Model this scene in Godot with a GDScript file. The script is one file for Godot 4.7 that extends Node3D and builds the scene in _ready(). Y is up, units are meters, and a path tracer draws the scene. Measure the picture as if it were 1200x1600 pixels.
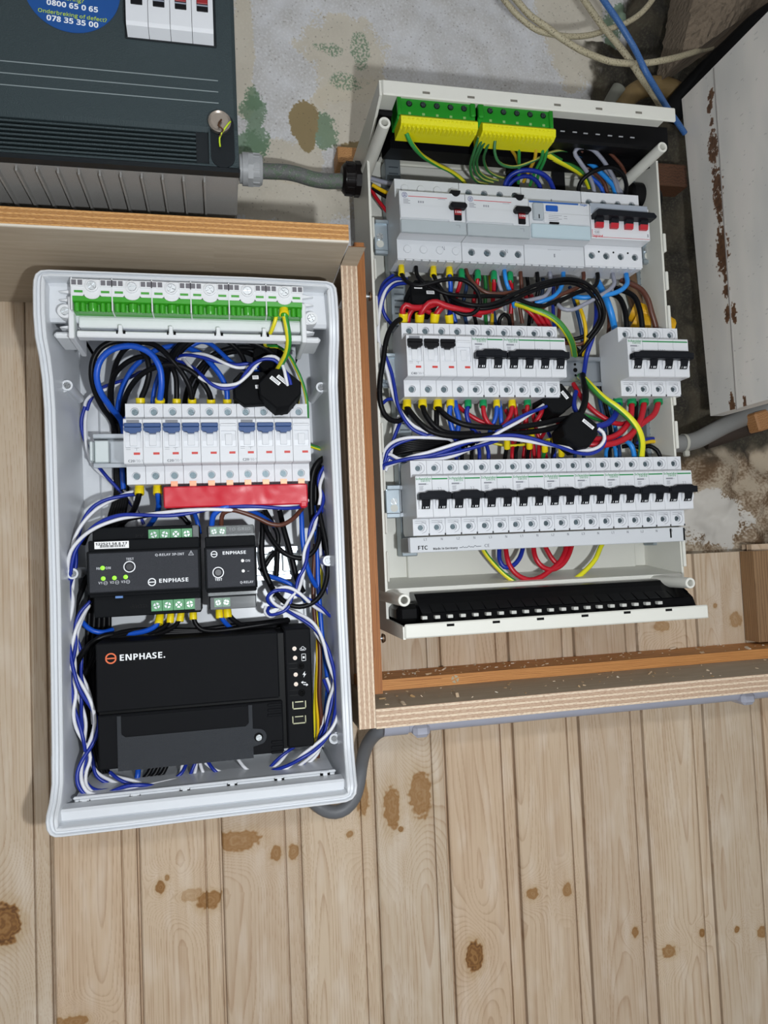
extends Node3D
# A meter cupboard in a basement: two open distribution boxes on a plank wall.
# Lengths in metres. The eye stands at CAM; P(x, y, d) is the point of the plane d metres in front of the eye's plane, parallel to the wall, seen at x, y of the 1200 x 1600 frame.

const FOCAL := 1150.0
const CAM := Vector3(0, 1.5, 0)
const RT := Vector3(0.97616035, -0.04248339, 0.21285238)
const UPV := Vector3(0.03051127, 0.99777856, 0.05922005)
const FWD := Vector3(0.21489541, 0.05131387, -0.97528809)
const WALL := 0.84      # plank faces
const ROW := 0.747      # terminal faces of the breakers
const NOSE := 0.729     # noses of the breakers

var mats := {}
var counts := {}
var rng := RandomNumberGenerator.new()

func P(x: float, y: float, d: float) -> Vector3:
	var c: Vector3 = RT * ((x - 600.0) / FOCAL) + UPV * ((800.0 - y) / FOCAL) + FWD
	return CAM + c * (d / -c.z)

# ------------------------------------------------------------------ mesh building
class MB:
	var v := PackedVector3Array()
	var n := PackedVector3Array()
	var uv := PackedVector2Array()
	var cl := PackedColorArray()
	var col := Color.WHITE
	var xf := Transform3D()
	func tri(a: Vector3, b: Vector3, c: Vector3, na: Vector3, nb: Vector3, nc: Vector3, ua := Vector2(), ub := Vector2(), uc := Vector2()) -> void:
		# given counter-clockwise from outside; Godot's front faces run clockwise
		v.append(xf * a); v.append(xf * c); v.append(xf * b)
		n.append((xf.basis * na).normalized()); n.append((xf.basis * nc).normalized()); n.append((xf.basis * nb).normalized())
		uv.append(ua); uv.append(uc); uv.append(ub)
		cl.append(col); cl.append(col); cl.append(col)
	func quad(a: Vector3, b: Vector3, c: Vector3, d: Vector3, uvs := []) -> void:
		var nn := (c - a).cross(d - b)
		if nn.length_squared() < 1e-18:
			return
		nn = nn.normalized()
		if uvs.is_empty():
			uvs = [Vector2(0, 0), Vector2(1, 0), Vector2(1, 1), Vector2(0, 1)]
		tri(a, b, c, nn, nn, nn, uvs[0], uvs[1], uvs[2])
		tri(a, c, d, nn, nn, nn, uvs[0], uvs[2], uvs[3])
	func oquad(a: Vector3, b: Vector3, c: Vector3, d: Vector3, mid: Vector3) -> void:
		if (c - a).cross(d - b).dot((a + b + c + d) / 4.0 - mid) < 0.0:
			quad(a, d, c, b)
		else:
			quad(a, b, c, d)
	func otri(a: Vector3, b: Vector3, c: Vector3, mid: Vector3) -> void:
		var nn := (b - a).cross(c - a).normalized()
		if nn.dot((a + b + c) / 3.0 - mid) < 0.0:
			tri(a, c, b, -nn, -nn, -nn)
		else:
			tri(a, b, c, nn, nn, nn)
	func box(lo: Vector3, hi: Vector3, ch := 0.0) -> void:
		var c := (lo + hi) / 2.0
		var h := (hi - lo).abs() / 2.0
		ch = minf(ch, minf(h.x, minf(h.y, h.z)) * 0.8)
		if ch <= 0.0:
			for ax in 3:
				var i := (ax + 1) % 3
				var j := (ax + 2) % 3
				for s in [-1.0, 1.0]:
					var q := []
					for e in [[-1, -1], [1, -1], [1, 1], [-1, 1]]:
						var p := Vector3()
						p[ax] = h[ax] * s
						p[i] = h[i] * e[0]
						p[j] = h[j] * e[1]
						q.append(c + p)
					oquad(q[0], q[1], q[2], q[3], c)
			return
		for ax in 3:
			var i := (ax + 1) % 3
			var j := (ax + 2) % 3
			for s in [-1.0, 1.0]:
				var q := []
				for e in [[-1, -1], [1, -1], [1, 1], [-1, 1]]:
					var p := Vector3()
					p[ax] = h[ax] * s
					p[i] = (h[i] - ch) * e[0]
					p[j] = (h[j] - ch) * e[1]
					q.append(c + p)
				oquad(q[0], q[1], q[2], q[3], c)
				for t in [-1.0, 1.0]:      # the edge between +-ax and +-i, running along j
					var e1 := Vector3()
					e1[ax] = h[ax] * s
					e1[i] = (h[i] - ch) * t
					var e2 := Vector3()
					e2[ax] = (h[ax] - ch) * s
					e2[i] = h[i] * t
					var l := Vector3()
					l[j] = h[j] - ch
					oquad(c + e1 - l, c + e1 + l, c + e2 + l, c + e2 - l, c)
		for sx in [-1.0, 1.0]:
			for sy in [-1.0, 1.0]:
				for sz in [-1.0, 1.0]:
					var s := Vector3(sx, sy, sz)
					otri(c + s * Vector3(h.x, h.y - ch, h.z - ch), c + s * Vector3(h.x - ch, h.y, h.z - ch), c + s * Vector3(h.x - ch, h.y - ch, h.z), c)
	func prism(poly: PackedVector2Array, z0: float, z1: float) -> void:
		# polygon in x, y drawn out from z0 to z1 (z1 > z0)
		if Geometry2D.is_polygon_clockwise(poly):
			poly = poly.duplicate()
			poly.reverse()
		var ix := Geometry2D.triangulate_polygon(poly)
		for k in range(0, ix.size(), 3):
			var a := poly[ix[k]]
			var b := poly[ix[k + 1]]
			var c := poly[ix[k + 2]]
			if (b - a).cross(c - a) < 0.0:
				var t := b
				b = c
				c = t
			tri(Vector3(a.x, a.y, z1), Vector3(b.x, b.y, z1), Vector3(c.x, c.y, z1), Vector3.BACK, Vector3.BACK, Vector3.BACK, a, b, c)
			tri(Vector3(a.x, a.y, z0), Vector3(c.x, c.y, z0), Vector3(b.x, b.y, z0), Vector3.FORWARD, Vector3.FORWARD, Vector3.FORWARD, a, c, b)
		for k in poly.size():
			var a := poly[k]
			var b := poly[(k + 1) % poly.size()]
			quad(Vector3(a.x, a.y, z0), Vector3(b.x, b.y, z0), Vector3(b.x, b.y, z1), Vector3(a.x, a.y, z1))
	func prism_x(poly: PackedVector2Array, x0: float, x1: float) -> void:
		# polygon in (z, y) drawn out along x
		var keep := xf
		xf = xf * Transform3D(Basis(Vector3(0, 0, 1), Vector3(0, 1, 0), Vector3(-1, 0, 0)), Vector3())
		prism(poly, -x1, -x0)
		xf = keep
	func lathe(prof: Array, seg := 20, smooth := true) -> void:
		# profile of (radius, z) turned about z, listed so that the outside lies to the left... orientation is found from the radius
		for k in prof.size() - 1:
			var a: Vector2 = prof[k]
			var b: Vector2 = prof[k + 1]
			var dn := Vector2(b.y - a.y, a.x - b.x)      # outward for profiles that run towards +z with the axis on the left
			if dn.length_squared() < 1e-16:
				continue
			dn = dn.normalized()
			for i in seg:
				var t0 := TAU * i / seg
				var t1 := TAU * (i + 1) / seg
				var c0 := Vector3(cos(t0), sin(t0), 0)
				var c1 := Vector3(cos(t1), sin(t1), 0)
				var n0 := c0 * dn.x + Vector3(0, 0, dn.y)
				var n1 := c1 * dn.x + Vector3(0, 0, dn.y)
				if not smooth:
					n0 = ((c0 + c1) / 2.0).normalized() * dn.x + Vector3(0, 0, dn.y)
					n1 = n0
				var p00 := c0 * a.x + Vector3(0, 0, a.y)
				var p10 := c1 * a.x + Vector3(0, 0, a.y)
				var p01 := c0 * b.x + Vector3(0, 0, b.y)
				var p11 := c1 * b.x + Vector3(0, 0, b.y)
				if b.x > 1e-7 or a.x > 1e-7:
					if a.x > 1e-7:
						tri(p00, p10, p11, n0, n1, n1)
					if b.x > 1e-7:
						tri(p00, p11, p01, n0, n1, n0)
	func tube(pts: PackedVector3Array, r: float, sides := 8, cols := [], twist := 0.0, caps := true) -> void:
		var m := pts.size()
		if m < 2:
			return
		var t0 := (pts[1] - pts[0]).normalized()
		var u := t0.cross(Vector3.UP if absf(t0.y) < 0.9 else Vector3.RIGHT).normalized()
		var rings := []
		var norms := []
		for k in m:
			var t := (pts[mini(k + 1, m - 1)] - pts[maxi(k - 1, 0)]).normalized()
			u = (u - t * u.dot(t)).normalized()
			var w := t.cross(u)
			var ring := []
			var nr := []
			for i in sides:
				var a := TAU * i / sides + twist * k
				var d := u * cos(a) + w * sin(a)
				nr.append(d)
				ring.append(pts[k] + d * r)
			rings.append(ring)
			norms.append(nr)
		for k in m - 1:
			for i in sides:
				var j := (i + 1) % sides
				if cols.size():
					col = cols[i % cols.size()]
				tri(rings[k][i], rings[k][j], rings[k + 1][j], norms[k][i], norms[k][j], norms[k + 1][j], Vector2(float(i) / sides, k), Vector2(float(i + 1) / sides, k), Vector2(float(i + 1) / sides, k + 1))
				tri(rings[k][i], rings[k + 1][j], rings[k + 1][i], norms[k][i], norms[k + 1][j], norms[k + 1][i], Vector2(float(i) / sides, k), Vector2(float(i + 1) / sides, k + 1), Vector2(float(i) / sides, k + 1))
		if caps:
			var ta := (pts[0] - pts[1]).normalized()
			var tb := (pts[m - 1] - pts[m - 2]).normalized()
			for i in range(1, sides - 1):
				tri(rings[0][0], rings[0][i + 1], rings[0][i], ta, ta, ta)
				tri(rings[m - 1][0], rings[m - 1][i], rings[m - 1][i + 1], tb, tb, tb)
	func plate_with_hole(w0: float, w1: float, h0: float, h1: float, z: float, c: Vector2, r: float, deep: float, seg := 20) -> void:
		# face in x, y at height z, with a round well
		var angs := []
		for i in seg:
			angs.append(TAU * i / seg)
		for cx in [w0, w1]:
			for cy in [h0, h1]:
				angs.append(fposmod(atan2(cy - c.y, cx - c.x), TAU))
		angs.sort()
		for k in angs.size():
			var a0: float = angs[k]
			var a1: float = angs[(k + 1) % angs.size()]
			if a1 < a0:
				a1 += TAU
			if a1 - a0 < 1e-5:
				continue
			var o := []
			var inn := []
			for a in [a0, a1]:
				var d := Vector2(cos(a), sin(a))
				var tx := 1e9 if absf(d.x) < 1e-6 else ((w1 if d.x > 0 else w0) - c.x) / d.x
				var ty := 1e9 if absf(d.y) < 1e-6 else ((h1 if d.y > 0 else h0) - c.y) / d.y
				var q := c + d * minf(tx, ty)
				o.append(Vector3(q.x, q.y, z))
				var e := c + d * r
				inn.append(Vector3(e.x, e.y, z))
			quad(inn[0], o[0], o[1], inn[1])
			var dz := Vector3(0, 0, -deep)
			quad(inn[0], inn[1], inn[1] + dz, inn[0] + dz)
			var cb := Vector3(c.x, c.y, z - deep)
			tri(cb, inn[0] + dz, inn[1] + dz, Vector3.BACK, Vector3.BACK, Vector3.BACK)
	func mesh() -> ArrayMesh:
		var m := ArrayMesh.new()
		var a := []
		a.resize(Mesh.ARRAY_MAX)
		a[Mesh.ARRAY_VERTEX] = v
		a[Mesh.ARRAY_NORMAL] = n
		a[Mesh.ARRAY_TEX_UV] = uv
		a[Mesh.ARRAY_COLOR] = cl
		m.add_surface_from_arrays(Mesh.PRIMITIVE_TRIANGLES, a)
		return m

# ------------------------------------------------------------------ nodes
func numbered(parent: Node, called: String) -> String:
	var key := str(parent.get_instance_id()) + called
	var k: int = counts.get(key, 0)
	counts[key] = k + 1
	return called if k == 0 else "%s_%03d" % [called, k]

func obj(called: String, what, m: Material, parent: Node3D = self) -> MeshInstance3D:
	var o := MeshInstance3D.new()
	o.mesh = what.mesh() if what is MB else what
	o.material_override = m
	o.name = numbered(parent, called)
	parent.add_child(o, true)
	return o

func thing(called: String, label: String, category: String, at := Vector3.ZERO, group := "") -> Node3D:
	var o := Node3D.new()
	o.name = numbered(self, called)
	add_child(o, true)
	o.position = at
	return tag(o, label, category, group)

func tag(o: Node3D, label: String, category: String, group := "") -> Node3D:
	o.set_meta("label", label)
	o.set_meta("category", category)
	if group:
		o.set_meta("group", group)
	return o

func structure(o: Node3D, label: String, category: String) -> Node3D:
	o.set_meta("kind", "structure")
	return tag(o, label, category)

func mat(key: String, c := Color.WHITE, rough := 0.5, metal := 0.0) -> StandardMaterial3D:
	if mats.has(key):
		return mats[key]
	var m := StandardMaterial3D.new()
	m.albedo_color = c
	m.roughness = rough
	m.metallic = metal
	if metal == 0.0 and c.get_luminance() < 0.16:
		m.metallic_specular = 0.26      # dull dark plastic
	mats[key] = m
	return m

func rgb(r: int, g: int, b: int) -> Color:
	return Color8(r, g, b)

func font(bold: bool) -> SystemFont:
	var f := SystemFont.new()
	f.font_names = PackedStringArray(["Droid Sans"])
	f.font_weight = 700 if bold else 400
	return f

var fonts := []
func words(parent: Node3D, called: String, s: String, h: float, at: Vector3, m: Material, bold := true, stretch := 1.0, tilt := 0.0) -> MeshInstance3D:
	# raised print, capitals h high, centred on at
	if fonts.is_empty():
		fonts = [font(false), font(true)]
	var t := TextMesh.new()
	t.text = s
	t.font = fonts[1 if bold else 0]
	t.font_size = 32
	t.pixel_size = h / 23.0
	t.depth = 0.0003
	t.curve_step = 4.0
	var o := obj(called, t, m, parent)
	o.position = at
	o.rotation.z = tilt
	o.scale = Vector3(stretch, 1, 1)
	return o

func noise(seed_: int, freq: float, octaves := 4) -> FastNoiseLite:
	var f := FastNoiseLite.new()
	f.seed = seed_
	f.noise_type = FastNoiseLite.TYPE_SIMPLEX_SMOOTH
	f.frequency = freq
	f.fractal_octaves = octaves
	return f

func grain_normal(key: String, freq: float, strength: float) -> NoiseTexture2D:
	if mats.has(key):
		return mats[key]
	var t := NoiseTexture2D.new()
	t.width = 256
	t.height = 256
	t.seamless = true
	t.as_normal_map = true
	t.bump_strength = strength
	t.noise = noise(key.hash() % 1000, freq)
	mats[key] = t
	return t

func textured(m: StandardMaterial3D, key: String, freq: float, strength: float, tiles: float) -> StandardMaterial3D:
	# fine relief on plastic, paint or plaster
	m.normal_enabled = true
	m.normal_texture = grain_normal(key, freq, strength)
	m.uv1_triplanar = true
	m.uv1_world_triplanar = true
	m.uv1_scale = Vector3.ONE * tiles
	return m

func picture(w: int, h: int, f: Callable) -> ImageTexture:
	var data := PackedByteArray()
	data.resize(w * h * 3)
	var k := 0
	for y in h:
		for x in w:
			var c: Color = f.call(x, y)
			data[k] = clampi(int(c.r * 255.0), 0, 255)
			data[k + 1] = clampi(int(c.g * 255.0), 0, 255)
			data[k + 2] = clampi(int(c.b * 255.0), 0, 255)
			k += 3
	return ImageTexture.create_from_image(Image.create_from_data(w, h, false, Image.FORMAT_RGB8, data))

func smooth(pts: PackedVector3Array, step := 0.006) -> PackedVector3Array:
	# Catmull-Rom through the points
	var out := PackedVector3Array()
	var m := pts.size()
	for k in m - 1:
		var a := pts[maxi(k - 1, 0)]
		var b := pts[k]
		var c := pts[k + 1]
		var d := pts[mini(k + 2, m - 1)]
		var steps := maxi(2, int(ceil((c - b).length() / step)))
		for i in steps:
			var t := float(i) / steps
			var l1 := maxf((b - a).length(), 1e-5)
			var l2 := maxf((c - b).length(), 1e-5)
			var l3 := maxf((d - c).length(), 1e-5)
			var m1 := ((b - a) / l1 + (c - b) / l2) * 0.5 * l2
			var m2 := ((c - b) / l2 + (d - c) / l3) * 0.5 * l2
			if k == 0:
				m1 = (c - b)
			if k == m - 2:
				m2 = (c - b)
			var t2 := t * t
			var t3 := t2 * t
			out.append(b * (2 * t3 - 3 * t2 + 1) + m1 * (t3 - 2 * t2 + t) + c * (-2 * t3 + 3 * t2) + m2 * (t3 - t2))
	out.append(pts[m - 1])
	return out

func pts_of(s: String, scale_d := 0.001) -> PackedVector3Array:
	# "x y d, x y d, ..." with d in millimetres; a point without d keeps the last one
	var out := PackedVector3Array()
	var d := 780.0
	for q in s.split(","):
		var f := q.strip_edges().split_floats(" ", false)
		if f.size() > 2:
			d = f[2]
		out.append(P(f[0], f[1], d * scale_d))
	return out

# ------------------------------------------------------------------ the place
func _ready() -> void:
	rng.seed = 7
	var cam := Camera3D.new()
	cam.name = "camera"
	cam.position = CAM
	cam.basis = Basis(RT, UPV, -FWD)
	cam.fov = rad_to_deg(2.0 * atan(800.0 / FOCAL))
	cam.near = 0.02
	add_child(cam)
	cam.current = true
	var env := Environment.new()
	env.background_mode = Environment.BG_COLOR
	env.background_color = Color(0.02, 0.02, 0.022)
	env.tonemap_mode = Environment.TONE_MAPPER_LINEAR
	env.tonemap_exposure = 0.94
	env.sdfgi_enabled = true
	env.ssao_enabled = true
	env.ssil_enabled = true
	var we := WorldEnvironment.new()
	we.name = "world"
	we.environment = env
	add_child(we)
	# the lamp that the photographer holds, a little right of and below the lens
	var flash := OmniLight3D.new()
	flash.name = "hand_lamp"
	flash.position = CAM + Vector3(0.11, -0.07, 0.01)
	flash.light_color = Color(0.965, 0.985, 1.0)
	flash.light_energy = 0.40
	flash.light_size = 0.012
	flash.omni_range = 8.0
	flash.omni_attenuation = 2.0
	flash.shadow_enabled = true
	add_child(flash)
	# added fill light, unseen, under the ceiling behind the photographer
	var area := AreaLight3D.new()
	area.name = "added_fill_light"
	area.area_size = Vector2(1.2, 0.3)
	area.position = Vector3(0.1, 2.42, 1.9)
	area.rotation = Vector3(-PI / 2, 0, 0)
	area.light_energy = 3.0
	area.light_color = Color(0.98, 0.99, 1.0)
	area.area_range = 8.0
	area.shadow_enabled = true
	add_child(area)

	palette()
	room()
	plank_wall()
	masonry()
	boards()
	meter_cabinet()
	left_box()
	right_box()
	left_devices()
	right_devices()
	outside_cables()
	left_wires()
	right_wires()

func palette() -> void:
	mat("lever_black", rgb(26, 28, 33), 0.35)
	mat("toggle_black", rgb(22, 22, 25), 0.4)
	mat("toggle_red", rgb(150, 28, 34), 0.4)
	mat("ink", rgb(84, 88, 98), 0.6)
	mat("ink_pale", rgb(140, 142, 150), 0.6)
	mat("print_white", rgb(240, 242, 245), 0.5)
	mat("copper_brown", rgb(96, 66, 46), 0.4, 0.6)

func room() -> void:
	var pl := textured(mat("room_plaster", rgb(206, 206, 206), 0.9), "plaster_relief", 0.03, 4.0, 2.0)
	var shells := {
		"wall_left": [Vector3(-1.7, 0, -1.0), Vector3(-1.55, 2.5, 2.4)],
		"wall_right": [Vector3(1.75, 0, -1.0), Vector3(1.9, 2.5, 2.4)],
		"wall_front": [Vector3(-1.7, 0, 2.4), Vector3(1.9, 2.5, 2.55)],
		"floor": [Vector3(-1.7, -0.12, -1.1), Vector3(1.9, 0, 2.55)],
		"ceiling": [Vector3(-1.7, 2.5, -1.1), Vector3(1.9, 2.62, 2.55)],
	}
	var says := {"wall_left": "plain plaster side wall of the basement at the left", "wall_right": "plain plaster side wall of the basement at the right", "wall_front": "plain plaster wall of the basement behind the viewer", "floor": "bare basement floor below the plank wall", "ceiling": "plain plaster ceiling of the basement"}
	for k in shells:
		var b := MB.new()
		b.box(shells[k][0], shells[k][1])
		structure(obj(k, b, mat("room_floor", rgb(198, 197, 195), 0.8) if k == "floor" else pl), says[k], "floor" if k == "floor" else "ceiling" if k == "ceiling" else "wall")
	var t := thing("added_fill_lamp", "long fill lamp added unseen behind the viewer", "lamp", Vector3(0.1, 2.5, 1.9))  # unseen panel added to lift the shade, goes with the fill light
	var h := MB.new()
	h.box(Vector3(-0.64, -0.05, -0.18), Vector3(0.64, 0, 0.18), 0.006)
	obj("housing", h, mat("fill_housing", rgb(230, 230, 226), 0.5), t)
	var g := MB.new()
	g.box(Vector3(-0.6, -0.062, -0.15), Vector3(0.6, -0.05, 0.15), 0.004)
	var gm := mat("fill_glow", rgb(255, 250, 240), 0.4)
	gm.emission_enabled = true
	gm.emission = Color(0.98, 0.99, 1.0)
	gm.emission_energy_multiplier = 1.5
	obj("diffuser", g, gm, t)

func wood_picture(seed_: int, w: int, h: int, base: Color, dark: Color, knots: Array, rings: float, contrast: float, wash := 0.0) -> ImageTexture:
	# boards run along y; knots are [x, y, rx, ry, strength] as shares of the width (x, rx, ry) and of the height (y)
	var n1 := noise(seed_, 0.9, 2)
	var n2 := noise(seed_ + 50, 1.0, 3)
	var n3 := noise(seed_ + 99, 1.0, 2)
	var asp := float(h) / w
	var cx := 0.35 + 0.3 * sin(seed_ * 1.7)
	var bow := 2.2 + sin(seed_ * 2.3)
	return picture(w, h, func(px, py):
		var x := float(px) / w
		var y := float(py) / w
		var g := (x - cx) * (x - cx) * bow + y * 0.022 * (1.0 if seed_ % 2 else -1.0) + n1.get_noise_2d(x * 1.2, y * 0.16) * 0.16
		var kn := 0.0
		var ring_k := 0.0
		for k in knots:
			var dx: float = (x - k[0]) / k[2]
			var dy: float = (y - k[1] * asp) / k[3]
			var r2 := dx * dx + dy * dy
			if r2 < 30.0:
				var e := n3.get_noise_2d(x * 9.0, y * 9.0) * 0.30
				g += exp(-r2 * 0.16) * 0.55
				var r := sqrt(r2) + e
				kn = maxf(kn, k[4] * clampf((1.15 - r) * 4.0, 0.0, 1.0) * (0.66 + 0.34 * smoothstep(0.7, 0.95, r) + 0.12 * sin(r * 13.0)))
				ring_k = maxf(ring_k, k[4] * 0.22 * clampf((1.9 - r), 0.0, 1.0))
		var f := fposmod(g * rings, 1.0)
		var line := pow(f, 4.5) * (1.0 - smoothstep(0.93, 1.0, f))
		var fib := n2.get_noise_2d(x * 70.0, y * 1.4)
		var band := n2.get_noise_2d(x * 16.0 + 40.0, y * 0.35)
		var c := base.lerp(dark, clampf(contrast * line + 0.16 * fib + 0.26 * band + 0.12 * n1.get_noise_2d(x * 2.0 + 9.0, y * 0.5), 0.0, 1.0))
		c = c.lightened(clampf(0.06 * fib + wash * n2.get_noise_2d(x * 3.0, y * 0.8), 0.0, 0.3))
		c = c.lerp(Color(0.58, 0.43, 0.22), ring_k * 1.3)
		c = c.lerp(Color(0.50, 0.31, 0.10).lerp(Color(0.24, 0.14, 0.06), clampf(kn * 2.6 - 1.7, 0.0, 0.85)), minf(kn * 1.1, 0.95))
		return c)

func plank_wall() -> void:
	# tongued planks, 85.7 mm apart: flat face, groove, narrow bead, gap
	var root := Node3D.new()
	root.name = "wall_back"
	add_child(root)
	structure(root, "pale whitewashed pine plank wall behind both boxes", "wall")
	var pitch := 0.08585
	var x_seam := -0.0975          # the seam left of the plank under the left box's middle
	var y_low := P(600, 1860, WALL).y
	var y_left := P(20, 466, WALL).y
	var y_right := P(1110, 864, WALL).y
	# knots as seen: x, y, half width, half height, strength
	var knots := [[4, 1444, 22, 26, 1.0], [250, 1386, 6, 9, 0.9], [260, 1371, 3, 4, 0.7], [326, 1407, 17, 12, 0.8], [300, 1398, 16, 9, 0.35], [370, 1313, 32, 14, 0.7], [431, 1333, 8, 10, 0.75], [458, 1330, 7, 11, 0.7],
		[546, 1303, 5, 5, 0.7], [565, 1244, 10, 26, 0.7], [612, 1262, 12, 30, 0.75], [656, 1240, 17, 34, 0.7], [626, 1295, 4, 4, 0.9], [741, 1494, 13, 22, 1.0], [832, 1396, 9, 9, 0.7], [886, 1390, 7, 11, 0.65],
		[992, 1456, 6, 8, 0.8], [1045, 1486, 12, 10, 0.7], [1097, 1457, 5, 6, 0.9], [1151, 1452, 5, 5, 0.9], [1190, 1456, 8, 9, 0.7], [1149, 968, 12, 12, 0.5], [1033, 978, 14, 9, 0.45], [1117, 946, 4, 4, 0.6], [118, 1596, 16, 8, 0.7], [92, 1596, 5, 6, 0.6]]
	var tones := [rgb(204, 181, 154), rgb(198, 176, 151), rgb(207, 186, 160), rgb(200, 181, 157), rgb(204, 179, 151)]
	for k in range(-5, 13):
		var x0 := x_seam + k * pitch
		var top := y_left if x0 < 0.1 else y_right
		if k >= 9:
			top = P(1190, 850, WALL).y
		var base: Color = tones[posmod(k, 5)]
		var m := StandardMaterial3D.new()
		var mine := []
		for q in knots:
			var kp := P(q[0], q[1], WALL)
			if kp.x > x0 - 0.01 and kp.x < x0 + pitch + 0.01:
				mine.append([(kp.x - x0) / pitch, (y_left - kp.y) / (y_left - y_low), q[2] * 0.00073 / pitch, q[3] * 0.00073 / pitch, q[4]])
		m.albedo_texture = wood_picture(k + 20, 112, int(112 * (y_left - y_low) / pitch), base, rgb(160, 126, 96), mine, 17.0 + posmod(k * 3, 7), 0.62, 0.26)
		m.roughness = 0.62
		var w := pitch
		# cross-section (x, depth behind the face)
		var prof := [Vector2(0.0, 0.009), Vector2(0.0008, 0.009), Vector2(0.0012, 0.0016), Vector2(0.0028, 0.0), Vector2(w * 0.772, 0.0), Vector2(w * 0.79, 0.0006), Vector2(w * 0.797, 0.0042), Vector2(w * 0.806, 0.0042), Vector2(w * 0.813, 0.0006), Vector2(w * 0.825, 0.0001), Vector2(w * 0.955, 0.0002), Vector2(w * 0.972, 0.0014), Vector2(w * 0.978, 0.009), Vector2(w * 0.9995, 0.009)]
		var b := MB.new()
		var tall := y_left - y_low
		for i in prof.size() - 1:
			var p: Vector2 = prof[i]
			var q: Vector2 = prof[i + 1]
			var v0 := (y_left - top) / tall
			var a0 := Vector3(x0 + p.x, y_low, -WALL - p.y)
			var a1 := Vector3(x0 + q.x, y_low, -WALL - q.y)
			b.quad(a0, a1, Vector3(a1.x, top, a1.z), Vector3(a0.x, top, a0.z), [Vector2(p.x / w, 1), Vector2(q.x / w, 1), Vector2(q.x / w, v0), Vector2(p.x / w, v0)])
			b.quad(Vector3(a0.x, top, a0.z), Vector3(a1.x, top, a1.z), Vector3(a1.x, top, -WALL - 0.018), Vector3(a0.x, top, -WALL - 0.018), [Vector2(p.x / w, v0), Vector2(q.x / w, v0), Vector2(q.x / w, v0 + 0.02), Vector2(p.x / w, v0 + 0.02)])
		b.quad(Vector3(x0, top, -WALL - 0.018), Vector3(x0 + w, top, -WALL - 0.018), Vector3(x0 + w, y_low, -WALL - 0.018), Vector3(x0, y_low, -WALL - 0.018))
		obj("plank", b, m, root)

func ell(p: Vector2, c: Vector2, rx: float, ry: float, wob: float) -> float:
	# 1 inside a ragged ellipse, 0 outside
	var d := Vector2((p.x - c.x) / rx, (p.y - c.y) / ry).length() + wob
	return clampf((1.05 - d) * 14.0, 0.0, 1.0)

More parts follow.
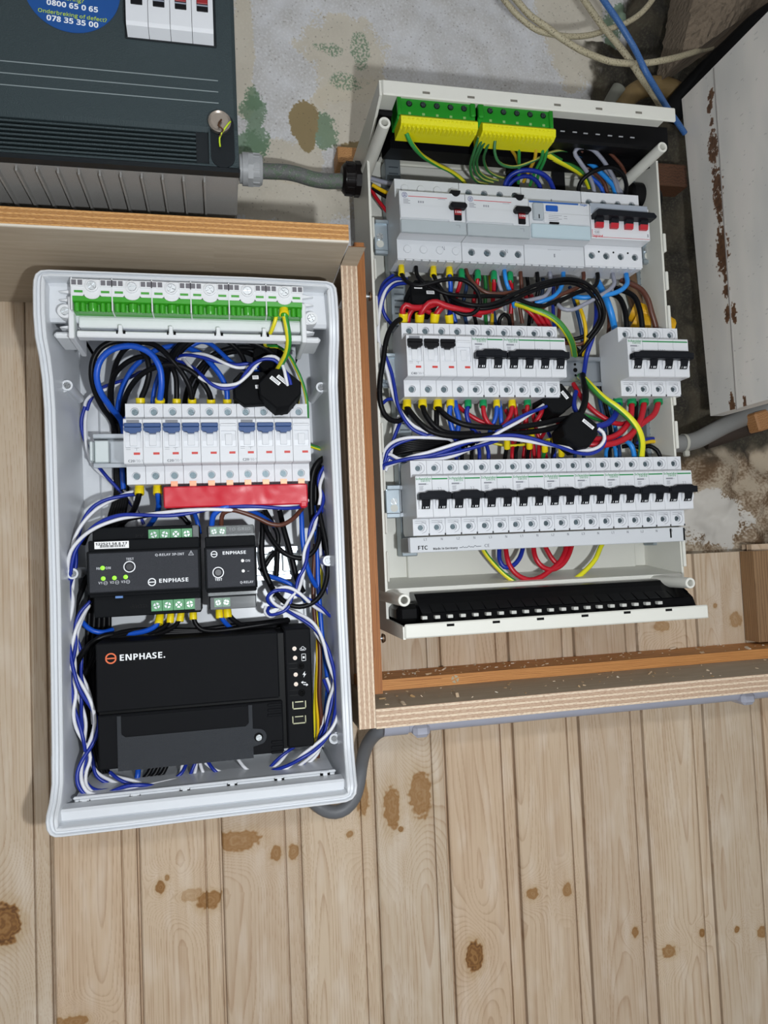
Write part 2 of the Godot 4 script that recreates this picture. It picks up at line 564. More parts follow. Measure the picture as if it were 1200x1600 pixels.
func masonry() -> void:
	# old painted plaster above the planks, rough brickwork to the right
	var x0 := -0.06
	var x1 := 0.95
	var y0 := P(1000, 1000, 0.88).y
	var y1 := P(600, -260, 0.88).y
	var nb := noise(5, 9.0, 4)
	var nf := noise(11, 60.0, 3)
	var nl := noise(21, 3.0, 3)
	var at := func(px, py): return Vector2(P(px, py, 0.88).x, P(px, py, 0.88).y)
	var green: Array = [[at.call(398, 195), 0.014, 0.040], [at.call(385, 225), 0.02, 0.02], [at.call(508, 205), 0.017, 0.017], [at.call(395, 150), 0.009, 0.014], [at.call(510, 75), 0.02, 0.008], [at.call(565, 85), 0.012, 0.03], [at.call(535, 125), 0.02, 0.012], [at.call(950, 50), 0.012, 0.04], [at.call(975, 20), 0.02, 0.02]]
	var sand: Array = [[at.call(472, 185), 0.017, 0.022], [at.call(478, 215), 0.010, 0.020], [at.call(470, 195), 0.012, 0.02], [at.call(560, 250), 0.03, 0.022]]
	var bare: Array = [[at.call(540, 95), 0.055, 0.055], [at.call(560, 180), 0.055, 0.05], [at.call(450, 310), 0.09, 0.03], [at.call(380, 70), 0.014, 0.10], [at.call(450, 250), 0.05, 0.025], [at.call(900, 40), 0.05, 0.08]]
	var left_dark := P(925, 130, 0.88).x
	var w := 1100
	var h := int(w * (y1 - y0) / (x1 - x0))
	var fx := func(p: Vector2) -> float:      # how far the point lies in the rough dark brickwork
		var edge := left_dark + 0.02 * nl.get_noise_2d(p.x * 3.0, p.y * 3.0) + (0.06 if p.y > P(900, 60, 0.88).y else 0.0)
		return smoothstep(edge - 0.006, edge + 0.012, p.x + 0.012 * nb.get_noise_2d(p.x * 4.0, p.y * 4.0))
	var tex := picture(w, h, func(px, py):
		var p := Vector2(lerpf(x0, x1, float(px) / w), lerpf(y1, y0, float(py) / h))
		var a := nb.get_noise_2d(p.x * 2.0, p.y * 2.0)
		var f := nf.get_noise_2d(p.x * 4.0, p.y * 4.0)
		var c := Color(0.87, 0.87, 0.88).lerp(Color(0.79, 0.78, 0.77), clampf(0.5 + a, 0.0, 1.0)).lerp(Color(0.92, 0.92, 0.93), clampf(f * 1.2, 0.0, 1.0))
		var wob := a * 0.5 + f * 0.18
		for e in bare:
			c = c.lerp(Color(0.83, 0.79, 0.71), 0.75 * ell(p, e[0], e[1], e[2], wob))
		for gi in green.size():
			var e: Array = green[gi]
			var flake := clampf(f * 5.0 + 0.45, 0.0, 1.0) if gi > 3 and gi < 7 else 1.0
			c = c.lerp(Color(0.42, 0.53, 0.42), 0.75 * flake * ell(p, e[0], e[1], e[2], a * 0.9 + f * 0.5))
		for e in sand:
			c = c.lerp(Color(0.60, 0.53, 0.39), ell(p, e[0], e[1], e[2], wob))
		if f < -0.6:
			c = c.lerp(Color(0.35, 0.31, 0.28), 0.5)
		var k: float = fx.call(p)
		if k > 0.0:
			var low := smoothstep(P(1120, 720, 0.88).y, P(1120, 690, 0.88).y, p.y + a * 0.02)
			var d := Color(0.30, 0.27, 0.22).lerp(Color(0.20, 0.18, 0.155), clampf(0.5 + a * 1.4, 0.0, 1.0)).lerp(Color(0.34, 0.34, 0.27), clampf(f * 1.3, 0.0, 0.7))
			var l := Color(0.72, 0.66, 0.58).lerp(Color(0.42, 0.33, 0.24), clampf(0.3 + a * 1.6 + f * 0.8, 0.0, 1.0)).lerp(Color(0.82, 0.80, 0.77), ell(p, at.call(1120, 810), 0.06, 0.035, wob))
			c = c.lerp(l.lerp(d, low), k)
		return c)
	var m := StandardMaterial3D.new()
	m.albedo_texture = tex
	m.roughness = 0.92
	var nx := 150
	var ny := int(nx * (y1 - y0) / (x1 - x0))
	var b := MB.new()
	var pos := func(i, j) -> Vector3:
		var p := Vector2(lerpf(x0, x1, float(i) / nx), lerpf(y1, y0, float(j) / ny))
		var k: float = fx.call(p)
		var z := nb.get_noise_2d(p.x * 2.0, p.y * 2.0) * 0.004 + nf.get_noise_2d(p.x * 2.0, p.y * 2.0) * 0.0012
		z += k * (nb.get_noise_2d(p.x * 1.5 + 4.0, p.y * 1.5) * 0.022 - 0.012)
		return Vector3(p.x, p.y, -0.88 + z)
	var g := []
	for j in ny + 1:
		var row := []
		for i in nx + 1:
			row.append(pos.call(i, j))
		g.append(row)
	var nrm := func(i, j) -> Vector3:
		var dx: Vector3 = g[j][mini(i + 1, nx)] - g[j][maxi(i - 1, 0)]
		var dy: Vector3 = g[maxi(j - 1, 0)][i] - g[mini(j + 1, ny)][i]
		return dx.cross(dy).normalized()
	var nn := []
	for j in ny + 1:
		var row := []
		for i in nx + 1:
			row.append(nrm.call(i, j))
		nn.append(row)
	for j in ny:
		for i in nx:
			var u0 := Vector2(float(i) / nx, float(j + 1) / ny)
			var u1 := Vector2(float(i + 1) / nx, float(j + 1) / ny)
			var u2 := Vector2(float(i + 1) / nx, float(j) / ny)
			var u3 := Vector2(float(i) / nx, float(j) / ny)
			b.tri(g[j + 1][i], g[j + 1][i + 1], g[j][i + 1], nn[j + 1][i], nn[j + 1][i + 1], nn[j][i + 1], u0, u1, u2)
			b.tri(g[j + 1][i], g[j][i + 1], g[j][i], nn[j + 1][i], nn[j][i + 1], nn[j][i], u0, u2, u3)
	structure(obj("wall_masonry", b, m), "old grey plaster wall with flaking green and bare patches above the planks", "wall")
	# the solid wall behind all of it
	var s := MB.new()
	s.box(Vector3(-1.7, 0, -1.1), Vector3(1.9, 2.5, -0.93))
	structure(obj("wall_rear", s, mat("rear_wall", rgb(96, 88, 78), 0.95)), "dark rear masonry of the basement behind the plaster", "wall")

# ------------------------------------------------------------------ boards round the boxes
func ply_edge_material(key: String, seed_: int, light: Color, dark: Color) -> StandardMaterial3D:
	if mats.has(key):
		return mats[key]
	# u runs along the board, v across its layers
	var n := noise(seed_, 1.0, 3)
	var m := StandardMaterial3D.new()
	m.albedo_texture = picture(1024, 64, func(px, py):
		var u := float(px) / 60.0
		var v := float(py) / 64.0 + 0.02 * n.get_noise_2d(u * 1.2, 3.0)
		var layer := int(v * 7.0)
		var edge := fposmod(v * 7.0, 1.0)
		var c := light.lerp(dark, 0.45 if layer % 2 else 0.0)
		c = c.lerp(dark, 0.75 * pow(absf(edge - 0.5) * 2.0, 6.0))
		c = c.lerp(dark, clampf(0.9 * n.get_noise_2d(u * 8.0, v * 16.0 + layer * 7.0), 0.0, 0.8))
		return c.lightened(clampf(0.25 * n.get_noise_2d(u * 14.0, v * 30.0), 0.0, 0.25)))
	m.roughness = 0.75
	mats[key] = m
	return m

func strip(b: MB, a: Vector3, along: Vector3, across: Vector3) -> void:
	# a flat face with u along and v across
	var reps := along.length() / 0.75
	b.quad(a, a + along, a + along + across, a + across, [Vector2(0, 1), Vector2(reps, 1), Vector2(reps, 0), Vector2(0, 0)])

func taupe() -> StandardMaterial3D:
	if mats.has("taupe"):
		return mats["taupe"]
	var n := noise(33, 1.0, 3)
	var m := mat("taupe", Color.WHITE, 0.7)
	m.albedo_texture = picture(256, 256, func(px, py):
		var c := Color(0.72, 0.665, 0.585).lerp(Color(0.66, 0.60, 0.52), clampf(0.5 + 0.6 * n.get_noise_2d(px * 0.012, py * 0.25), 0.0, 1.0))
		return c.lightened(clampf(0.1 * n.get_noise_2d(px * 0.05, py * 0.9), 0.0, 0.1)))
	m.uv1_triplanar = true
	m.uv1_world_triplanar = true
	m.uv1_scale = Vector3.ONE * 2.0
	return m

func pine(key: String, base: Color, dark: Color, along_x: bool) -> StandardMaterial3D:
	if mats.has(key):
		return mats[key]
	var n := noise(key.hash() % 999, 1.0, 3)
	var m := mat(key, Color.WHITE, 0.65)
	m.albedo_texture = picture(512, 128, func(px, py):
		var u := float(px) / 128.0
		var v := float(py) / 128.0
		var f := fposmod(v * 7.0 + 0.8 * n.get_noise_2d(u * 1.2, v * 2.0), 1.0)
		var c := base.lerp(dark, 0.95 * pow(f, 3.0))
		return c.lerp(dark, clampf(n.get_noise_2d(u * 3.0, v * 40.0) * 0.5, 0.0, 0.5)))
	if not along_x:
		m.set_meta("upright", true)
	return m

func board_faces(b: MB, lo: Vector3, hi: Vector3, along_x: bool) -> void:
	# a box whose grain follows its length
	for f in 4:
		if along_x:
			var ys := [lo.y, hi.y]
			var zs := [lo.z, hi.z]
			var pts: Array = [[Vector3(lo.x, lo.y, hi.z), Vector3(0, hi.y - lo.y, 0)], [Vector3(lo.x, hi.y, hi.z), Vector3(0, 0, lo.z - hi.z)], [Vector3(lo.x, hi.y, lo.z), Vector3(0, lo.y - hi.y, 0)], [Vector3(lo.x, lo.y, lo.z), Vector3(0, 0, hi.z - lo.z)]]
			strip(b, pts[f][0], Vector3(hi.x - lo.x, 0, 0), pts[f][1])
		else:
			var pts: Array = [[Vector3(hi.x, lo.y, hi.z), Vector3(lo.x - hi.x, 0, 0)], [Vector3(lo.x, lo.y, hi.z), Vector3(0, 0, lo.z - hi.z)], [Vector3(lo.x, lo.y, lo.z), Vector3(hi.x - lo.x, 0, 0)], [Vector3(hi.x, lo.y, lo.z), Vector3(0, 0, hi.z - lo.z)]]
			strip(b, pts[f][0], Vector3(0, hi.y - lo.y, 0), pts[f][1])
	var c := (lo + hi) / 2.0
	if along_x:
		for x in [lo.x, hi.x]:
			b.oquad(Vector3(x, lo.y, lo.z), Vector3(x, hi.y, lo.z), Vector3(x, hi.y, hi.z), Vector3(x, lo.y, hi.z), c)
	else:
		for y in [lo.y, hi.y]:
			b.oquad(Vector3(lo.x, y, lo.z), Vector3(hi.x, y, lo.z), Vector3(hi.x, y, hi.z), Vector3(lo.x, y, hi.z), c)

func boards() -> void:
	var pale := ply_edge_material("ply_pale", 41, rgb(224, 204, 178), rgb(150, 112, 88))
	var warm := ply_edge_material("ply_warm", 42, rgb(214, 162, 98), rgb(140, 88, 42))
	var orange := pine("pine_orange", rgb(206, 146, 84), rgb(150, 92, 44), true)
	# shelf under the meter cabinet
	var d := 0.647
	var yt := P(300, 338, d).y
	var yb := P(300, 366, d).y
	var xr := P(545, 368, d).x
	var t := thing("plywood_shelf", "taupe painted plywood shelf board with bare layered front edge under the dark meter cabinet", "shelf")
	var b := MB.new()
	b.box(Vector3(-0.48, yb, -WALL + 0.0005), Vector3(xr, yt, -d - 0.0015))
	obj("board", b, taupe(), t)
	b = MB.new()
	strip(b, Vector3(-0.48, yb + 0.0012, -d), Vector3(xr + 0.48, 0, 0), Vector3(0, yt - yb - 0.0012, 0))
	b.quad(Vector3(xr, yb, -d), Vector3(xr, yb, -d - 0.002), Vector3(xr, yt, -d - 0.002), Vector3(xr, yt, -d))
	b.quad(Vector3(-0.48, yt, -d), Vector3(xr, yt, -d), Vector3(xr, yt, -d - 0.002), Vector3(-0.48, yt, -d - 0.002))
	obj("layered_edge", b, warm, t)
	b = MB.new()
	b.box(Vector3(-0.48, yb - 0.0006, -d - 0.002), Vector3(xr, yb + 0.0012, -d + 0.0003))
	obj("chipped_paint_edge", b, mat("paint_chip", rgb(226, 216, 200), 0.8), t)
	# upright board between the boxes
	d = 0.70
	var x0 := P(547, 780, d).x
	var x1 := P(573, 780, d).x
	var y0 := P(575, 1139, d).y
	var y1 := P(545, 411, d).y
	t = thing("plywood_upright", "upright plywood board with pale layered edge and slanting top between the two open boxes", "board")
	b = MB.new()
	b.prism_x(PackedVector2Array([Vector2(-WALL + 0.0005, y0), Vector2(-d - 0.0015, y0), Vector2(-d - 0.0015, y1), Vector2(-d + 0.045, yb - 0.001), Vector2(-WALL + 0.0005, yb - 0.001)]), x0, x1)
	obj("board", b, taupe(), t)
	b = MB.new()
	strip(b, Vector3(x1, y0, -d), Vector3(0, y1 - y0, 0), Vector3(x0 - x1, 0, 0))
	b.quad(Vector3(x0, y0, -d - 0.0016), Vector3(x0, y0, -d), Vector3(x0, y1, -d), Vector3(x0, y1, -d - 0.0016))
	b.quad(Vector3(x1, y0, -d), Vector3(x1, y0, -d - 0.0016), Vector3(x1, y1, -d - 0.0016), Vector3(x1, y1, -d))
	obj("layered_edge", b, pale, t)
	b = MB.new()
	b.quad(Vector3(x0, y1, -d), Vector3(x1, y1, -d), Vector3(x1, yb - 0.001, -d + 0.0466), Vector3(x0, yb - 0.001, -d + 0.0466))
	obj("slanting_top", b, mat("cut_pine", rgb(158, 100, 48), 0.7), t)
	# batten to its right
	var xb := P(567, 400, 0.72).x
	b = MB.new()
	board_faces(b, Vector3(x1 + 0.0004, P(590, 1082, 0.72).y, -0.80), Vector3(xb, P(560, 384, 0.72).y, -0.712), false)
	tag(obj("upright_batten", b, pine("pine_deep", rgb(166, 106, 54), rgb(116, 66, 28), false)), "narrow orange brown pine batten upright along the white box's left side", "batten")
	# floor board of the recess, its batten
	var yf0 := P(700, 1128.5, d).y
	var yf1 := P(700, 1098, d).y
	t = thing("plywood_ledge", "long level plywood board with pale layered front edge below the white box", "board")
	b = MB.new()
	b.box(Vector3(x1 + 0.0003, yf0, -WALL + 0.0005), Vector3(0.74, yf1, -d - 0.0015))
	obj("board", b, taupe(), t)
	b = MB.new()
	strip(b, Vector3(x1 + 0.0003, yf0, -d), Vector3(0.74 - x1, 0, 0), Vector3(0, yf1 - yf0, 0))
	b.quad(Vector3(x1, yf1, -d), Vector3(0.74, yf1, -d), Vector3(0.74, yf1, -d - 0.002), Vector3(x1, yf1, -d - 0.002))
	obj("layered_edge", b, pale, t)
	var db := 0.785
	var yb1 := P(800, 1046, db).y
	t = thing("level_batten", "orange pine batten with one cross-head screw lying along the back of the plywood ledge", "batten")
	b = MB.new()
	board_faces(b, Vector3(x1 + 0.004, yf1 + 0.0003, -WALL + 0.0006), Vector3(0.74, yb1, -db), true)
	obj("batten", b, orange, t)
	screw_head(t, P(711, 1061, db), 0.0045, "screw", mat("screw_pale", rgb(200, 188, 160), 0.35, 0.7))
	# dust and splinters lying on the ledge and batten
	var du := MB.new()
	for i in 230:
		var on := rng.randf() < 0.6
		var px := x1 + 0.006 + pow(rng.randf(), 1.6 if on else 1.0) * 0.58
		var pz := -lerpf(db + 0.006, WALL - 0.004, rng.randf()) if on else -lerpf(d + 0.01, db - 0.006, rng.randf())
		var sz := rng.randf_range(0.0003, 0.0013) * (1.0 if rng.randf() < 0.9 else 2.0)
		du.xf = Transform3D(Basis(Vector3(rng.randf() - 0.5, 1, rng.randf() - 0.5).normalized(), rng.randf() * TAU), Vector3(px, (yb1 if on else yf1) + sz * 0.35, pz))
		du.col = Color(0.42, 0.26, 0.12).lerp(Color(0.72, 0.64, 0.52), pow(rng.randf(), 2.0))
		du.box(Vector3(-sz * 1.5, -sz * 0.35, -sz * 0.7), Vector3(sz * 1.5, sz * 0.35, sz * 0.7))
	var dm := mat("splinters", Color.WHITE, 0.9)
	dm.vertex_color_use_as_albedo = true
	var so := obj("splinters", du, dm)
	so.set_meta("kind", "stuff")
	tag(so, "wood splinters and crumbs scattered on the ledge and batten", "debris")
	# the two bolts that hold the white box to the upright
	for q in [[567, 463, "round-headed bolt joining the upright board to the white box, upper of two"], [587, 998, "round-headed bolt at the white box's lower left corner"]]:
		var p := P(q[0], q[1], 0.715)
		var bt := thing("bolt", q[2], "bolt", p, "bolts on the upright board")
		var sh := MB.new()
		sh.xf = Transform3D(Basis(Vector3.UP, PI / 2), Vector3())
		sh.lathe([Vector2(0, -0.006), Vector2(0.0024, -0.006), Vector2(0.0024, 0.004), Vector2(0.0016, 0.0042), Vector2(0.0016, 0.0075)], 14)
		obj("shank", sh, metal(), bt)
		var hd := MB.new()
		hd.xf = Transform3D(Basis(Vector3.UP, PI / 2), Vector3(0.0065, 0, 0))
		hd.lathe([Vector2(0, 0), Vector2(0.0046, 0.0), Vector2(0.0046, 0.0012), Vector2(0.0034, 0.003), Vector2(0, 0.0036)], 16)
		obj("head", hd, mat("bolt_head", rgb(120, 96, 76), 0.35, 0.9), bt)

func metal() -> StandardMaterial3D:
	return mat("zinc", rgb(190, 194, 196), 0.3, 0.85)

func screw_head(parent: Node3D, at: Vector3, r: float, called := "terminal_screw", m: StandardMaterial3D = null, turn := 0.4) -> MeshInstance3D:
	# round head with a cross slot
	var key := "screw_%.4f" % r
	if not mats.has(key):
		var b := MB.new()
		b.lathe([Vector2(r, -0.0016), Vector2(r, -0.0006), Vector2(0, -0.0006)], 18, false)
		for s in 4:
			var q := PackedVector2Array()
			var g := r * 0.17
			q.append(Vector2(g, g))
			for i in 7:
				var a := lerpf(0.18, PI / 2 - 0.18, i / 6.0)
				q.append(Vector2(cos(a), sin(a)) * r * 0.96)
			b.xf = Transform3D(Basis(Vector3.BACK, s * PI / 2), Vector3())
			b.prism(q, -0.0006, 0.0004)
		mats[key] = b.mesh()
	var o := obj(called, mats[key], m if m else metal(), parent)
	o.position = at
	o.rotation.z = turn
	return o

# ------------------------------------------------------------------ meter cabinet above the shelf
func meter_cabinet() -> void:
	var d := 0.60
	var xr := P(370, 150, d).x
	var yb := P(200, 259, d).y
	var slate := textured(mat("slate", rgb(54, 65, 68), 0.48), "slate_relief", 0.25, 1.2, 12.0)
	slate.metallic_specular = 0.35
	var dark := mat("slate_dark", rgb(34, 38, 41), 0.5)
	var t := thing("meter_cabinet", "dark slate meter cabinet with grey ribbed base above the plywood shelf", "cabinet")
	var b := MB.new()
	# cover: front with the louvre field left open
	var l0 := P(-60, 176, d).y
	var vy0 := P(150, 241, d).y
	var vy1 := P(150, 190, d).y
	var vx := P(326, 220, d).x
	var xl := -0.48
	var yt := 2.10
	b.box(Vector3(xl, vy1, -d - 0.024), Vector3(xr, yt, -d), 0.003)
	b.box(Vector3(xl, yb + 0.003, -d - 0.008), Vector3(xr, vy0, -d), 0.002)
	b.box(Vector3(vx, vy0 - 0.002, -d - 0.03), Vector3(xr, vy1 + 0.002, -d - 0.0005))
	obj("cover", b, slate, t)
	b = MB.new()
	b.box(Vector3(xl, yb, -d - 0.009), Vector3(xr + 0.0008, yb + 0.004, -d + 0.0015), 0.001)
	obj("bottom_trim", b, mat("slate_edge", rgb(28, 32, 35), 0.4), t)
	b = MB.new()
	b.box(Vector3(xl, vy0 - 0.004, -d - 0.03), Vector3(vx + 0.004, vy1 + 0.004, -d - 0.018))
	b.box(Vector3(P(306, 220, d).x, vy0, -d - 0.02), Vector3(vx, vy1, -d - 0.004))
	obj("louvre_recess", b, dark, t)
	for i in 7:
		var y := lerpf(vy0 + 0.002, vy1 - 0.003, i / 6.0)
		var s := MB.new()
		s.prism_x(PackedVector2Array([Vector2(-d - 0.016, y + 0.0030), Vector2(-d - 0.0015, y - 0.0012), Vector2(-d - 0.0015, y + 0.0004), Vector2(-d - 0.014, y + 0.0044)]), xl, P(306, 220, d).x)
		obj("slat", s, slate, t)
	# pressed lines
	for k in 3:
		var y := P(170, 110.5 + k * 18, d).y
		b = MB.new()
		b.prism_x(PackedVector2Array([Vector2(-d - 0.001, y - 0.0009), Vector2(-d + 0.0008, y), Vector2(-d - 0.001, y + 0.0009)]), xl, P(341, 140, d).x)
		obj("pressed_line", b, mat("slate_line", rgb(140, 150, 152), 0.3), t)
	# grey base with upright ribs under the cover
	var grey := textured(mat("base_grey", rgb(142, 140, 137), 0.55), "base_relief", 0.2, 1.0, 14.0)
	b = MB.new()
	var bx := P(373.5, 300, d + 0.01).x
	b.box(Vector3(xl, yb + 0.001, -0.865), Vector3(bx, yb + 0.012, -d - 0.008), 0.002)
	b.box(Vector3(xl, yb + 0.012, -0.865), Vector3(bx, yt, -d - 0.032))
	obj("base", b, grey, t)
	for k in 16:
		var x: float = P(319 - k * 32.8, 268 - k * 1.9, d + 0.01).x
		b = MB.new()
		b.box(Vector3(x - 0.0008, yb - 0.0035, -0.84), Vector3(x + 0.0008, yb + 0.002, -d - 0.012))
		obj("rib", b, grey, t)
	# breaker block behind its window
	var dn := d - 0.012
	var wx0 := P(196, 20, dn).x
	var wx1 := P(333, 20, dn).x
	var wy := P(265, 50, dn).y
	b = MB.new()
	b.box(Vector3(wx0 - 0.002, wy - 0.001, -d - 0.001), Vector3(wx1 + 0.002, yt - 0.05, -d + 0.0012), 0.0005)
	obj("window_frame", b, dark, t)
	for k in 4:
		var w := (wx1 - wx0) / 4.0
		var p := MB.new()
		p.prism_x(PackedVector2Array([Vector2(-d, wy - 0.0005), Vector2(-dn - 0.001, wy + 0.003), Vector2(-dn, wy + 0.006), Vector2(-dn, wy + 0.05), Vector2(-d, wy + 0.05)]), wx0 + k * w + 0.0002, wx0 + (k + 1) * w - 0.0002)
		var body := obj("breaker_pole", p, white_case(), t)
		var tg := MB.new()
		var tx := wx0 + (k + 0.5) * w
		var ty := P(265, 13, dn).y
		tg.box(Vector3(tx - 0.0045, ty, -dn - 0.001), Vector3(tx + 0.0045, ty + 0.012, -dn + 0.0006), 0.0004)
		obj("toggle_window", tg, mat("toggle_black", rgb(24, 24, 27), 0.35), body)
		tg = MB.new()
		tg.box(Vector3(tx - 0.0043, ty + (0.0062 if k else 0.0085), -dn), Vector3(tx + 0.0043, ty + 0.012, -dn + 0.0012), 0.0004)
		obj("toggle_flag", tg, mat("toggle_red", rgb(150, 28, 34), 0.4) if k else mat("toggle_black"), body)
		tg = MB.new()
		tg.box(Vector3(tx - 0.0043, ty + 0.0042, -dn), Vector3(tx + 0.0043, ty + 0.0052, -dn + 0.001))
		obj("toggle_mark", tg, mat("toggle_grey", rgb(150, 156, 170), 0.4), body)
	# round blue sticker
	var sc := P(113, -17, d)
	b = MB.new()
	b.xf = Transform3D(Basis(), sc)
	b.lathe([Vector2(0.0362, 0.0), Vector2(0.0362, 0.0004), Vector2(0, 0.0004)], 64, false)
	var st := obj("round_sticker", b, mat("sticker_blue", rgb(4, 74, 146), 0.4), t)
	var white := mat("print_white", rgb(240, 242, 245), 0.5)
	var lime := mat("print_lime", rgb(190, 214, 40), 0.5)
	var tilt := -0.055
	words(st, "print", "storing?", 0.0032, P(113, -1, d - 0.0005), lime, false, 1.1, tilt)
	words(st, "print", "0800 65 0 65", 0.0044, P(113.5, 9.5, d - 0.0005), white, true, 1.1, tilt)
	words(st, "print", "Onderbreking of defect?", 0.0029, P(113.5, 24, d - 0.0005), lime, false, 1.18, tilt)
	words(st, "print", "078 35 35 00", 0.0044, P(113.5, 33.5, d - 0.0005), white, true, 1.1, tilt)
	# seal in the lower right corner
	var q := P(347, 195, d)
	b = MB.new()
	var qy := P(347, 256, d).y
	b.box(Vector3(q.x - 0.0095, qy + 0.005, -d - 0.001), Vector3(q.x + 0.0095, q.y, -d + 0.0006))
	for cy in [qy + 0.006, q.y]:
		b.xf = Transform3D(Basis(), Vector3(q.x, cy, -d))
		b.lathe([Vector2(0.0096, -0.001), Vector2(0.0096, 0.0008), Vector2(0, 0.0008)], 24, false)
	b.xf = Transform3D()
	obj("seal_recess", b, mat("slate_edge"), t)
	b = MB.new()
	b.xf = Transform3D(Basis(), P(343, 194, d) + Vector3(0, 0, 0.001))
	b.lathe([Vector2(0.009, 0), Vector2(0.0092, 0.0035), Vector2(0.0085, 0.0042), Vector2(0.007, 0.0034), Vector2(0, 0.0034)], 28)
	var cap := obj("seal_screw", b, mat("seal_metal", rgb(188, 176, 164), 0.25, 0.85), t)
	b = MB.new()
	b.tube(smooth(PackedVector3Array([P(346, 187, d - 0.006), P(341, 196, d - 0.008), P(349, 203, d - 0.007), P(343, 213, d - 0.005)])), 0.0008, 6)
	obj("seal_wire", b, mat("copper_brown", rgb(96, 66, 46), 0.4, 0.6), cap)
	b = MB.new()
	b.tube(smooth(PackedVector3Array([P(360, 190, d - 0.005), P(357, 193, d - 0.007), P(346, 209, d - 0.006), P(343, 216, d - 0.004), P(344, 229, d - 0.004)])), 0.0007, 6)
	obj("seal_string", b, lime, cap)

func white_case() -> StandardMaterial3D:
	return mat("case_white", rgb(222, 224, 228), 0.38)

# ------------------------------------------------------------------ the grey box at the left
func P3(s: String) -> PackedVector3Array:
	return pts_of(s)

func grey_shell() -> StandardMaterial3D:
	return mat("shell_grey", rgb(216, 219, 223), 0.32)

func rect(b: MB, x0: float, y0: float, x1: float, y1: float, d: float, thick: float, ch := 0.001) -> Array:
	# a slab whose front shows its upper left corner at x0, y0 and its lower right at x1, y1
	var a := P(x0, y0, d)
	var c := P(x1, y1, d)
	b.box(Vector3(a.x, c.y, -d - thick), Vector3(c.x, a.y, -d), ch)
	return [a, c]

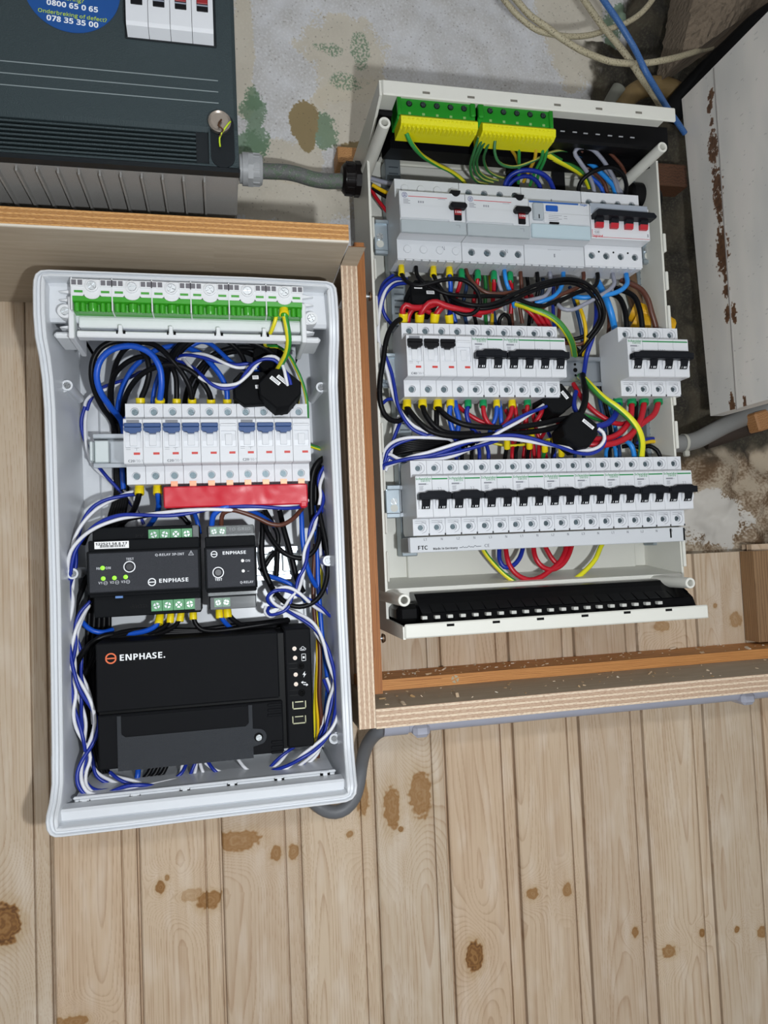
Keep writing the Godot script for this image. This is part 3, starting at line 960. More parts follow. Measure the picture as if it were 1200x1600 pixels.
func left_box() -> void:
	var t := thing("distribution_box", "light grey open box with waisted rim mounted low on the plank wall", "electrical box")
	var g := grey_shell()
	var line := "50.2 452 690, 50.6 490 690, 53.6 526 694, 60 558 706, 64.5 592 715, 68 640 720, 72.2 790 720, 76.4 940 720, 79.7 1175 720, 79.6 1226 716, 76 1255 704, 71.3 1275 694, 70.3 1286 690, 71.8 1298 690, 77 1306 690, 85 1309.6 690, 97 1309 690, 200 1297 690, 320 1281.8 690, 440 1267.2 690, 527 1256.6 690, 541 1254.4 690, 551.5 1249.6 690, 557.6 1241 690, 559 1228 690, 557.2 1212 700, 553.4 1168 717, 549 1080 720, 543 960 720, 538 820 720, 532.4 690 720, 528.6 602 719, 529.2 567 711, 530.6 532 700, 530 495 692, 527.9 462 690, 526 449 690, 520.5 441.6 690, 511 438.4 690, 495 437.4 690, 390 431.8 690, 280 428 690, 170 423.6 690, 76 420.2 690, 62.5 421.2 690, 54 427 690, 50.8 437 690"
	var rim := P3(line)
	var m := rim.size()
	# rounded ledge rim with a sealing groove, walls inside and outside: (inwards, forwards) from the rim; below -1 the forward value is an absolute depth
	var prof := [[0.010, -1.834], [0.0012, -0.012], [0.0, -0.004], [0.0002, -0.0012], [0.0012, 0.0], [0.0024, 0.0], [0.0032, -0.0010], [0.0034, -0.0036], [0.0060, -0.0036], [0.0064, -0.0012], [0.0072, -0.0002], [0.0090, -0.0002], [0.0099, -0.0010], [0.0104, -0.0050], [0.0150, -1.822]]
	var rings := []
	for k in m:
		var tg := rim[(k + 1) % m] - rim[(k + m - 1) % m]
		tg.z = 0.0
		tg = tg.normalized()
		var inn := Vector3(-tg.y, tg.x, 0)
		var ring := []
		var slim := lerpf(1.0, 0.62 if inn.y < 0.0 else 0.76, clampf(inn.y * inn.y * 1.4 - 0.3, 0.0, 1.0))
		for q in prof:
			var v: Vector3 = rim[k] + inn * q[0] * slim
			v.z = q[1] + 1.0 if q[1] < -1.0 else rim[k].z + q[1]
			ring.append(v)
		rings.append(ring)
	var b := MB.new()
	var wall := MB.new()
	for i in prof.size() - 1:
		var bb := wall if i == 0 or i == prof.size() - 2 else b
		for k in m:
			var k2 := (k + 1) % m
			var n0: Vector3 = (rings[k2][i] - rings[k][i]).cross(rings[k][i + 1] - rings[k][i]).normalized()
			var kk := (k + m - 1) % m
			var k3 := (k2 + 1) % m
			var na: Vector3 = (n0 + (rings[k][i] - rings[kk][i]).cross(rings[kk][i + 1] - rings[kk][i]).normalized()).normalized()
			var nb: Vector3 = (n0 + (rings[k3][i] - rings[k2][i]).cross(rings[k2][i + 1] - rings[k2][i]).normalized()).normalized()
			if bb == wall:
				na = n0
				nb = n0
			bb.tri(rings[k][i], rings[k2][i], rings[k2][i + 1], na, nb, nb)
			bb.tri(rings[k][i], rings[k2][i + 1], rings[k][i + 1], na, nb, na)
	obj("rim", b, g, t)
	obj("side_wall", wall, g, t)
	b = MB.new()
	var last := prof.size() - 1
	var mid := Vector3(-0.015, 1.515, -0.822)
	for k in m:
		b.otri(mid, rings[k][last], rings[(k + 1) % m][last], mid - Vector3(0, 0, 1))
	var bl := P(130, 640, 0.822)
	var tr := P(500, 560, 0.822)
	b.box(Vector3(P(158, 800, 0.82).x, P(300, 1180, 0.82).y, -0.823), Vector3(P(470, 800, 0.82).x, P(300, 545, 0.82).y, -0.816), 0.002)
	obj("back_panel", b, g, t)
	# front ledges at the top and bottom
	b = MB.new()
	rect(b, 66, 432, 521, 512, 0.706, 0.010, 0.003)
	obj("upper_ledge", b, g, t)
	b = MB.new()
	rect(b, 88, 1267, 541, 1236, 0.702, 0.02, 0.002)
	obj("lower_ledge", b, g, t)
	# cable bar with clips along the bottom
	b = MB.new()
	var a := P(113.5, 1246.5, 0.722)
	var c := P(525, 1207, 0.722)
	b.box(Vector3(a.x, c.y, -0.726), Vector3(c.x, a.y, -0.722), 0.0012)
	b.box(Vector3(a.x + 0.001, c.y - 0.022, -0.815), Vector3(c.x - 0.001, c.y + 0.001, -0.724), 0.001)
	var bar := obj("cable_bar", b, g, t)
	for q in [[132, 1252.5], [211, 1244], [289, 1234.5], [363, 1225.5], [436.5, 1217], [508, 1208.5]]:
		var p := P(q[0], q[1], 0.7215)
		var cl := MB.new()
		cl.box(p + Vector3(-0.0024, -0.011, -0.004), p + Vector3(0.0024, 0.0012, 0.0012), 0.0006)
		cl.box(p + Vector3(-0.0042, -0.0005, -0.004), p + Vector3(0.0042, 0.0022, 0.0005), 0.0005)
		var k := obj("clip", cl, g, bar)
		for s in [-1.0, 1.0]:
			var h := MB.new()
			h.box(p + Vector3(s * 0.0034 - 0.0012, -0.0016, -0.003), p + Vector3(s * 0.0034 + 0.0012, 0.0006, 0.0014))
			obj("clip_hole", h, black_hole(), bar)
	# screw lugs on the side walls
	for q in [[128.5, 1199, -1, 1.4], [89.5, 1197, -1, 1.0], [92.5, 602, -1, 1.0], [101, 897, -1, 1.0], [506, 605, 1, 1.0], [517, 876, 1, 1.0], [527, 1154, 1, 1.0]]:
		if q[3] > 1.2:
			continue
		var p: Vector3 = P(q[0], q[1], 0.748) + Vector3(-0.007 * q[2] if q[2] < 0 else -0.003, 0, 0)
		var l := MB.new()
		l.xf = Transform3D(Basis(), p)
		l.lathe([Vector2(0.0052, -0.06), Vector2(0.0052, 0), Vector2(0.0034, 0.0), Vector2(0.0034, -0.002), Vector2(0, -0.002)], 22, false)
		l.prism(PackedVector2Array([Vector2(0, 0.005), Vector2(q[2] * 0.013, 0.0085), Vector2(q[2] * 0.013, -0.0085), Vector2(0, -0.005)]), -0.05, -0.0035)
		var lug := obj("screw_lug", l, g, t)
		var sc := screw_head(lug, p + Vector3(0, 0, -0.0006), 0.0028, "screw", mat("dull_screw", rgb(130, 132, 134), 0.4, 0.7))

func black_hole() -> StandardMaterial3D:
	return mat("hole_black", rgb(14, 14, 15), 0.8)

func earth_strip() -> void:
	# six green and white push-in earth blocks on their carrier
	var t := thing("terminal_strip", "white and green strip of six earth terminal blocks across the grey box's top", "terminal strip")
	var white := mat("strip_white", rgb(226, 228, 230), 0.38)
	var green := mat("strip_green", rgb(58, 158, 36), 0.28)
	green.subsurf_scatter_enabled = true
	green.subsurf_scatter_strength = 0.1
	var d := 0.688
	var a := P(111, 432, d)
	var c := P(472.5, 462, d)
	var w := (c.x - a.x) / 6.0
	var x_at := func(i): return lerpf(a.x, c.x, i / 6.0)
	var top := P(290, 440, d).y
	var split := P(290, 467, d).y
	var low := P(290, 488, d).y
	for i in 6:
		var x: float = x_at.call(i)
		var blk := Node3D.new()
		blk.name = numbered(t, "terminal_block")
		t.add_child(blk, true)
		var cx := x + w * 0.5
		# white front with a rounded boss for the screw
		var q := PackedVector2Array([Vector2(x + 0.0003, top - 0.001), Vector2(x + 0.0003, split), Vector2(cx - 0.008, split)])
		for k in 9:
			var an := PI + PI * k / 8.0
			q.append(Vector2(cx + cos(an) * 0.0066, split + 0.0016 + sin(an) * 0.0042))
		q.append_array(PackedVector2Array([Vector2(cx + 0.008, split), Vector2(x + w - 0.0003, split), Vector2(x + w - 0.0003, top - 0.001)]))
		var b := MB.new()
		b.prism(q, -d - 0.03, -d)
		b.box(Vector3(x - 0.0004, low - 0.0006, -d - 0.03), Vector3(x + 0.0006, top, -d + 0.0008))
		obj("front", b, white, blk)
		b = MB.new()
		b.xf = Transform3D(Basis(), Vector3(cx, lerpf(top, split, 0.43), -d))
		b.lathe([Vector2(0.0058, -0.002), Vector2(0.0056, 0.0016), Vector2(0.0042, 0.0018), Vector2(0.0042, -0.001), Vector2(0, -0.001)], 24, false)
		obj("screw_collar", b, white, blk)
		screw_head(blk, Vector3(cx, lerpf(top, split, 0.43), -d + 0.0006), 0.0036, "terminal_screw", null, 0.7 + i)
		for s in [-1.0, 1.0]:
			var fr := MB.new()
			var wx = cx + s * w * 0.36
			var wy := lerpf(top, split, 0.27)
			fr.box(Vector3(wx - 0.0056, wy - 0.0034, -d - 0.001), Vector3(wx + 0.0056, wy + 0.0034, -d + 0.0009), 0.0003)
			obj("marker_frame", fr, white, blk)
			for e in [-1.0, 1.0]:
				var wb := MB.new()
				wb.box(Vector3(wx + e * 0.0026 - 0.0020, wy - 0.0022, -d), Vector3(wx + e * 0.0026 + 0.0020, wy + 0.0024, -d + 0.0012), 0.0002)
				obj("marker_window", wb, mat("marker_grey", rgb(112, 110, 116), 0.5), blk)
			wb_dash(blk, Vector3(cx + s * w * 0.33, lerpf(top, split, 0.76), -d), green)
		# green lower half, its lobes
		b = MB.new()
		b.prism_x(PackedVector2Array([Vector2(-d - 0.03, low), Vector2(-d - 0.006, low), Vector2(-d - 0.006, low + 0.007), Vector2(-d - 0.0015, low + 0.0085), Vector2(-d - 0.0005, split), Vector2(-d - 0.03, split)]), x + 0.0006, x + w - 0.0004)
		obj("green_base", b, green, blk)
		for k in 5:
			var r := 0.0034 if k == 2 else 0.0021
			var lx: float = cx + [-0.0135, -0.0085, 0.0, 0.0085, 0.0135][k]
			b = MB.new()
			b.xf = Transform3D(Basis(Vector3.RIGHT, PI / 2) * Basis.from_scale(Vector3(1.25, 1.0, 1.0)), Vector3(lx, low + 0.0078, -d - 0.0045))
			b.lathe([Vector2(r * 0.7, 0.0), Vector2(r, 0.0008), Vector2(r, 0.0062), Vector2(r * 0.8, 0.0082), Vector2(0, 0.0086)], 14)
			obj("release_lobe", b, green, blk)
	# carrier below
	var car := MB.new()
	var pl := [P(122, 486, 0.704), P(474, 514, 0.704)]
	car.box(Vector3(pl[0].x, P(290, 514.5, 0.704).y, -0.715), Vector3(pl[1].x, low - 0.0004, -0.705), 0.001)
	car.box(Vector3(pl[0].x - 0.001, P(290, 529.5, 0.700).y, -0.712), Vector3(pl[1].x + 0.001, P(290, 519.5, 0.700).y, -0.700), 0.001)
	car.box(Vector3(a.x + 0.0004, P(290, 520, 0.713).y, -0.722), Vector3(c.x, top, -0.718))
	var carrier := obj("carrier", car, white, t)
	for x in [188.0, 267.0, 341.0, 413.0]:
		var p := P(x, 514.5 + (x - 188) * 0.022, 0.700)
		var k := MB.new()
		k.box(p + Vector3(-0.0018, -0.004, -0.006), p + Vector3(0.0018, 0.0042, 0.0006), 0.0005)
		obj("clip", k, white, carrier)
		k = MB.new()
		k.box(p + Vector3(0.0022, -0.0042, -0.004), p + Vector3(0.0044, -0.001, 0.0004))
		k.box(p + Vector3(-0.0036, -0.0042, -0.004), p + Vector3(-0.0022, -0.001, 0.0004))
		obj("clip_hole", k, black_hole(), carrier)
	for q in [[101, 486, -1.0, 112], [486.5, 497, 1.0, 474]]:
		var p := P(q[0], q[1], 0.696)
		var e := MB.new()
		e.xf = Transform3D(Basis(), p)
		e.lathe([Vector2(0.0062, -0.03), Vector2(0.0062, 0), Vector2(0.0038, 0), Vector2(0.0038, -0.001), Vector2(0, -0.001)], 24, false)
		e.prism(PackedVector2Array([Vector2(-0.0062 * q[2], -0.006), Vector2(-0.0062 * q[2], 0.002), Vector2(0, 0.0062), Vector2(0, -0.0062)]), -0.03, -0.001)
		e.xf = Transform3D()
		var ex := P(q[3], 500, 0.698).x
		e.box(Vector3(ex - 0.0024, P(290, 533, 0.698).y, -0.758), Vector3(ex + 0.0024, P(290, 470, 0.698).y, -0.695), 0.0008)
		for f in [457.0, 470.0, 512.0]:
			var yy := P(q[0], f + (8 if q[2] > 0 else 0), 0.703).y
			e.prism(PackedVector2Array([Vector2(ex, yy + 0.002), Vector2(ex + q[2] * 0.011, yy), Vector2(ex, yy - 0.002)]), -0.713, -0.701)
		e.box(Vector3(minf(ex, ex + q[2] * 0.017), P(290, 530, 0.703).y, -0.748), Vector3(maxf(ex, ex + q[2] * 0.017), P(290, 521, 0.703).y, -0.705), 0.002)
		var br := obj("end_bracket", e, white, t)
		screw_head(br, p + Vector3(0, 0, 0.0003), 0.0035, "screw")

func wb_dash(parent: Node3D, p: Vector3, m: Material) -> void:
	var b := MB.new()
	b.box(p + Vector3(-0.0036, -0.0010, -0.001), p + Vector3(0.0036, 0.0010, 0.0004))
	obj("green_window", b, m, parent)

# ------------------------------------------------------------------ breakers
func case_profile(y_half: float, z_term: float, z_nose: float, nose: float, notch := true) -> PackedVector2Array:
	# side outline of a breaker in (z, y): foot on the rail at z = 0
	var q := PackedVector2Array([Vector2(0.0, -y_half + 0.004), Vector2(0.006, -y_half), Vector2(z_term, -y_half), Vector2(z_term, -nose), Vector2(z_nose - 0.001, -nose), Vector2(z_nose, -nose + 0.001)])
	if notch:
		q.append_array(PackedVector2Array([Vector2(z_nose, -0.0062), Vector2(z_nose - 0.0022, -0.0058), Vector2(z_nose - 0.0016, 0.0), Vector2(z_nose - 0.0026, 0.0066), Vector2(z_nose - 0.0028, 0.0165), Vector2(z_nose, 0.0168)]))
	q.append_array(PackedVector2Array([Vector2(z_nose, nose - 0.001), Vector2(z_nose - 0.001, nose), Vector2(z_term, nose), Vector2(z_term, y_half), Vector2(0.006, y_half), Vector2(0.0, y_half - 0.004)]))
	return q

func terminal_face(b: MB, x0: float, x1: float, y0: float, y1: float, z: float, hole: Vector2, r: float) -> void:
	# shoulder of the case with a round well for the screw
	b.plate_with_hole(x0, x1, y0, y1, z, hole, r, 0.0032)
	var c := Vector3((x0 + x1) / 2, (y0 + y1) / 2, z - 0.002)
	for e in [[Vector3(x0, y0, z), Vector3(x1, y0, z)], [Vector3(x1, y0, z), Vector3(x1, y1, z)], [Vector3(x1, y1, z), Vector3(x0, y1, z)], [Vector3(x0, y1, z), Vector3(x0, y0, z)]]:
		var dz := Vector3(0, 0, -0.004)
		b.oquad(e[0], e[1], e[1] + dz, e[0] + dz, c)

const Z_TERM := 0.043
const Z_NOSE := 0.061

func case_mesh(key: String, n: int, w: float, y_half: float, nose: float, r: float, notch: bool, split: bool, extra_z := 0.0) -> ArrayMesh:
	# n poles side by side, divided by thin grooves
	if mats.has(key):
		return mats[key]
	var b := MB.new()
	var q := case_profile(y_half, Z_TERM - 0.004, Z_NOSE, nose, notch)
	for i in n:
		var x0 := (i - n / 2.0) * w + (0.00018 if split or i == 0 else 0.0)
		var x1 := (i + 1 - n / 2.0) * w - (0.00018 if split or i == n - 1 else 0.0)
		if notch:
			# side cheeks keep the notch closed
			b.prism_x(q, x0 + 0.0016, x1 - 0.0016)
			var flat := case_profile(y_half, Z_TERM - 0.004, Z_NOSE, nose, false)
			b.prism_x(flat, x0, x0 + 0.0016)
			b.prism_x(flat, x1 - 0.0016, x1)
		else:
			b.prism_x(q, x0, x1)
		for s in [-1.0, 1.0]:
			var ya: float = nose * 1.0 + 0.0002 if s > 0 else -y_half
			var yb: float = y_half if s > 0 else -nose - 0.0002
			terminal_face(b, x0, x1, ya, yb, Z_TERM, Vector2((x0 + x1) / 2, (ya + yb) / 2 + (0.001 if s > 0 else -0.0006)), r)
	mats[key] = b.mesh()
	return mats[key]

func breaker(called: String, label: String, group: String, at: Vector3, n: int, w: float, look: String, y_half := 0.0396, nose := 0.0218) -> Node3D:
	# look: "blue" / "black" one toggle per pole, last one may be a neutral; "bar" poles tied by a bar; at = middle of the foot
	var t := thing(called, label, "circuit breaker", at, group)
	var white := white_case()
	var notch := look.begins_with("flag")
	obj("case", case_mesh("case_%s_%d_%.4f" % [look, n, w], n, w, y_half, nose, 0.0040 if notch else 0.0038, notch, true), white, t)
	var steel := mat("screw_steel", rgb(122, 128, 132), 0.35, 0.8)
	for i in n:
		var cx := (i + 0.5 - n / 2.0) * w
		for s in [-1.0, 1.0]:
			var y: float = (nose + y_half) / 2 + 0.001 if s > 0 else -(nose + y_half) / 2 - 0.0006
			screw_head(t, Vector3(cx, y, Z_TERM - 0.0024), 0.0031 if notch else 0.0028, "terminal_screw", steel, rng.randf() * 1.5)
	return t

func flag_toggles(t: Node3D, n: int, w: float, blue: bool, neutral: int) -> void:
	# the wide toggles of the flag-type breakers, their red flags and small print
	var tm := mat("toggle_blue", rgb(44, 78, 132), 0.4) if blue else mat("toggle_black")
	for i in n:
		var cx := (i + 0.5 - n / 2.0) * w
		var hw := w / 2 - 0.0009
		if i != neutral:
			var b := MB.new()
			b.box(Vector3(cx - hw, 0.0132, Z_NOSE - 0.003), Vector3(cx + hw, 0.0170, Z_NOSE + 0.0034), 0.0006)
			b.prism(PackedVector2Array([Vector2(cx - hw, 0.0128), Vector2(cx - hw, 0.0100), Vector2(cx - hw * 0.78, 0.0088), Vector2(cx - hw * 0.45, 0.0086), Vector2(cx - hw * 0.38, 0.0074), Vector2(cx + hw * 0.38, 0.0074), Vector2(cx + hw * 0.45, 0.0086), Vector2(cx + hw * 0.78, 0.0088), Vector2(cx + hw, 0.0100), Vector2(cx + hw, 0.0128)]), Z_NOSE - 0.003, Z_NOSE + 0.0026)
			obj("toggle", b, tm, t)
		else:
			var b := MB.new()
			b.box(Vector3(cx - hw, 0.0095, Z_NOSE - 0.003), Vector3(cx + hw, 0.0165, Z_NOSE - 0.0006), 0.0004)
			b.box(Vector3(cx - hw, 0.0142, Z_NOSE - 0.003), Vector3(cx + hw, 0.0165, Z_NOSE + 0.0008), 0.0004)
			obj("blank_cover", b, white_case(), t)
		var k := MB.new()
		k.box(Vector3(cx - 0.0034, -0.0045, Z_NOSE - 0.003), Vector3(cx + 0.0034, 0.0068, Z_NOSE - 0.0009), 0.0005)
		obj("slider", k, white_case(), t)
		k = MB.new()
		k.box(Vector3(cx + 0.0002, -0.0131, Z_NOSE - 0.001), Vector3(cx + 0.0060, -0.0109, Z_NOSE + 0.0003), 0.0001)
		obj("red_flag", k, mat("flag_red", rgb(206, 62, 54), 0.4), t)
	var ink := mat("ink", rgb(84, 88, 98), 0.6)
	var lx := (0.5 - n / 2.0) * w
	var rb := MB.new()
	rb.box(Vector3(lx - 0.0058, 0.0178, Z_NOSE - 0.0002), Vector3(lx + 0.0058, 0.0204, Z_NOSE + 0.0002))
	obj("maker_plate", rb, mat("maker_grey", rgb(132, 134, 140), 0.5), t)
	words(t, "print", "C20" if blue else "C40", 0.0017, Vector3(lx - 0.0020, -0.0190, Z_NOSE), ink, true, 1.1)
	words(t, "print", "/30-1", 0.0011, Vector3(lx + 0.0050, -0.0190, Z_NOSE), mat("ink_pale", rgb(140, 142, 150), 0.6), false)
	var l := MB.new()
	for y in [-0.0065, -0.0082]:
		l.box(Vector3(lx - 0.0066, y, Z_NOSE - 0.0002), Vector3(lx - 0.0026, y + 0.0003, Z_NOSE + 0.0001))
	l.box(Vector3(lx + 0.001, -0.0068, Z_NOSE - 0.0002), Vector3(lx + 0.005, -0.0065, Z_NOSE + 0.0001))
	l.box(Vector3(lx + 0.0028, -0.009, Z_NOSE - 0.0002), Vector3(lx + 0.0031, -0.0068, Z_NOSE + 0.0001))
	obj("circuit_mark", l, mat("ink_pale"), t)

func rail(called: String, label: String, a: Vector3, x1: float, holes := []) -> Node3D:
	# top-hat rail from a to x1, its middle at the height of a, crown at a.z
	var t := thing(called, label, "mounting rail")
	var b := MB.new()
	for s in [-1.0, 1.0]:
		b.box(Vector3(a.x, a.y + s * 0.0175 - (0.0045 if s > 0 else 0.0), a.z + 0.0012), Vector3(x1, a.y + s * 0.0175 + (0.0045 if s < 0 else 0.0), a.z + 0.0024), 0.0003)
		b.box(Vector3(a.x, a.y + s * 0.0130 - 0.0006, a.z - 0.005), Vector3(x1, a.y + s * 0.0130 + 0.0006, a.z + 0.0020), 0.0003)
	b.box(Vector3(a.x, a.y - 0.0132, a.z - 0.0062), Vector3(x1, a.y + 0.0132, a.z - 0.005), 0.0002)
	obj("channel", b, mat("rail_steel", rgb(168, 174, 180), 0.3, 0.75), t)
	for h in holes:
		var k := MB.new()
		k.xf = Transform3D(Basis(), Vector3(h.x, h.y, a.z - 0.005))
		k.lathe([Vector2(h.z, 0.0), Vector2(h.z, 0.0002), Vector2(0, 0.0002)], 18, false)
		obj("hole", k, black_hole(), t)
	return t

func left_devices() -> void:
	earth_strip()
	# upper rail and ten poles
	var x0 := P(196.5, 690, ROW).x
	var x1 := P(482, 690, ROW).x
	var w := (x1 - x0) / 10.0
	var yc := P(340, 692.5, ROW).y
	var zf := -ROW - Z_TERM
	rail("top_hat_rail", "bright steel rail end left of the blue-toggled breakers", Vector3(P(146, 705, 0.79).x, P(160, 705, 0.79).y, zf), x1 + 0.002)
	var e := thing("rail_stop", "steel end bracket with a pale glare plate on the rail left of the blue-toggled breakers", "bracket")
	var b := MB.new()
	rect(b, 139, 689, 146, 721, 0.783, 0.02, 0.001)
	rect(b, 147, 688, 171, 723, 0.788, 0.003, 0.001)  # pale plate standing in for the lamp's reflection on the rail
	obj("plate", b, mat("zinc_glare", rgb(206, 214, 214), 0.4, 0.35), e)
	for q in [[2, 0, -1, "grey-white two-pole breaker with two blue toggles beside the steel rail end"], [4, 2, 3, "grey-white four-pole breaker with three blue toggles in the middle of the grey box's breaker row"], [4, 6, 3, "grey-white four-pole breaker with three blue toggles at the right end of the grey box's row"]]:
		var br := breaker("circuit_breaker", q[3], "blue-toggled breakers", Vector3(x0 + (q[1] + q[0] / 2.0) * w, yc, zf), q[0], w, "flag_blue")
		flag_toggles(br, q[0], w, true, q[2])
	# red taped comb bar
	var t := thing("taped_comb_bar", "comb bar wrapped in shiny red tape under the blue-toggled breakers", "busbar")
	b = MB.new()
	var a := P(255, 760.5, 0.736)
	var c := P(481.5, 787.5, 0.736)
	b.box(Vector3(a.x, c.y, -0.762), Vector3(c.x, a.y, -0.736), 0.0012)
	b.box(Vector3(c.x - 0.008, c.y - 0.0035, -0.758), Vector3(c.x - 0.0006, c.y + 0.004, -0.7355), 0.0015)
	var red := mat("tape_red", rgb(206, 24, 46), 0.28)
	textured(red, "tape_relief", 0.012, 3.0, 3.0)
	obj("tape", b, red, t)
	for i in 8:
		var tx := x0 + (i + 2.5) * w
		var k := MB.new()
		k.box(Vector3(tx - 0.0032, a.y - 0.001, -0.748), Vector3(tx + 0.0032, a.y + 0.006, -0.7455))
		obj("copper_tooth", k, mat("copper", rgb(216, 150, 122), 0.35, 0.7), t)
	relays()
	gateway()
	# lower rail to the right of the relays
	var r2 := rail("top_hat_rail", "bright steel rail end right of the two black relays", Vector3(P(400, 880, 0.79).x, P(430, 880, 0.79).y, -0.79), P(470, 880, 0.79).x, [])
	b = MB.new()
	rect(b, 411, 866, 437, 893, 0.788, 0.004, 0.001)
	rect(b, 441, 865, 470, 892, 0.788, 0.004, 0.001)
	obj("fixing_plate", b, mat("zinc_glare"), r2)  # brightened in colour to stand for the lamp's reflection
	screw_head(r2, P(425, 880, 0.787), 0.0035, "screw")
	# current clamps among the upper wires
	current_clamp("black current clamp with two white stickers above the right-hand blue-toggled breaker", P(438, 606, 0.728), 0.0190, -0.72, [[Vector2(-0.004, 0.008), 0.012], [Vector2(-0.0085, 0.0025), 0.0115]])
	current_clamp("black current clamp half hidden behind its neighbour over the third row terminal", P(396, 606, 0.742), 0.0195, 0.05, [[Vector2(0.003, 0.011), 0.006], [Vector2(0.006, 0.001), 0.008]], 0.9)
	current_clamp("small black current clamp below the green earth blocks, behind the white wire arc", P(421, 556, 0.752), 0.0150, 0.6, [])

func current_clamp(label: String, at: Vector3, s: float, turn: float, stickers: Array, flat := 1.0) -> void:
	var t := thing("current_clamp", label, "current sensor", at, "black current clamps")
	t.rotation.z = turn
	t.rotation.x = -0.15
	var bm := textured(mat("clamp_black", rgb(15, 16, 18), 0.65), "clamp_relief", 0.3, 0.8, 30.0)
	var q := PackedVector2Array()
	for k in [[-1.0, -0.55], [-0.55, -1.0], [0.55, -1.0], [1.0, -0.5], [1.0, 0.5], [0.6, 1.0], [-0.6, 1.0], [-1.0, 0.55]]:
		q.append(Vector2(k[0] * s, k[1] * s * flat))
	var b := MB.new()
	b.prism(q, -0.030, -0.0018)
	var q2 := PackedVector2Array()
	for p in q:
		q2.append(p * 0.93)
	for k in 8:
		b.quad(Vector3(q[k].x, q[k].y, -0.0018), Vector3(q[(k + 1) % 8].x, q[(k + 1) % 8].y, -0.0018), Vector3(q2[(k + 1) % 8].x, q2[(k + 1) % 8].y, 0), Vector3(q2[k].x, q2[k].y, 0))
	b.prism(q2, -0.003, 0)
	obj("body", b, bm, t)
	b = MB.new()
	b.box(Vector3(-s * 1.03, -s * 0.12, -0.026), Vector3(s * 1.03, -s * 0.02, -0.004), 0.0006)
	obj("hinge_seam", b, bm, t)
	for k in stickers:
		b = MB.new()
		b.box(Vector3(k[0].x - k[1] / 2, k[0].y - 0.0019, -0.0005), Vector3(k[0].x + k[1] / 2, k[0].y + 0.0019, 0.0003))
		var st := obj("sticker", b, mat("sticker_white", rgb(232, 234, 236), 0.5), t)
		b = MB.new()
		for i in 2:
			b.box(Vector3(k[0].x - k[1] * 0.4, k[0].y - 0.0008 + i * 0.0013, 0.0002), Vector3(k[0].x + k[1] * 0.38, k[0].y - 0.0004 + i * 0.0013, 0.0005))
		obj("sticker_print", b, mat("ink"), st)

func logo_ring(parent: Node3D, at: Vector3, r: float, m: Material) -> void:
	# two open half rings and a bar between them
	var b := MB.new()
	for half in 2:
		for k in 12:
			var a0: float = (0.16 if half == 0 else PI + 0.16) + (PI - 0.32) * k / 12.0
			var a1: float = (0.16 if half == 0 else PI + 0.16) + (PI - 0.32) * (k + 1) / 12.0
			b.quad(Vector3(cos(a0), sin(a0), 0) * r * 0.74, Vector3(cos(a0), sin(a0), 0) * r, Vector3(cos(a1), sin(a1), 0) * r, Vector3(cos(a1), sin(a1), 0) * r * 0.74)
	b.quad(Vector3(-r * 0.98, -r * 0.12, 0), Vector3(r * 0.98, -r * 0.12, 0), Vector3(r * 0.98, r * 0.12, 0), Vector3(-r * 0.98, r * 0.12, 0))
	var o := obj("ring_emblem", b, m, parent)
	o.position = at + Vector3(0, 0, 0.0003)

func black_shell() -> StandardMaterial3D:
	return textured(mat("shell_black", rgb(19, 21, 24), 0.7), "shell_relief", 0.35, 1.0, 40.0)

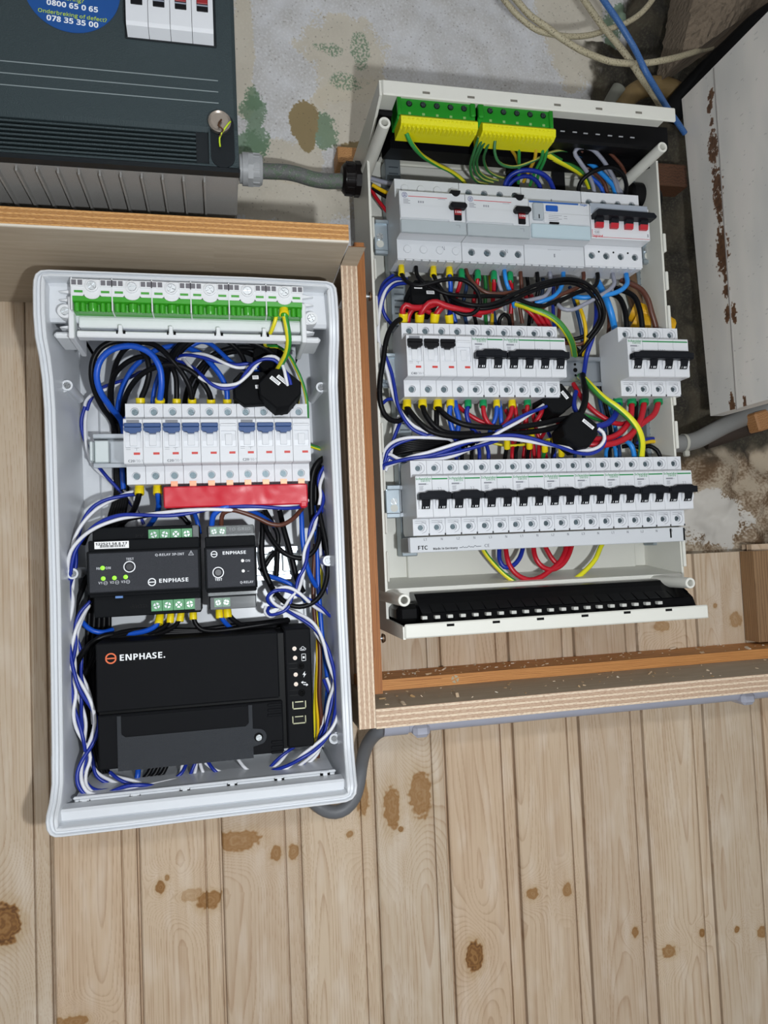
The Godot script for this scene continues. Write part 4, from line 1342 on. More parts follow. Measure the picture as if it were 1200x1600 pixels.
func relays() -> void:
	var black := black_shell()
	var face := textured(mat("relay_face", rgb(52, 54, 60), 0.75), "relay_relief", 0.30, 3.0, 22.0)
	var green := mat("terminal_green", rgb(92, 160, 110), 0.45)
	var white := mat("print_white")
	var clear := mat("clear_cover", Color(0.85, 0.87, 0.88, 0.22), 0.08)
	clear.transparency = BaseMaterial3D.TRANSPARENCY_ALPHA
	var df := 0.728
	var dt := 0.744
	for k in 2:
		var fx0 := P(135.5 if k == 0 else 320, 895, df).x
		var fx1 := P(313.5 if k == 0 else 401.5, 885, df).x
		var mid := 225.0 if k == 0 else 360.0
		var drop := 0.0 if k == 0 else -5.0
		var y_top := P(mid, 858.5 + drop, df).y
		var y_bot := P(mid, 925.5 + drop, df).y
		var y_up := P(mid, 822.5 + (-2 if k else 0), dt).y
		var y_lo := P(mid, 961.5 + (-10 if k else 0), dt).y
		var t := thing("relay", "wide black relay with four green lit dots and two green terminal blocks" if k == 0 else "narrow black relay with see-through terminal covers right of the wide relay", "relay")
		var b := MB.new()
		b.box(Vector3(fx0 + 0.003, y_lo, -0.79), Vector3(fx1 - 0.001, y_up, -dt), 0.001)
		b.box(Vector3(fx0 + 0.0008, y_bot - 0.003, -dt - 0.001), Vector3(fx1 - 0.0006, y_top + 0.010, -df - 0.006), 0.001)
		b.box(Vector3(fx0, y_bot, -dt), Vector3(fx1, y_top, -df), 0.001)
		obj("case", b, black, t)
		b = MB.new()
		b.box(Vector3(fx0 + 0.0022, y_bot + 0.002, -df - 0.001), Vector3(fx1 - 0.0022, y_top - 0.002, -df + 0.0007), 0.0005)
		var fp := obj("front_plate", b, face, t)
		var z := -df + 0.0008
		var blocks := [[4, 231.5, 836, 1.0], [4, 236, 947, -1.0]] if k == 0 else [[2, 328, 831, 1.0], [2, 334.5, 942, -1.0]]
		for q in blocks:
			var a := P(q[1], q[2], dt - 0.002)
			var pw := 0.0103 if k == 0 else 0.0078
			var hh := 0.0052 if k == 0 else 0.0044
			for i in q[0]:
				var g := MB.new()
				g.box(Vector3(a.x + i * pw + 0.0001, a.y - hh, -dt - 0.006), Vector3(a.x + (i + 1) * pw - 0.0001, a.y + hh, -dt + 0.002), 0.0003)
				var gb := obj("terminal_block", g, green, t)
				var sp := Vector3(a.x + (i + 0.5) * pw, a.y, -dt + 0.0024)
				screw_head(gb, sp, 0.0031 if k == 0 else 0.0026, "terminal_screw", null, 0.3 + i)
				g = MB.new()
				g.xf = Transform3D(Basis(), sp)
				g.lathe([Vector2(0.0040 if k == 0 else 0.0034, -0.001), Vector2(0.0040 if k == 0 else 0.0034, 0.0002), Vector2(0.0032 if k == 0 else 0.0027, 0.0002), Vector2(0.0032 if k == 0 else 0.0027, -0.0008)], 18, false)
				obj("screw_collar", g, green, gb)
		# test button
		var bp := P(202.5, 885.5, df) if k == 0 else P(341, 894.5, df)
		bp.z = z
		b = MB.new()
		b.xf = Transform3D(Basis(), bp)
		b.lathe([Vector2(0.0054, 0), Vector2(0.0054, 0.0003), Vector2(0.0045, 0.0003), Vector2(0.0045, 0)], 28, false)
		obj("button_ring", b, white, fp)
		b = MB.new()
		b.xf = Transform3D(Basis(), bp)
		b.lathe([Vector2(0.0038, -0.001), Vector2(0.0038, 0.0006), Vector2(0.0030, 0.0010), Vector2(0, 0.0010)], 24)
		obj("test_button", b, mat("button_black", rgb(44, 45, 50), 0.4), fp)
		var pale := mat("print_pale", rgb(196, 198, 204), 0.5)
		if k == 0:
			words(fp, "print", "TEST", 0.0017, P(203, 873.5, df - 0.0008), pale)
			for q in [[160.5, 887.5], [161.5, 904], [179, 903], [196.5, 901.5]]:
				var lp := P(q[0], q[1], df)
				lp.z = z
				b = MB.new()
				b.xf = Transform3D(Basis(), lp)
				b.lathe([Vector2(0.0021, -0.0002), Vector2(0.0020, 0.0003), Vector2(0, 0.0005)], 16)
				var lm := mat("led_green", rgb(160, 230, 60), 0.3)
				lm.emission_enabled = true
				lm.emission = Color(0.5, 0.95, 0.1)
				lm.emission_energy_multiplier = 0.55
				obj("green_led", b, lm, fp)
			for q in [["Hz", 153.5, 888.3], ["ON", 169, 887.5], ["V1", 157, 911], ["V2", 175, 910], ["V3", 192.5, 909]]:
				words(fp, "print", q[0], 0.0015, P(q[1], q[2], df - 0.0008), pale)
			for q in [[165, 911], [183, 910], [200, 909]]:
				b = MB.new()
				b.xf = Transform3D(Basis(), P(q[0], q[1], df - 0.0008))
				b.lathe([Vector2(0.0018, 0), Vector2(0.0018, 0.0002), Vector2(0.0014, 0.0002), Vector2(0.0014, 0)], 16, false)
				b.box(Vector3(-0.0011, -0.0002, 0), Vector3(0.0011, 0.0002, 0.0002))
				obj("phase_mark", b, pale, fp)
			words(fp, "print", "Q-RELAY 3P-INT", 0.0017, P(265, 866.3, df - 0.0008), pale, true, 1.12)
			b = MB.new()
			b.xf = Transform3D(Basis(), P(298.5, 865, df - 0.0008))
			for i in 3:
				var a0 := PI / 2 + TAU * i / 3.0
				var a1 := PI / 2 + TAU * (i + 1) / 3.0
				b.quad(Vector3(cos(a0), sin(a0), 0) * 0.0022, Vector3(cos(a0), sin(a0), 0) * 0.0030, Vector3(cos(a1), sin(a1), 0) * 0.0030, Vector3(cos(a1), sin(a1), 0) * 0.0022)
			b.box(Vector3(-0.0002, -0.0004, 0), Vector3(0.0002, 0.0012, 0.0001))
			obj("warning_triangle", b, pale, fp)
			words(fp, "print", "ENPHASE", 0.0037, P(271.5, 906.5, df - 0.0008), white, true, 1.22)
			logo_ring(fp, P(237.5, 909.5, df - 0.0008), 0.0038, white)
			# barcode label on the step above the front
			var a := P(147.5, 847, df + 0.006)
			var c := P(201.5, 856, df + 0.006)
			b = MB.new()
			b.box(Vector3(a.x, c.y, -df - 0.0065), Vector3(c.x, a.y, -df - 0.0057))
			var lb := obj("barcode_label", b, mat("sticker_white"), t)
			b = MB.new()
			var x := a.x + 0.005
			while x < c.x - 0.0035:
				var bw := 0.0003 + rng.randf() * 0.0006
				b.box(Vector3(x, c.y + 0.0012, -df - 0.006), Vector3(x + bw, c.y + 0.0032, -df - 0.0055))
				x += bw + 0.0003 + rng.randf() * 0.0005
			obj("barcode", b, black_hole(), lb)
			words(lb, "print", "122521 58 8 17", 0.0012, P(174, 849.7, df + 0.0055), black_hole(), true, 1.3)
			var dk := mat("relief_black", rgb(16, 17, 19), 0.3)
			words(t, "raised_print", "PV", 0.0032, P(217, 837, dt - 0.0002), dk, true, 1.5)
			words(t, "raised_print", "GRID", 0.0032, P(216, 947.5, dt - 0.0002), dk, true, 1.5)
			b = MB.new()
			rect(b, 180, 931.5, 192, 934.5, df + 0.004, 0.002, 0.0002)
			obj("release_tab", b, mat("tab_blue", rgb(90, 130, 190), 0.4), t)
		else:
			words(fp, "print", "ENPHASE", 0.0031, P(366, 863.5, df - 0.0008), white, true, 1.2)
			logo_ring(fp, P(334.5, 866, df - 0.0008), 0.0032, white)
			words(fp, "print", "TEST", 0.0017, P(341.5, 905.5, df - 0.0008), white)
			words(fp, "print", "Q-RELAY", 0.0016, P(385.5, 909.5, df - 0.0008), pale)
			for q in [[379, 876, "ON"], [380, 892, "--"]]:
				b = MB.new()
				b.xf = Transform3D(Basis(), P(q[0], q[1], df - 0.0008))
				b.lathe([Vector2(0.0016, -0.0002), Vector2(0.0015, 0.0003), Vector2(0, 0.0004)], 14)
				obj("white_led", b, mat("led_off", rgb(224, 224, 222), 0.3), fp)
				words(fp, "print", q[2], 0.0014, P(q[0] + 8, q[1], df - 0.0008), pale)
			words(t, "raised_print", "TO GRID", 0.0030, P(374.5, 826.5, dt - 0.0002), mat("relief_grey", rgb(70, 72, 76), 0.3), true, 1.3)
			words(t, "raised_print", "FROM PV", 0.0034, P(381, 940.5, dt - 0.0002), mat("relief_black"), true, 1.1)
			for q in [[326, 835, 399, 849], [325, 919, 403, 933]]:
				b = MB.new()
				rect(b, q[0], q[1], q[2], q[3] - 5, df + 0.009, 0.002, 0.0006)
				obj("see_through_cover", b, clear, t)
			b = MB.new()
			rect(b, 332, 840, 385, 846.5, df + 0.0075, 0.001, 0.0002)
			obj("white_label", b, mat("sticker_white"), t)
		# clear end hooks
		b = MB.new()
		var hx := fx1 - 0.0072 if k == 0 else fx0 + 0.002
		if k == 0:
			b.box(Vector3(hx, y_up - 0.014, -dt - 0.001), Vector3(fx1 - 0.0012, y_up - 0.0006, -dt + 0.0035), 0.0006)
			obj("clear_hook", b, clear, t)
			b = MB.new()
			b.box(Vector3(hx, y_lo + 0.002, -dt - 0.001), Vector3(fx1 - 0.0012, y_lo + 0.014, -dt + 0.0035), 0.0006)
		else:
			b.box(Vector3(fx0 + 0.004, y_up - 0.012, -dt - 0.001), Vector3(fx1 - 0.0016, y_up - 0.0004, -dt + 0.0045), 0.0006)
			obj("clear_hook", b, clear, t)
			b = MB.new()
			b.box(Vector3(fx0 + 0.004, y_lo + 0.0004, -dt - 0.001), Vector3(fx1 - 0.0016, y_lo + 0.0125, -dt + 0.0045), 0.0006)
		obj("clear_hook", b, clear, t)

func gateway() -> void:
	var black := textured(mat("gateway_black", rgb(16, 17, 20), 0.7), "gateway_relief", 0.35, 0.8, 40.0)
	var rough := textured(mat("gateway_cover", rgb(44, 47, 52), 0.75), "relay_relief", 0.30, 3.0, 22.0)
	var d := 0.72
	var t := thing("communication_gateway", "large black gateway box with white lettering and a column of ports", "gateway")
	var y_at := func(px, py, dd := 0.72): return P(px, py, dd).y
	var x0 := P(151, 1100, d).x
	var x1 := P(441, 1080, d).x
	var x2 := P(447, 1075, d).x
	var x3 := P(488, 1070, d).x
	var yt: float = y_at.call(290, 996.8)
	var ym: float = y_at.call(290, 1105)
	var yb: float = y_at.call(290, 1194.5)
	# upper shell, lower shell, side column
	var b := MB.new()
	b.box(Vector3(x0, ym + 0.0015, -0.77), Vector3(x1 - 0.0024, yt, -d), 0.0012)
	obj("upper_shell", b, black, t)
	b = MB.new()
	b.box(Vector3(x0 + 0.0004, yb + 0.002, -0.77), Vector3(x1, ym - 0.0015, -d - 0.0008), 0.0012)
	obj("lower_shell", b, black, t)
	b = MB.new()
	b.box(Vector3(x0 + 0.001, yb + 0.004, -0.78), Vector3(x3 - 0.001, yt - 0.002, -d - 0.006))
	obj("core", b, mat("gateway_core", rgb(14, 15, 16), 0.5), t)
	b = MB.new()
	b.box(Vector3(x2, y_at.call(468, 1167), -0.772), Vector3(x3, y_at.call(465, 981.5), -d + 0.0006), 0.0014)
	var col := obj("port_column", b, black, t)
	# cover plate with its finger recess and screw ear
	var cx0 := P(183.5, 1150, d).x
	var cx1 := P(395, 1140, d).x
	var cy1: float = y_at.call(290, 1110)
	var q := PackedVector2Array([Vector2(cx0, yb), Vector2(cx1, yb), Vector2(cx1, yb + 0.0105)])
	var ear := P(404, 1151, d)
	for k in 9:
		var an := -PI / 2 + 0.5 + (PI - 0.8) * k / 8.0
		q.append(Vector2(ear.x + cos(an) * 0.0075, ear.y + sin(an) * 0.0075))
	q.append_array(PackedVector2Array([Vector2(cx1, ear.y + 0.0082), Vector2(cx1, cy1), Vector2(cx1 - 0.0035, cy1), Vector2(cx1 - 0.0035, cy1 - 0.0165), Vector2(cx1 - 0.0065, cy1 - 0.0195), Vector2(cx0 + 0.007, cy1 - 0.0195), Vector2(cx0 + 0.0035, cy1 - 0.0165), Vector2(cx0 + 0.0035, cy1), Vector2(cx0, cy1)]))
	b = MB.new()
	b.prism(q, -0.765, -d + 0.0012)
	var cover := obj("cover_plate", b, rough, t)
	b = MB.new()
	b.box(Vector3(cx0 + 0.003, cy1 - 0.021, -d - 0.002), Vector3(cx1 - 0.003, cy1 - 0.0005, -d + 0.0002), 0.0004)
	obj("finger_recess", b, black, cover)
	b = MB.new()
	b.xf = Transform3D(Basis(), ear + Vector3(0, 0, 0.0014))
	b.lathe([Vector2(0.0042, 0), Vector2(0.0042, 0.0003), Vector2(0, 0.0003)], 20, false)
	obj("screw_well", b, black_hole(), cover)
	screw_head(cover, ear + Vector3(0.0002, -0.0006, 0.0028), 0.0028, "cover_screw", null, 0.3)
	# gripping ribs
	for s in [[418, 441, 1102, 1118], [424, 444, 1160, 1176]]:
		for k in 3:
			b = MB.new()
			var a := P(s[0], lerpf(s[2], s[3], k / 2.0), d)
			b.box(Vector3(a.x, a.y - 0.0012, -d - 0.002), Vector3(x1 - 0.001, a.y + 0.0012, -d + 0.0008), 0.0005)
			obj("grip_rib", b, black, t)
	# lettering
	words(t, "print", "ENPHASE.", 0.0056, P(222.5, 1025.5, d - 0.0001), mat("print_white"), true, 1.13)
	logo_ring(t, P(173.3, 1028.8, d - 0.0001), 0.0050, mat("print_orange", rgb(228, 108, 60), 0.5))
	# lights, buttons, ports of the side column
	for k in [[460, 1013.5], [461, 1028], [462, 1054], [462.5, 1069]]:
		b = MB.new()
		b.xf = Transform3D(Basis(), P(k[0], k[1], d - 0.0007))
		b.lathe([Vector2(0.0021, -0.0004), Vector2(0.0020, 0.0003), Vector2(0.0016, 0.0003), Vector2(0.0016, 0.0001), Vector2(0, 0.0005)], 16)
		obj("status_light", b, mat("status_cream", rgb(236, 220, 206), 0.3), col)
	for k in [[470.5, 1040.5], [471.5, 1082.5]]:
		b = MB.new()
		b.xf = Transform3D(Basis(), P(k[0], k[1], d - 0.0007))
		b.lathe([Vector2(0.0036, -0.001), Vector2(0.0034, 0.0004), Vector2(0.0028, 0.0004), Vector2(0.0024, -0.0002), Vector2(0, 0.0008)], 20)
		obj("button", b, mat("button_gloss", rgb(10, 10, 11), 0.15), col)
		b = MB.new()
		for e in [-0.0024, 0.0024]:
			var p := P(k[0] - 13, k[1], d - 0.0007)
			b.box(p + Vector3(-0.0035, e - 0.0004, -0.0004), p + Vector3(0.0042, e + 0.0004, 0.0003))
		obj("button_lines", b, mat("gateway_core"), col)
	for k in [1101.5, 1124.5]:
		var p := P(467.5, k, d - 0.0007)
		b = MB.new()
		b.box(p + Vector3(-0.0072, -0.0044, -0.001), p + Vector3(0.0072, 0.0044, 0.0002), 0.0002)
		var port := obj("port", b, mat("gateway_core"), col)
		b = MB.new()
		b.box(p + Vector3(-0.0066, -0.0038, 0), p + Vector3(0.0066, -0.0026, 0.0006), 0.0001)
		b.box(p + Vector3(-0.0066, -0.0038, 0), p + Vector3(-0.0056, 0.0038, 0.0006), 0.0001)
		b.box(p + Vector3(0.0056, -0.0038, 0), p + Vector3(0.0066, 0.0038, 0.0006), 0.0001)
		b.box(p + Vector3(-0.0040, 0.0026, 0), p + Vector3(0.0040, 0.0036, 0.0006), 0.0001)
		obj("port_shell", b, mat("port_brass", rgb(176, 176, 148), 0.3, 0.8), port)
	# pictograms: cloud, plate, flash, double arrow
	var wm := mat("print_white")
	b = MB.new()
	b.xf = Transform3D(Basis(), P(473, 1013.5, d - 0.0009))
	for k in [[-0.0018, -0.0004, 0.0012], [0.0, 0.0006, 0.0016], [0.0019, -0.0004, 0.0012]]:
		var kp := b.xf
		b.xf = kp * Transform3D(Basis(), Vector3(k[0], k[1], 0))
		b.lathe([Vector2(k[2], 0), Vector2(k[2], 0.0002), Vector2(k[2] - 0.0004, 0.0002), Vector2(k[2] - 0.0004, 0)], 14, false)
		b.xf = kp
	b.box(Vector3(-0.0022, -0.0017, 0), Vector3(0.0024, -0.0013, 0.0002))
	obj("pictogram", b, wm, col)
	b = MB.new()
	b.xf = Transform3D(Basis(), P(474.5, 1027, d - 0.0009))
	b.box(Vector3(-0.0021, -0.0034, 0), Vector3(0.0021, -0.0030, 0.0002))
	b.box(Vector3(-0.0021, 0.0030, 0), Vector3(0.0021, 0.0034, 0.0002))
	b.box(Vector3(-0.0021, -0.0034, 0), Vector3(-0.0017, 0.0034, 0.0002))
	b.box(Vector3(0.0017, -0.0034, 0), Vector3(0.0021, 0.0034, 0.0002))
	b.box(Vector3(-0.0009, -0.0010, 0), Vector3(0.0009, 0.0010, 0.0002))
	obj("pictogram", b, wm, col)
	b = MB.new()
	b.xf = Transform3D(Basis(), P(475.5, 1053.5, d - 0.0009))
	b.prism(PackedVector2Array([Vector2(0.0008, 0.0030), Vector2(-0.0018, -0.0004), Vector2(-0.0002, -0.0002), Vector2(-0.0008, -0.0030), Vector2(0.0018, 0.0004), Vector2(0.0002, 0.0004)]), 0, 0.0002)
	obj("pictogram", b, wm, col)
	b = MB.new()
	b.xf = Transform3D(Basis(Vector3.BACK, -0.15), P(476, 1068, d - 0.0009))
	for s in [1.0, -1.0]:
		var kp := b.xf
		b.xf = kp * Transform3D(Basis(Vector3.BACK, 0.0 if s > 0 else PI), Vector3(0, 0, 0))
		b.prism(PackedVector2Array([Vector2(-0.0036, 0.0009), Vector2(-0.0018, 0.0024), Vector2(-0.0018, 0.0013), Vector2(0.0012, 0.0013), Vector2(0.0012, 0.0006), Vector2(-0.0018, 0.0006), Vector2(-0.0018, -0.0004)]), 0, 0.0002)
		b.xf = kp
	obj("pictogram", b, wm, col)

# ------------------------------------------------------------------ the white box at the right
func cream() -> StandardMaterial3D:
	return mat("shell_cream", rgb(222, 221, 212), 0.4)

func right_box() -> void:
	var t := thing("distribution_board", "tall cream white open distribution panel with slotted lips and black terminal carriers", "electrical panel")
	var c := cream()
	var xl := P(588, 600, 0.755).x
	var xr := P(1049, 600, 0.755).x
	var yt := P(800, 142.5, 0.68).y
	var yb := P(800, 988.5, 0.68).y
	var side := PackedVector2Array([Vector2(-0.838, yb), Vector2(-0.683, yb), Vector2(-0.683, yb + 0.012), Vector2(-0.754, yb + 0.014), Vector2(-0.754, yt - 0.035), Vector2(-0.683, yt - 0.015), Vector2(-0.683, yt), Vector2(-0.838, yt)])
	var right_side := PackedVector2Array([Vector2(-0.838, P(1066, 902, 0.755).y), Vector2(-0.754, P(1066, 902, 0.755).y), Vector2(-0.754, P(1028, 252, 0.755).y), Vector2(-0.775, P(1028, 240, 0.755).y), Vector2(-0.838, P(1028, 240, 0.755).y)])
	for s in 2:
		var b := MB.new()
		b.prism_x(side if s == 0 else right_side, xl if s == 0 else xr - 0.0026, xl + 0.0026 if s == 0 else xr)
		var wall := obj("side_panel", b, c, t)
		# flange and snap tabs along the front edge
		for k in 9:
			var y := lerpf(yb + 0.05, yt - 0.09, (k + 0.4) / 9.0)
			var h := 0.011 if k % 3 else 0.016
			b = MB.new()
			b.box(Vector3(xl + 0.0024 if s == 0 else xr - 0.0012, y - h, -0.760), Vector3(xl + 0.0046 if s == 0 else xr + 0.0024, y + h, -0.7505), 0.0008)
			obj("snap_tab", b, c, wall)
		if s == 1:
			for q in [[0.30, 0.010], [0.17, 0.012], [0.06, 0.009]]:
				b = MB.new()
				b.xf = Transform3D(Basis(Vector3.UP, -PI / 2), Vector3(xr - 0.0026, CAM.y + q[0] - 0.12, -0.795))
				b.lathe([Vector2(q[1], 0), Vector2(q[1], 0.0004), Vector2(q[1] - 0.0006, 0.0004), Vector2(q[1] - 0.0006, 0)], 26, false)
				obj("knockout_ring", b, c, wall)
	var b := MB.new()
	b.box(Vector3(xl, yb, -0.838), Vector3(xr, yt, -0.828))
	b.box(Vector3(P(637, 870, 0.82).x, P(800, 896, 0.82).y, -0.829), Vector3(P(994, 860, 0.82).x, P(800, 270, 0.82).y, -0.822), 0.001)
	obj("back_panel", b, c, t)
	# lips
	var lips := [[P(597, 123, 0.68), P(1057, 189.5, 0.68)], [P(632.5, 976, 0.68), P(1108, 965.6, 0.68)]]
	for k in 2:
		var a: Vector3 = lips[k][0]
		var e: Vector3 = lips[k][1]
		b = MB.new()
		b.box(Vector3(a.x, e.y, -0.6835), Vector3(e.x, a.y, -0.68), 0.0012)
		var py := a.y if k == 0 else e.y
		b.box(Vector3(xl + 0.002, py - (0.003 if k == 0 else 0.0), -0.836), Vector3(e.x - 0.001 if k == 0 else P(1052, 915, 0.74).x, py + (0.0 if k == 0 else 0.003), -0.682))
		var lip := obj("upper_lip" if k == 0 else "lower_lip", b, c, t)
		var slots := [[666, 145], [736, 152], [803, 157.5], [871, 164], [936, 170], [998, 176]] if k == 0 else [[704, 976.5], [775.5, 971.8], [844.5, 967], [914, 962], [980, 957], [1045, 953]]
		for q in slots:
			var p := P(q[0], q[1], 0.68)
			b = MB.new()
			b.box(p + Vector3(-0.0038, -0.0012, -0.002), p + Vector3(0.0038, 0.0012, 0.0002), 0.0001)
			obj("slot", b, mat("slot_shade", rgb(120, 116, 106), 0.7) if k == 0 else black_hole(), lip)
	# sloping floor behind the lower carrier
	b = MB.new()
	b.prism_x(PackedVector2Array([Vector2(-0.83, P(800, 893, 0.825).y), Vector2(-0.755, P(800, 910, 0.755).y), Vector2(-0.755, P(800, 940, 0.755).y), Vector2(-0.83, P(800, 940, 0.755).y)]), xl + 0.0026, xr - 0.0026)
	obj("sloping_floor", b, c, t)
	# four hollow posts for the cover screws
	for q in [[601, 192, 0.0060], [1035, 230, 0.0057], [631.6, 938, 0.0060], [1078.5, 911, 0.0057]]:
		var p := P(q[0], q[1], 0.69)
		b = MB.new()
		b.xf = Transform3D(Basis(), Vector3(p.x, p.y, -0.69))
		b.lathe([Vector2(q[2] * 1.25, -0.137), Vector2(q[2], 0), Vector2(q[2] * 0.92, 0.0006), Vector2(q[2] * 0.62, 0.0006), Vector2(q[2] * 0.56, -0.0006), Vector2(q[2] * 0.52, -0.03), Vector2(0, -0.03)], 26)
		obj("screw_post", b, c, t)
	# mounting screw in the back, upper left
	var ms := P(605, 239, 0.822)
	b = MB.new()
	b.xf = Transform3D(Basis(), ms)
	b.lathe([Vector2(0.0115, -0.004), Vector2(0.0112, 0.002), Vector2(0.0088, 0.002), Vector2(0.0088, -0.003), Vector2(0, -0.003)], 26)
	var dish := obj("screw_dish", b, c, t)
	screw_head(dish, ms + Vector3(0, 0, 0.001), 0.0055, "screw", mat("screw_dark", rgb(96, 92, 86), 0.35, 0.8))
	# steel uprights that carry the rails
	for q in [[622, 630, 640], [1009, 0, 0]]:
		var x := P(q[0] + 5, 560, 0.80).x
		b = MB.new()
		b.box(Vector3(x - 0.009, P(800, 862, 0.80).y, -0.822), Vector3(x + 0.009, P(800, 262, 0.80).y, -0.800), 0.0008)
		var up := obj("steel_upright", b, mat("upright_zinc", rgb(150, 160, 166), 0.4, 0.6), t)
		for k in 60:
			var y := lerpf(P(800, 850, 0.80).y, P(800, 275, 0.80).y, k / 59.0)
			b = MB.new()
			b.box(Vector3(x - 0.005, y - 0.0008, -0.801), Vector3(x + 0.006, y + 0.0008, -0.7994))
			obj("serration", b, mat("upright_shade", rgb(92, 100, 106), 0.5, 0.5), up)
	# black carriers
	var gloss := mat("carrier_black", rgb(12, 12, 14), 0.24)
	b = MB.new()
	var cl := P(578, 182, 0.745).x
	var cr := P(1016, 220, 0.745).x
	var cb := P(800, 231.5, 0.745).y
	var cf := P(800, 213, 0.712).y
	b.prism_x(PackedVector2Array([Vector2(-0.749, cb), Vector2(-0.743, cb), Vector2(-0.714, cf - 0.001), Vector2(-0.712, cf + 0.002), Vector2(-0.712, yt - 0.003), Vector2(-0.79, yt - 0.003), Vector2(-0.79, yt - 0.02), Vector2(-0.749, yt - 0.03)]), cl + 0.022, cr)
	b.box(Vector3(xl + 0.003, cb + 0.012, -0.82), Vector3(cl + 0.024, yt - 0.003, -0.722), 0.009)
	var carrier := obj("upper_carrier", b, mat("carrier_matt", rgb(14, 14, 16), 0.45), t)
	for q in [[879, 205], [898, 206.5], [915, 208.5], [934, 210], [953, 212], [970, 213.5], [988, 215]]:  # pale dashes painted as glints on the carrier's edge
		b = MB.new()
		var p := P(q[0], q[1], 0.7115)
		b.box(p + Vector3(-0.0025, -0.0005, -0.001), p + Vector3(0.0025, 0.0005, 0.0004))
		obj("marker_and_glint", b, mat("glint_pale", rgb(180, 182, 186), 0.4), carrier)
	b = MB.new()
	var ya := P(800, 918, 0.737).y
	var y2 := P(800, 968, 0.692).y
	var bx0 := P(645, 930, 0.74).x
	var bx1 := P(1052, 915, 0.74).x
	b.prism_x(PackedVector2Array([Vector2(-0.80, ya - 0.002), Vector2(-0.742, ya), Vector2(-0.735, ya - 0.001), Vector2(-0.728, ya - 0.006), Vector2(-0.706, y2 + 0.010), Vector2(-0.701, y2), Vector2(-0.80, y2 - 0.01)]), bx0, bx1)
	var lc := obj("lower_carrier", b, gloss, t)
	b = MB.new()
	b.box(Vector3(xl + 0.003, P(618, 975, 0.72).y, -0.80), Vector3(bx0 + 0.002, P(618, 945, 0.72).y, -0.716), 0.005)
	obj("carrier_end", b, gloss, lc)
	b = MB.new()
	b.prism_x(PackedVector2Array([Vector2(-0.80, y2), Vector2(-0.705, y2), Vector2(-0.712, y2 + 0.016), Vector2(-0.735, y2 + 0.026), Vector2(-0.80, y2 + 0.028)]), bx1 - 0.002, P(1077, 935, 0.71).x)
	obj("carrier_end", b, gloss, lc)
	for i in 20:
		var f := i / 19.0
		var p := P(lerpf(664, 1032, f + 0.012 * sin(f * PI)), lerpf(965.5, 942, f), 0.6985)
		b = MB.new()
		b.box(p + Vector3(-0.0026, -0.0016, -0.006), p + Vector3(0.0026, 0.0016, 0), 0.0003)
		obj("marker_tab", b, mat("marker_tab", rgb(204, 204, 198), 0.45), lc)
		var w := (bx1 - bx0 - 0.02) / 20.0
		var x := bx0 + 0.010 + i * w
		b = MB.new()
		b.prism_x(PackedVector2Array([Vector2(-0.720, ya - 0.0120), Vector2(-0.7065, y2 + 0.010), Vector2(-0.7050, y2 + 0.0108), Vector2(-0.7185, ya - 0.0112)]), x + 0.0008, x + w - 0.0008)
		obj("cell_cover", b, gloss, lc)
	# earth terminals: two green blocks with yellow fronts
	var green := mat("earth_green", rgb(40, 152, 44), 0.4)
	var yellow := mat("earth_yellow", rgb(226, 220, 10), 0.38)
	for k in 2:
		var a: Vector3 = P(619.5 if k == 0 else 745.5, 150.5 if k == 0 else 161.5, 0.703)
		var e: Vector3 = P(743.5 if k == 0 else 864, 196 if k == 0 else 207.5, 0.703)
		var et := thing("earth_terminal", "green and yellow earth terminal block %s" % ["with one thick green wire leaving it" if k == 0 else "with many thin green-yellow wires leaving it"], "terminal block", Vector3(a.x, e.y, -0.703), "earth terminals")
		var w := e.x - a.x
		var h := a.y - e.y
		b = MB.new()
		b.box(Vector3(0, 0, -0.026), Vector3(w, h + 0.004, 0), 0.0008)
		obj("base", b, green, et)
		b = MB.new()
		b.box(Vector3(0.0 if k == 0 else w - 0.004, 0.003, -0.02), Vector3(0.004 if k == 0 else w, h + 0.002, 0.003), 0.0008)
		obj("latch", b, green, et)
		b = MB.new()
		b.box(Vector3(w - 0.006 if k == 0 else 0.0, h * 0.32, -0.02), Vector3(w - 0.0005 if k == 0 else 0.006, h * 0.93, 0.004), 0.0012)
		obj("latch", b, green, et)
		# yellow front, teeth along its lower edge
		var prof := PackedVector2Array([Vector2(-0.02, 0.002), Vector2(0.006, 0.001), Vector2(0.0090, -0.0020), Vector2(0.0080, -0.0090), Vector2(0.002, -0.0115), Vector2(-0.02, -0.0115)])
		b = MB.new()
		b.prism_x(prof, 0.0015, w - 0.001)
		var front := obj("yellow_front", b, yellow, et)
		for i in 17:
			var x := 0.003 + (w - 0.006) * (i + 0.5) / 17.0
			b = MB.new()
			b.box(Vector3(x - 0.0016, -0.0125, -0.004), Vector3(x + 0.0016, -0.0078, 0.0084), 0.0012)
			b.box(Vector3(x - 0.0013, -0.0054, 0.004), Vector3(x + 0.0013, -0.0032, 0.0095), 0.0008)
			obj("clamp_tooth", b, yellow, front)
		for i in 5:
			var x := w * (0.155 + 0.175 * i) if k == 0 else w * (0.165 + 0.178 * i)
			b = MB.new()
			b.xf = Transform3D(Basis(), Vector3(x, h * 0.72, 0))
			b.lathe([Vector2(0.0032, -0.001), Vector2(0.0032, 0.0003), Vector2(0, 0.0003)], 16, false)
			obj("screw_well", b, black_hole(), et)
			screw_head(et, Vector3(x, h * 0.72, 0.0010), 0.0024, "terminal_screw", mat("screw_steel", rgb(110, 124, 130), 0.35, 0.8), rng.randf() * 1.5)
			b = MB.new()
			b.box(Vector3(x - 0.0014, h * 0.24, -0.001), Vector3(x + 0.0014, h * 0.34, 0.0004))
			obj("marker_and_glint", b, mat("marker_green", rgb(150, 196, 120), 0.5), et)

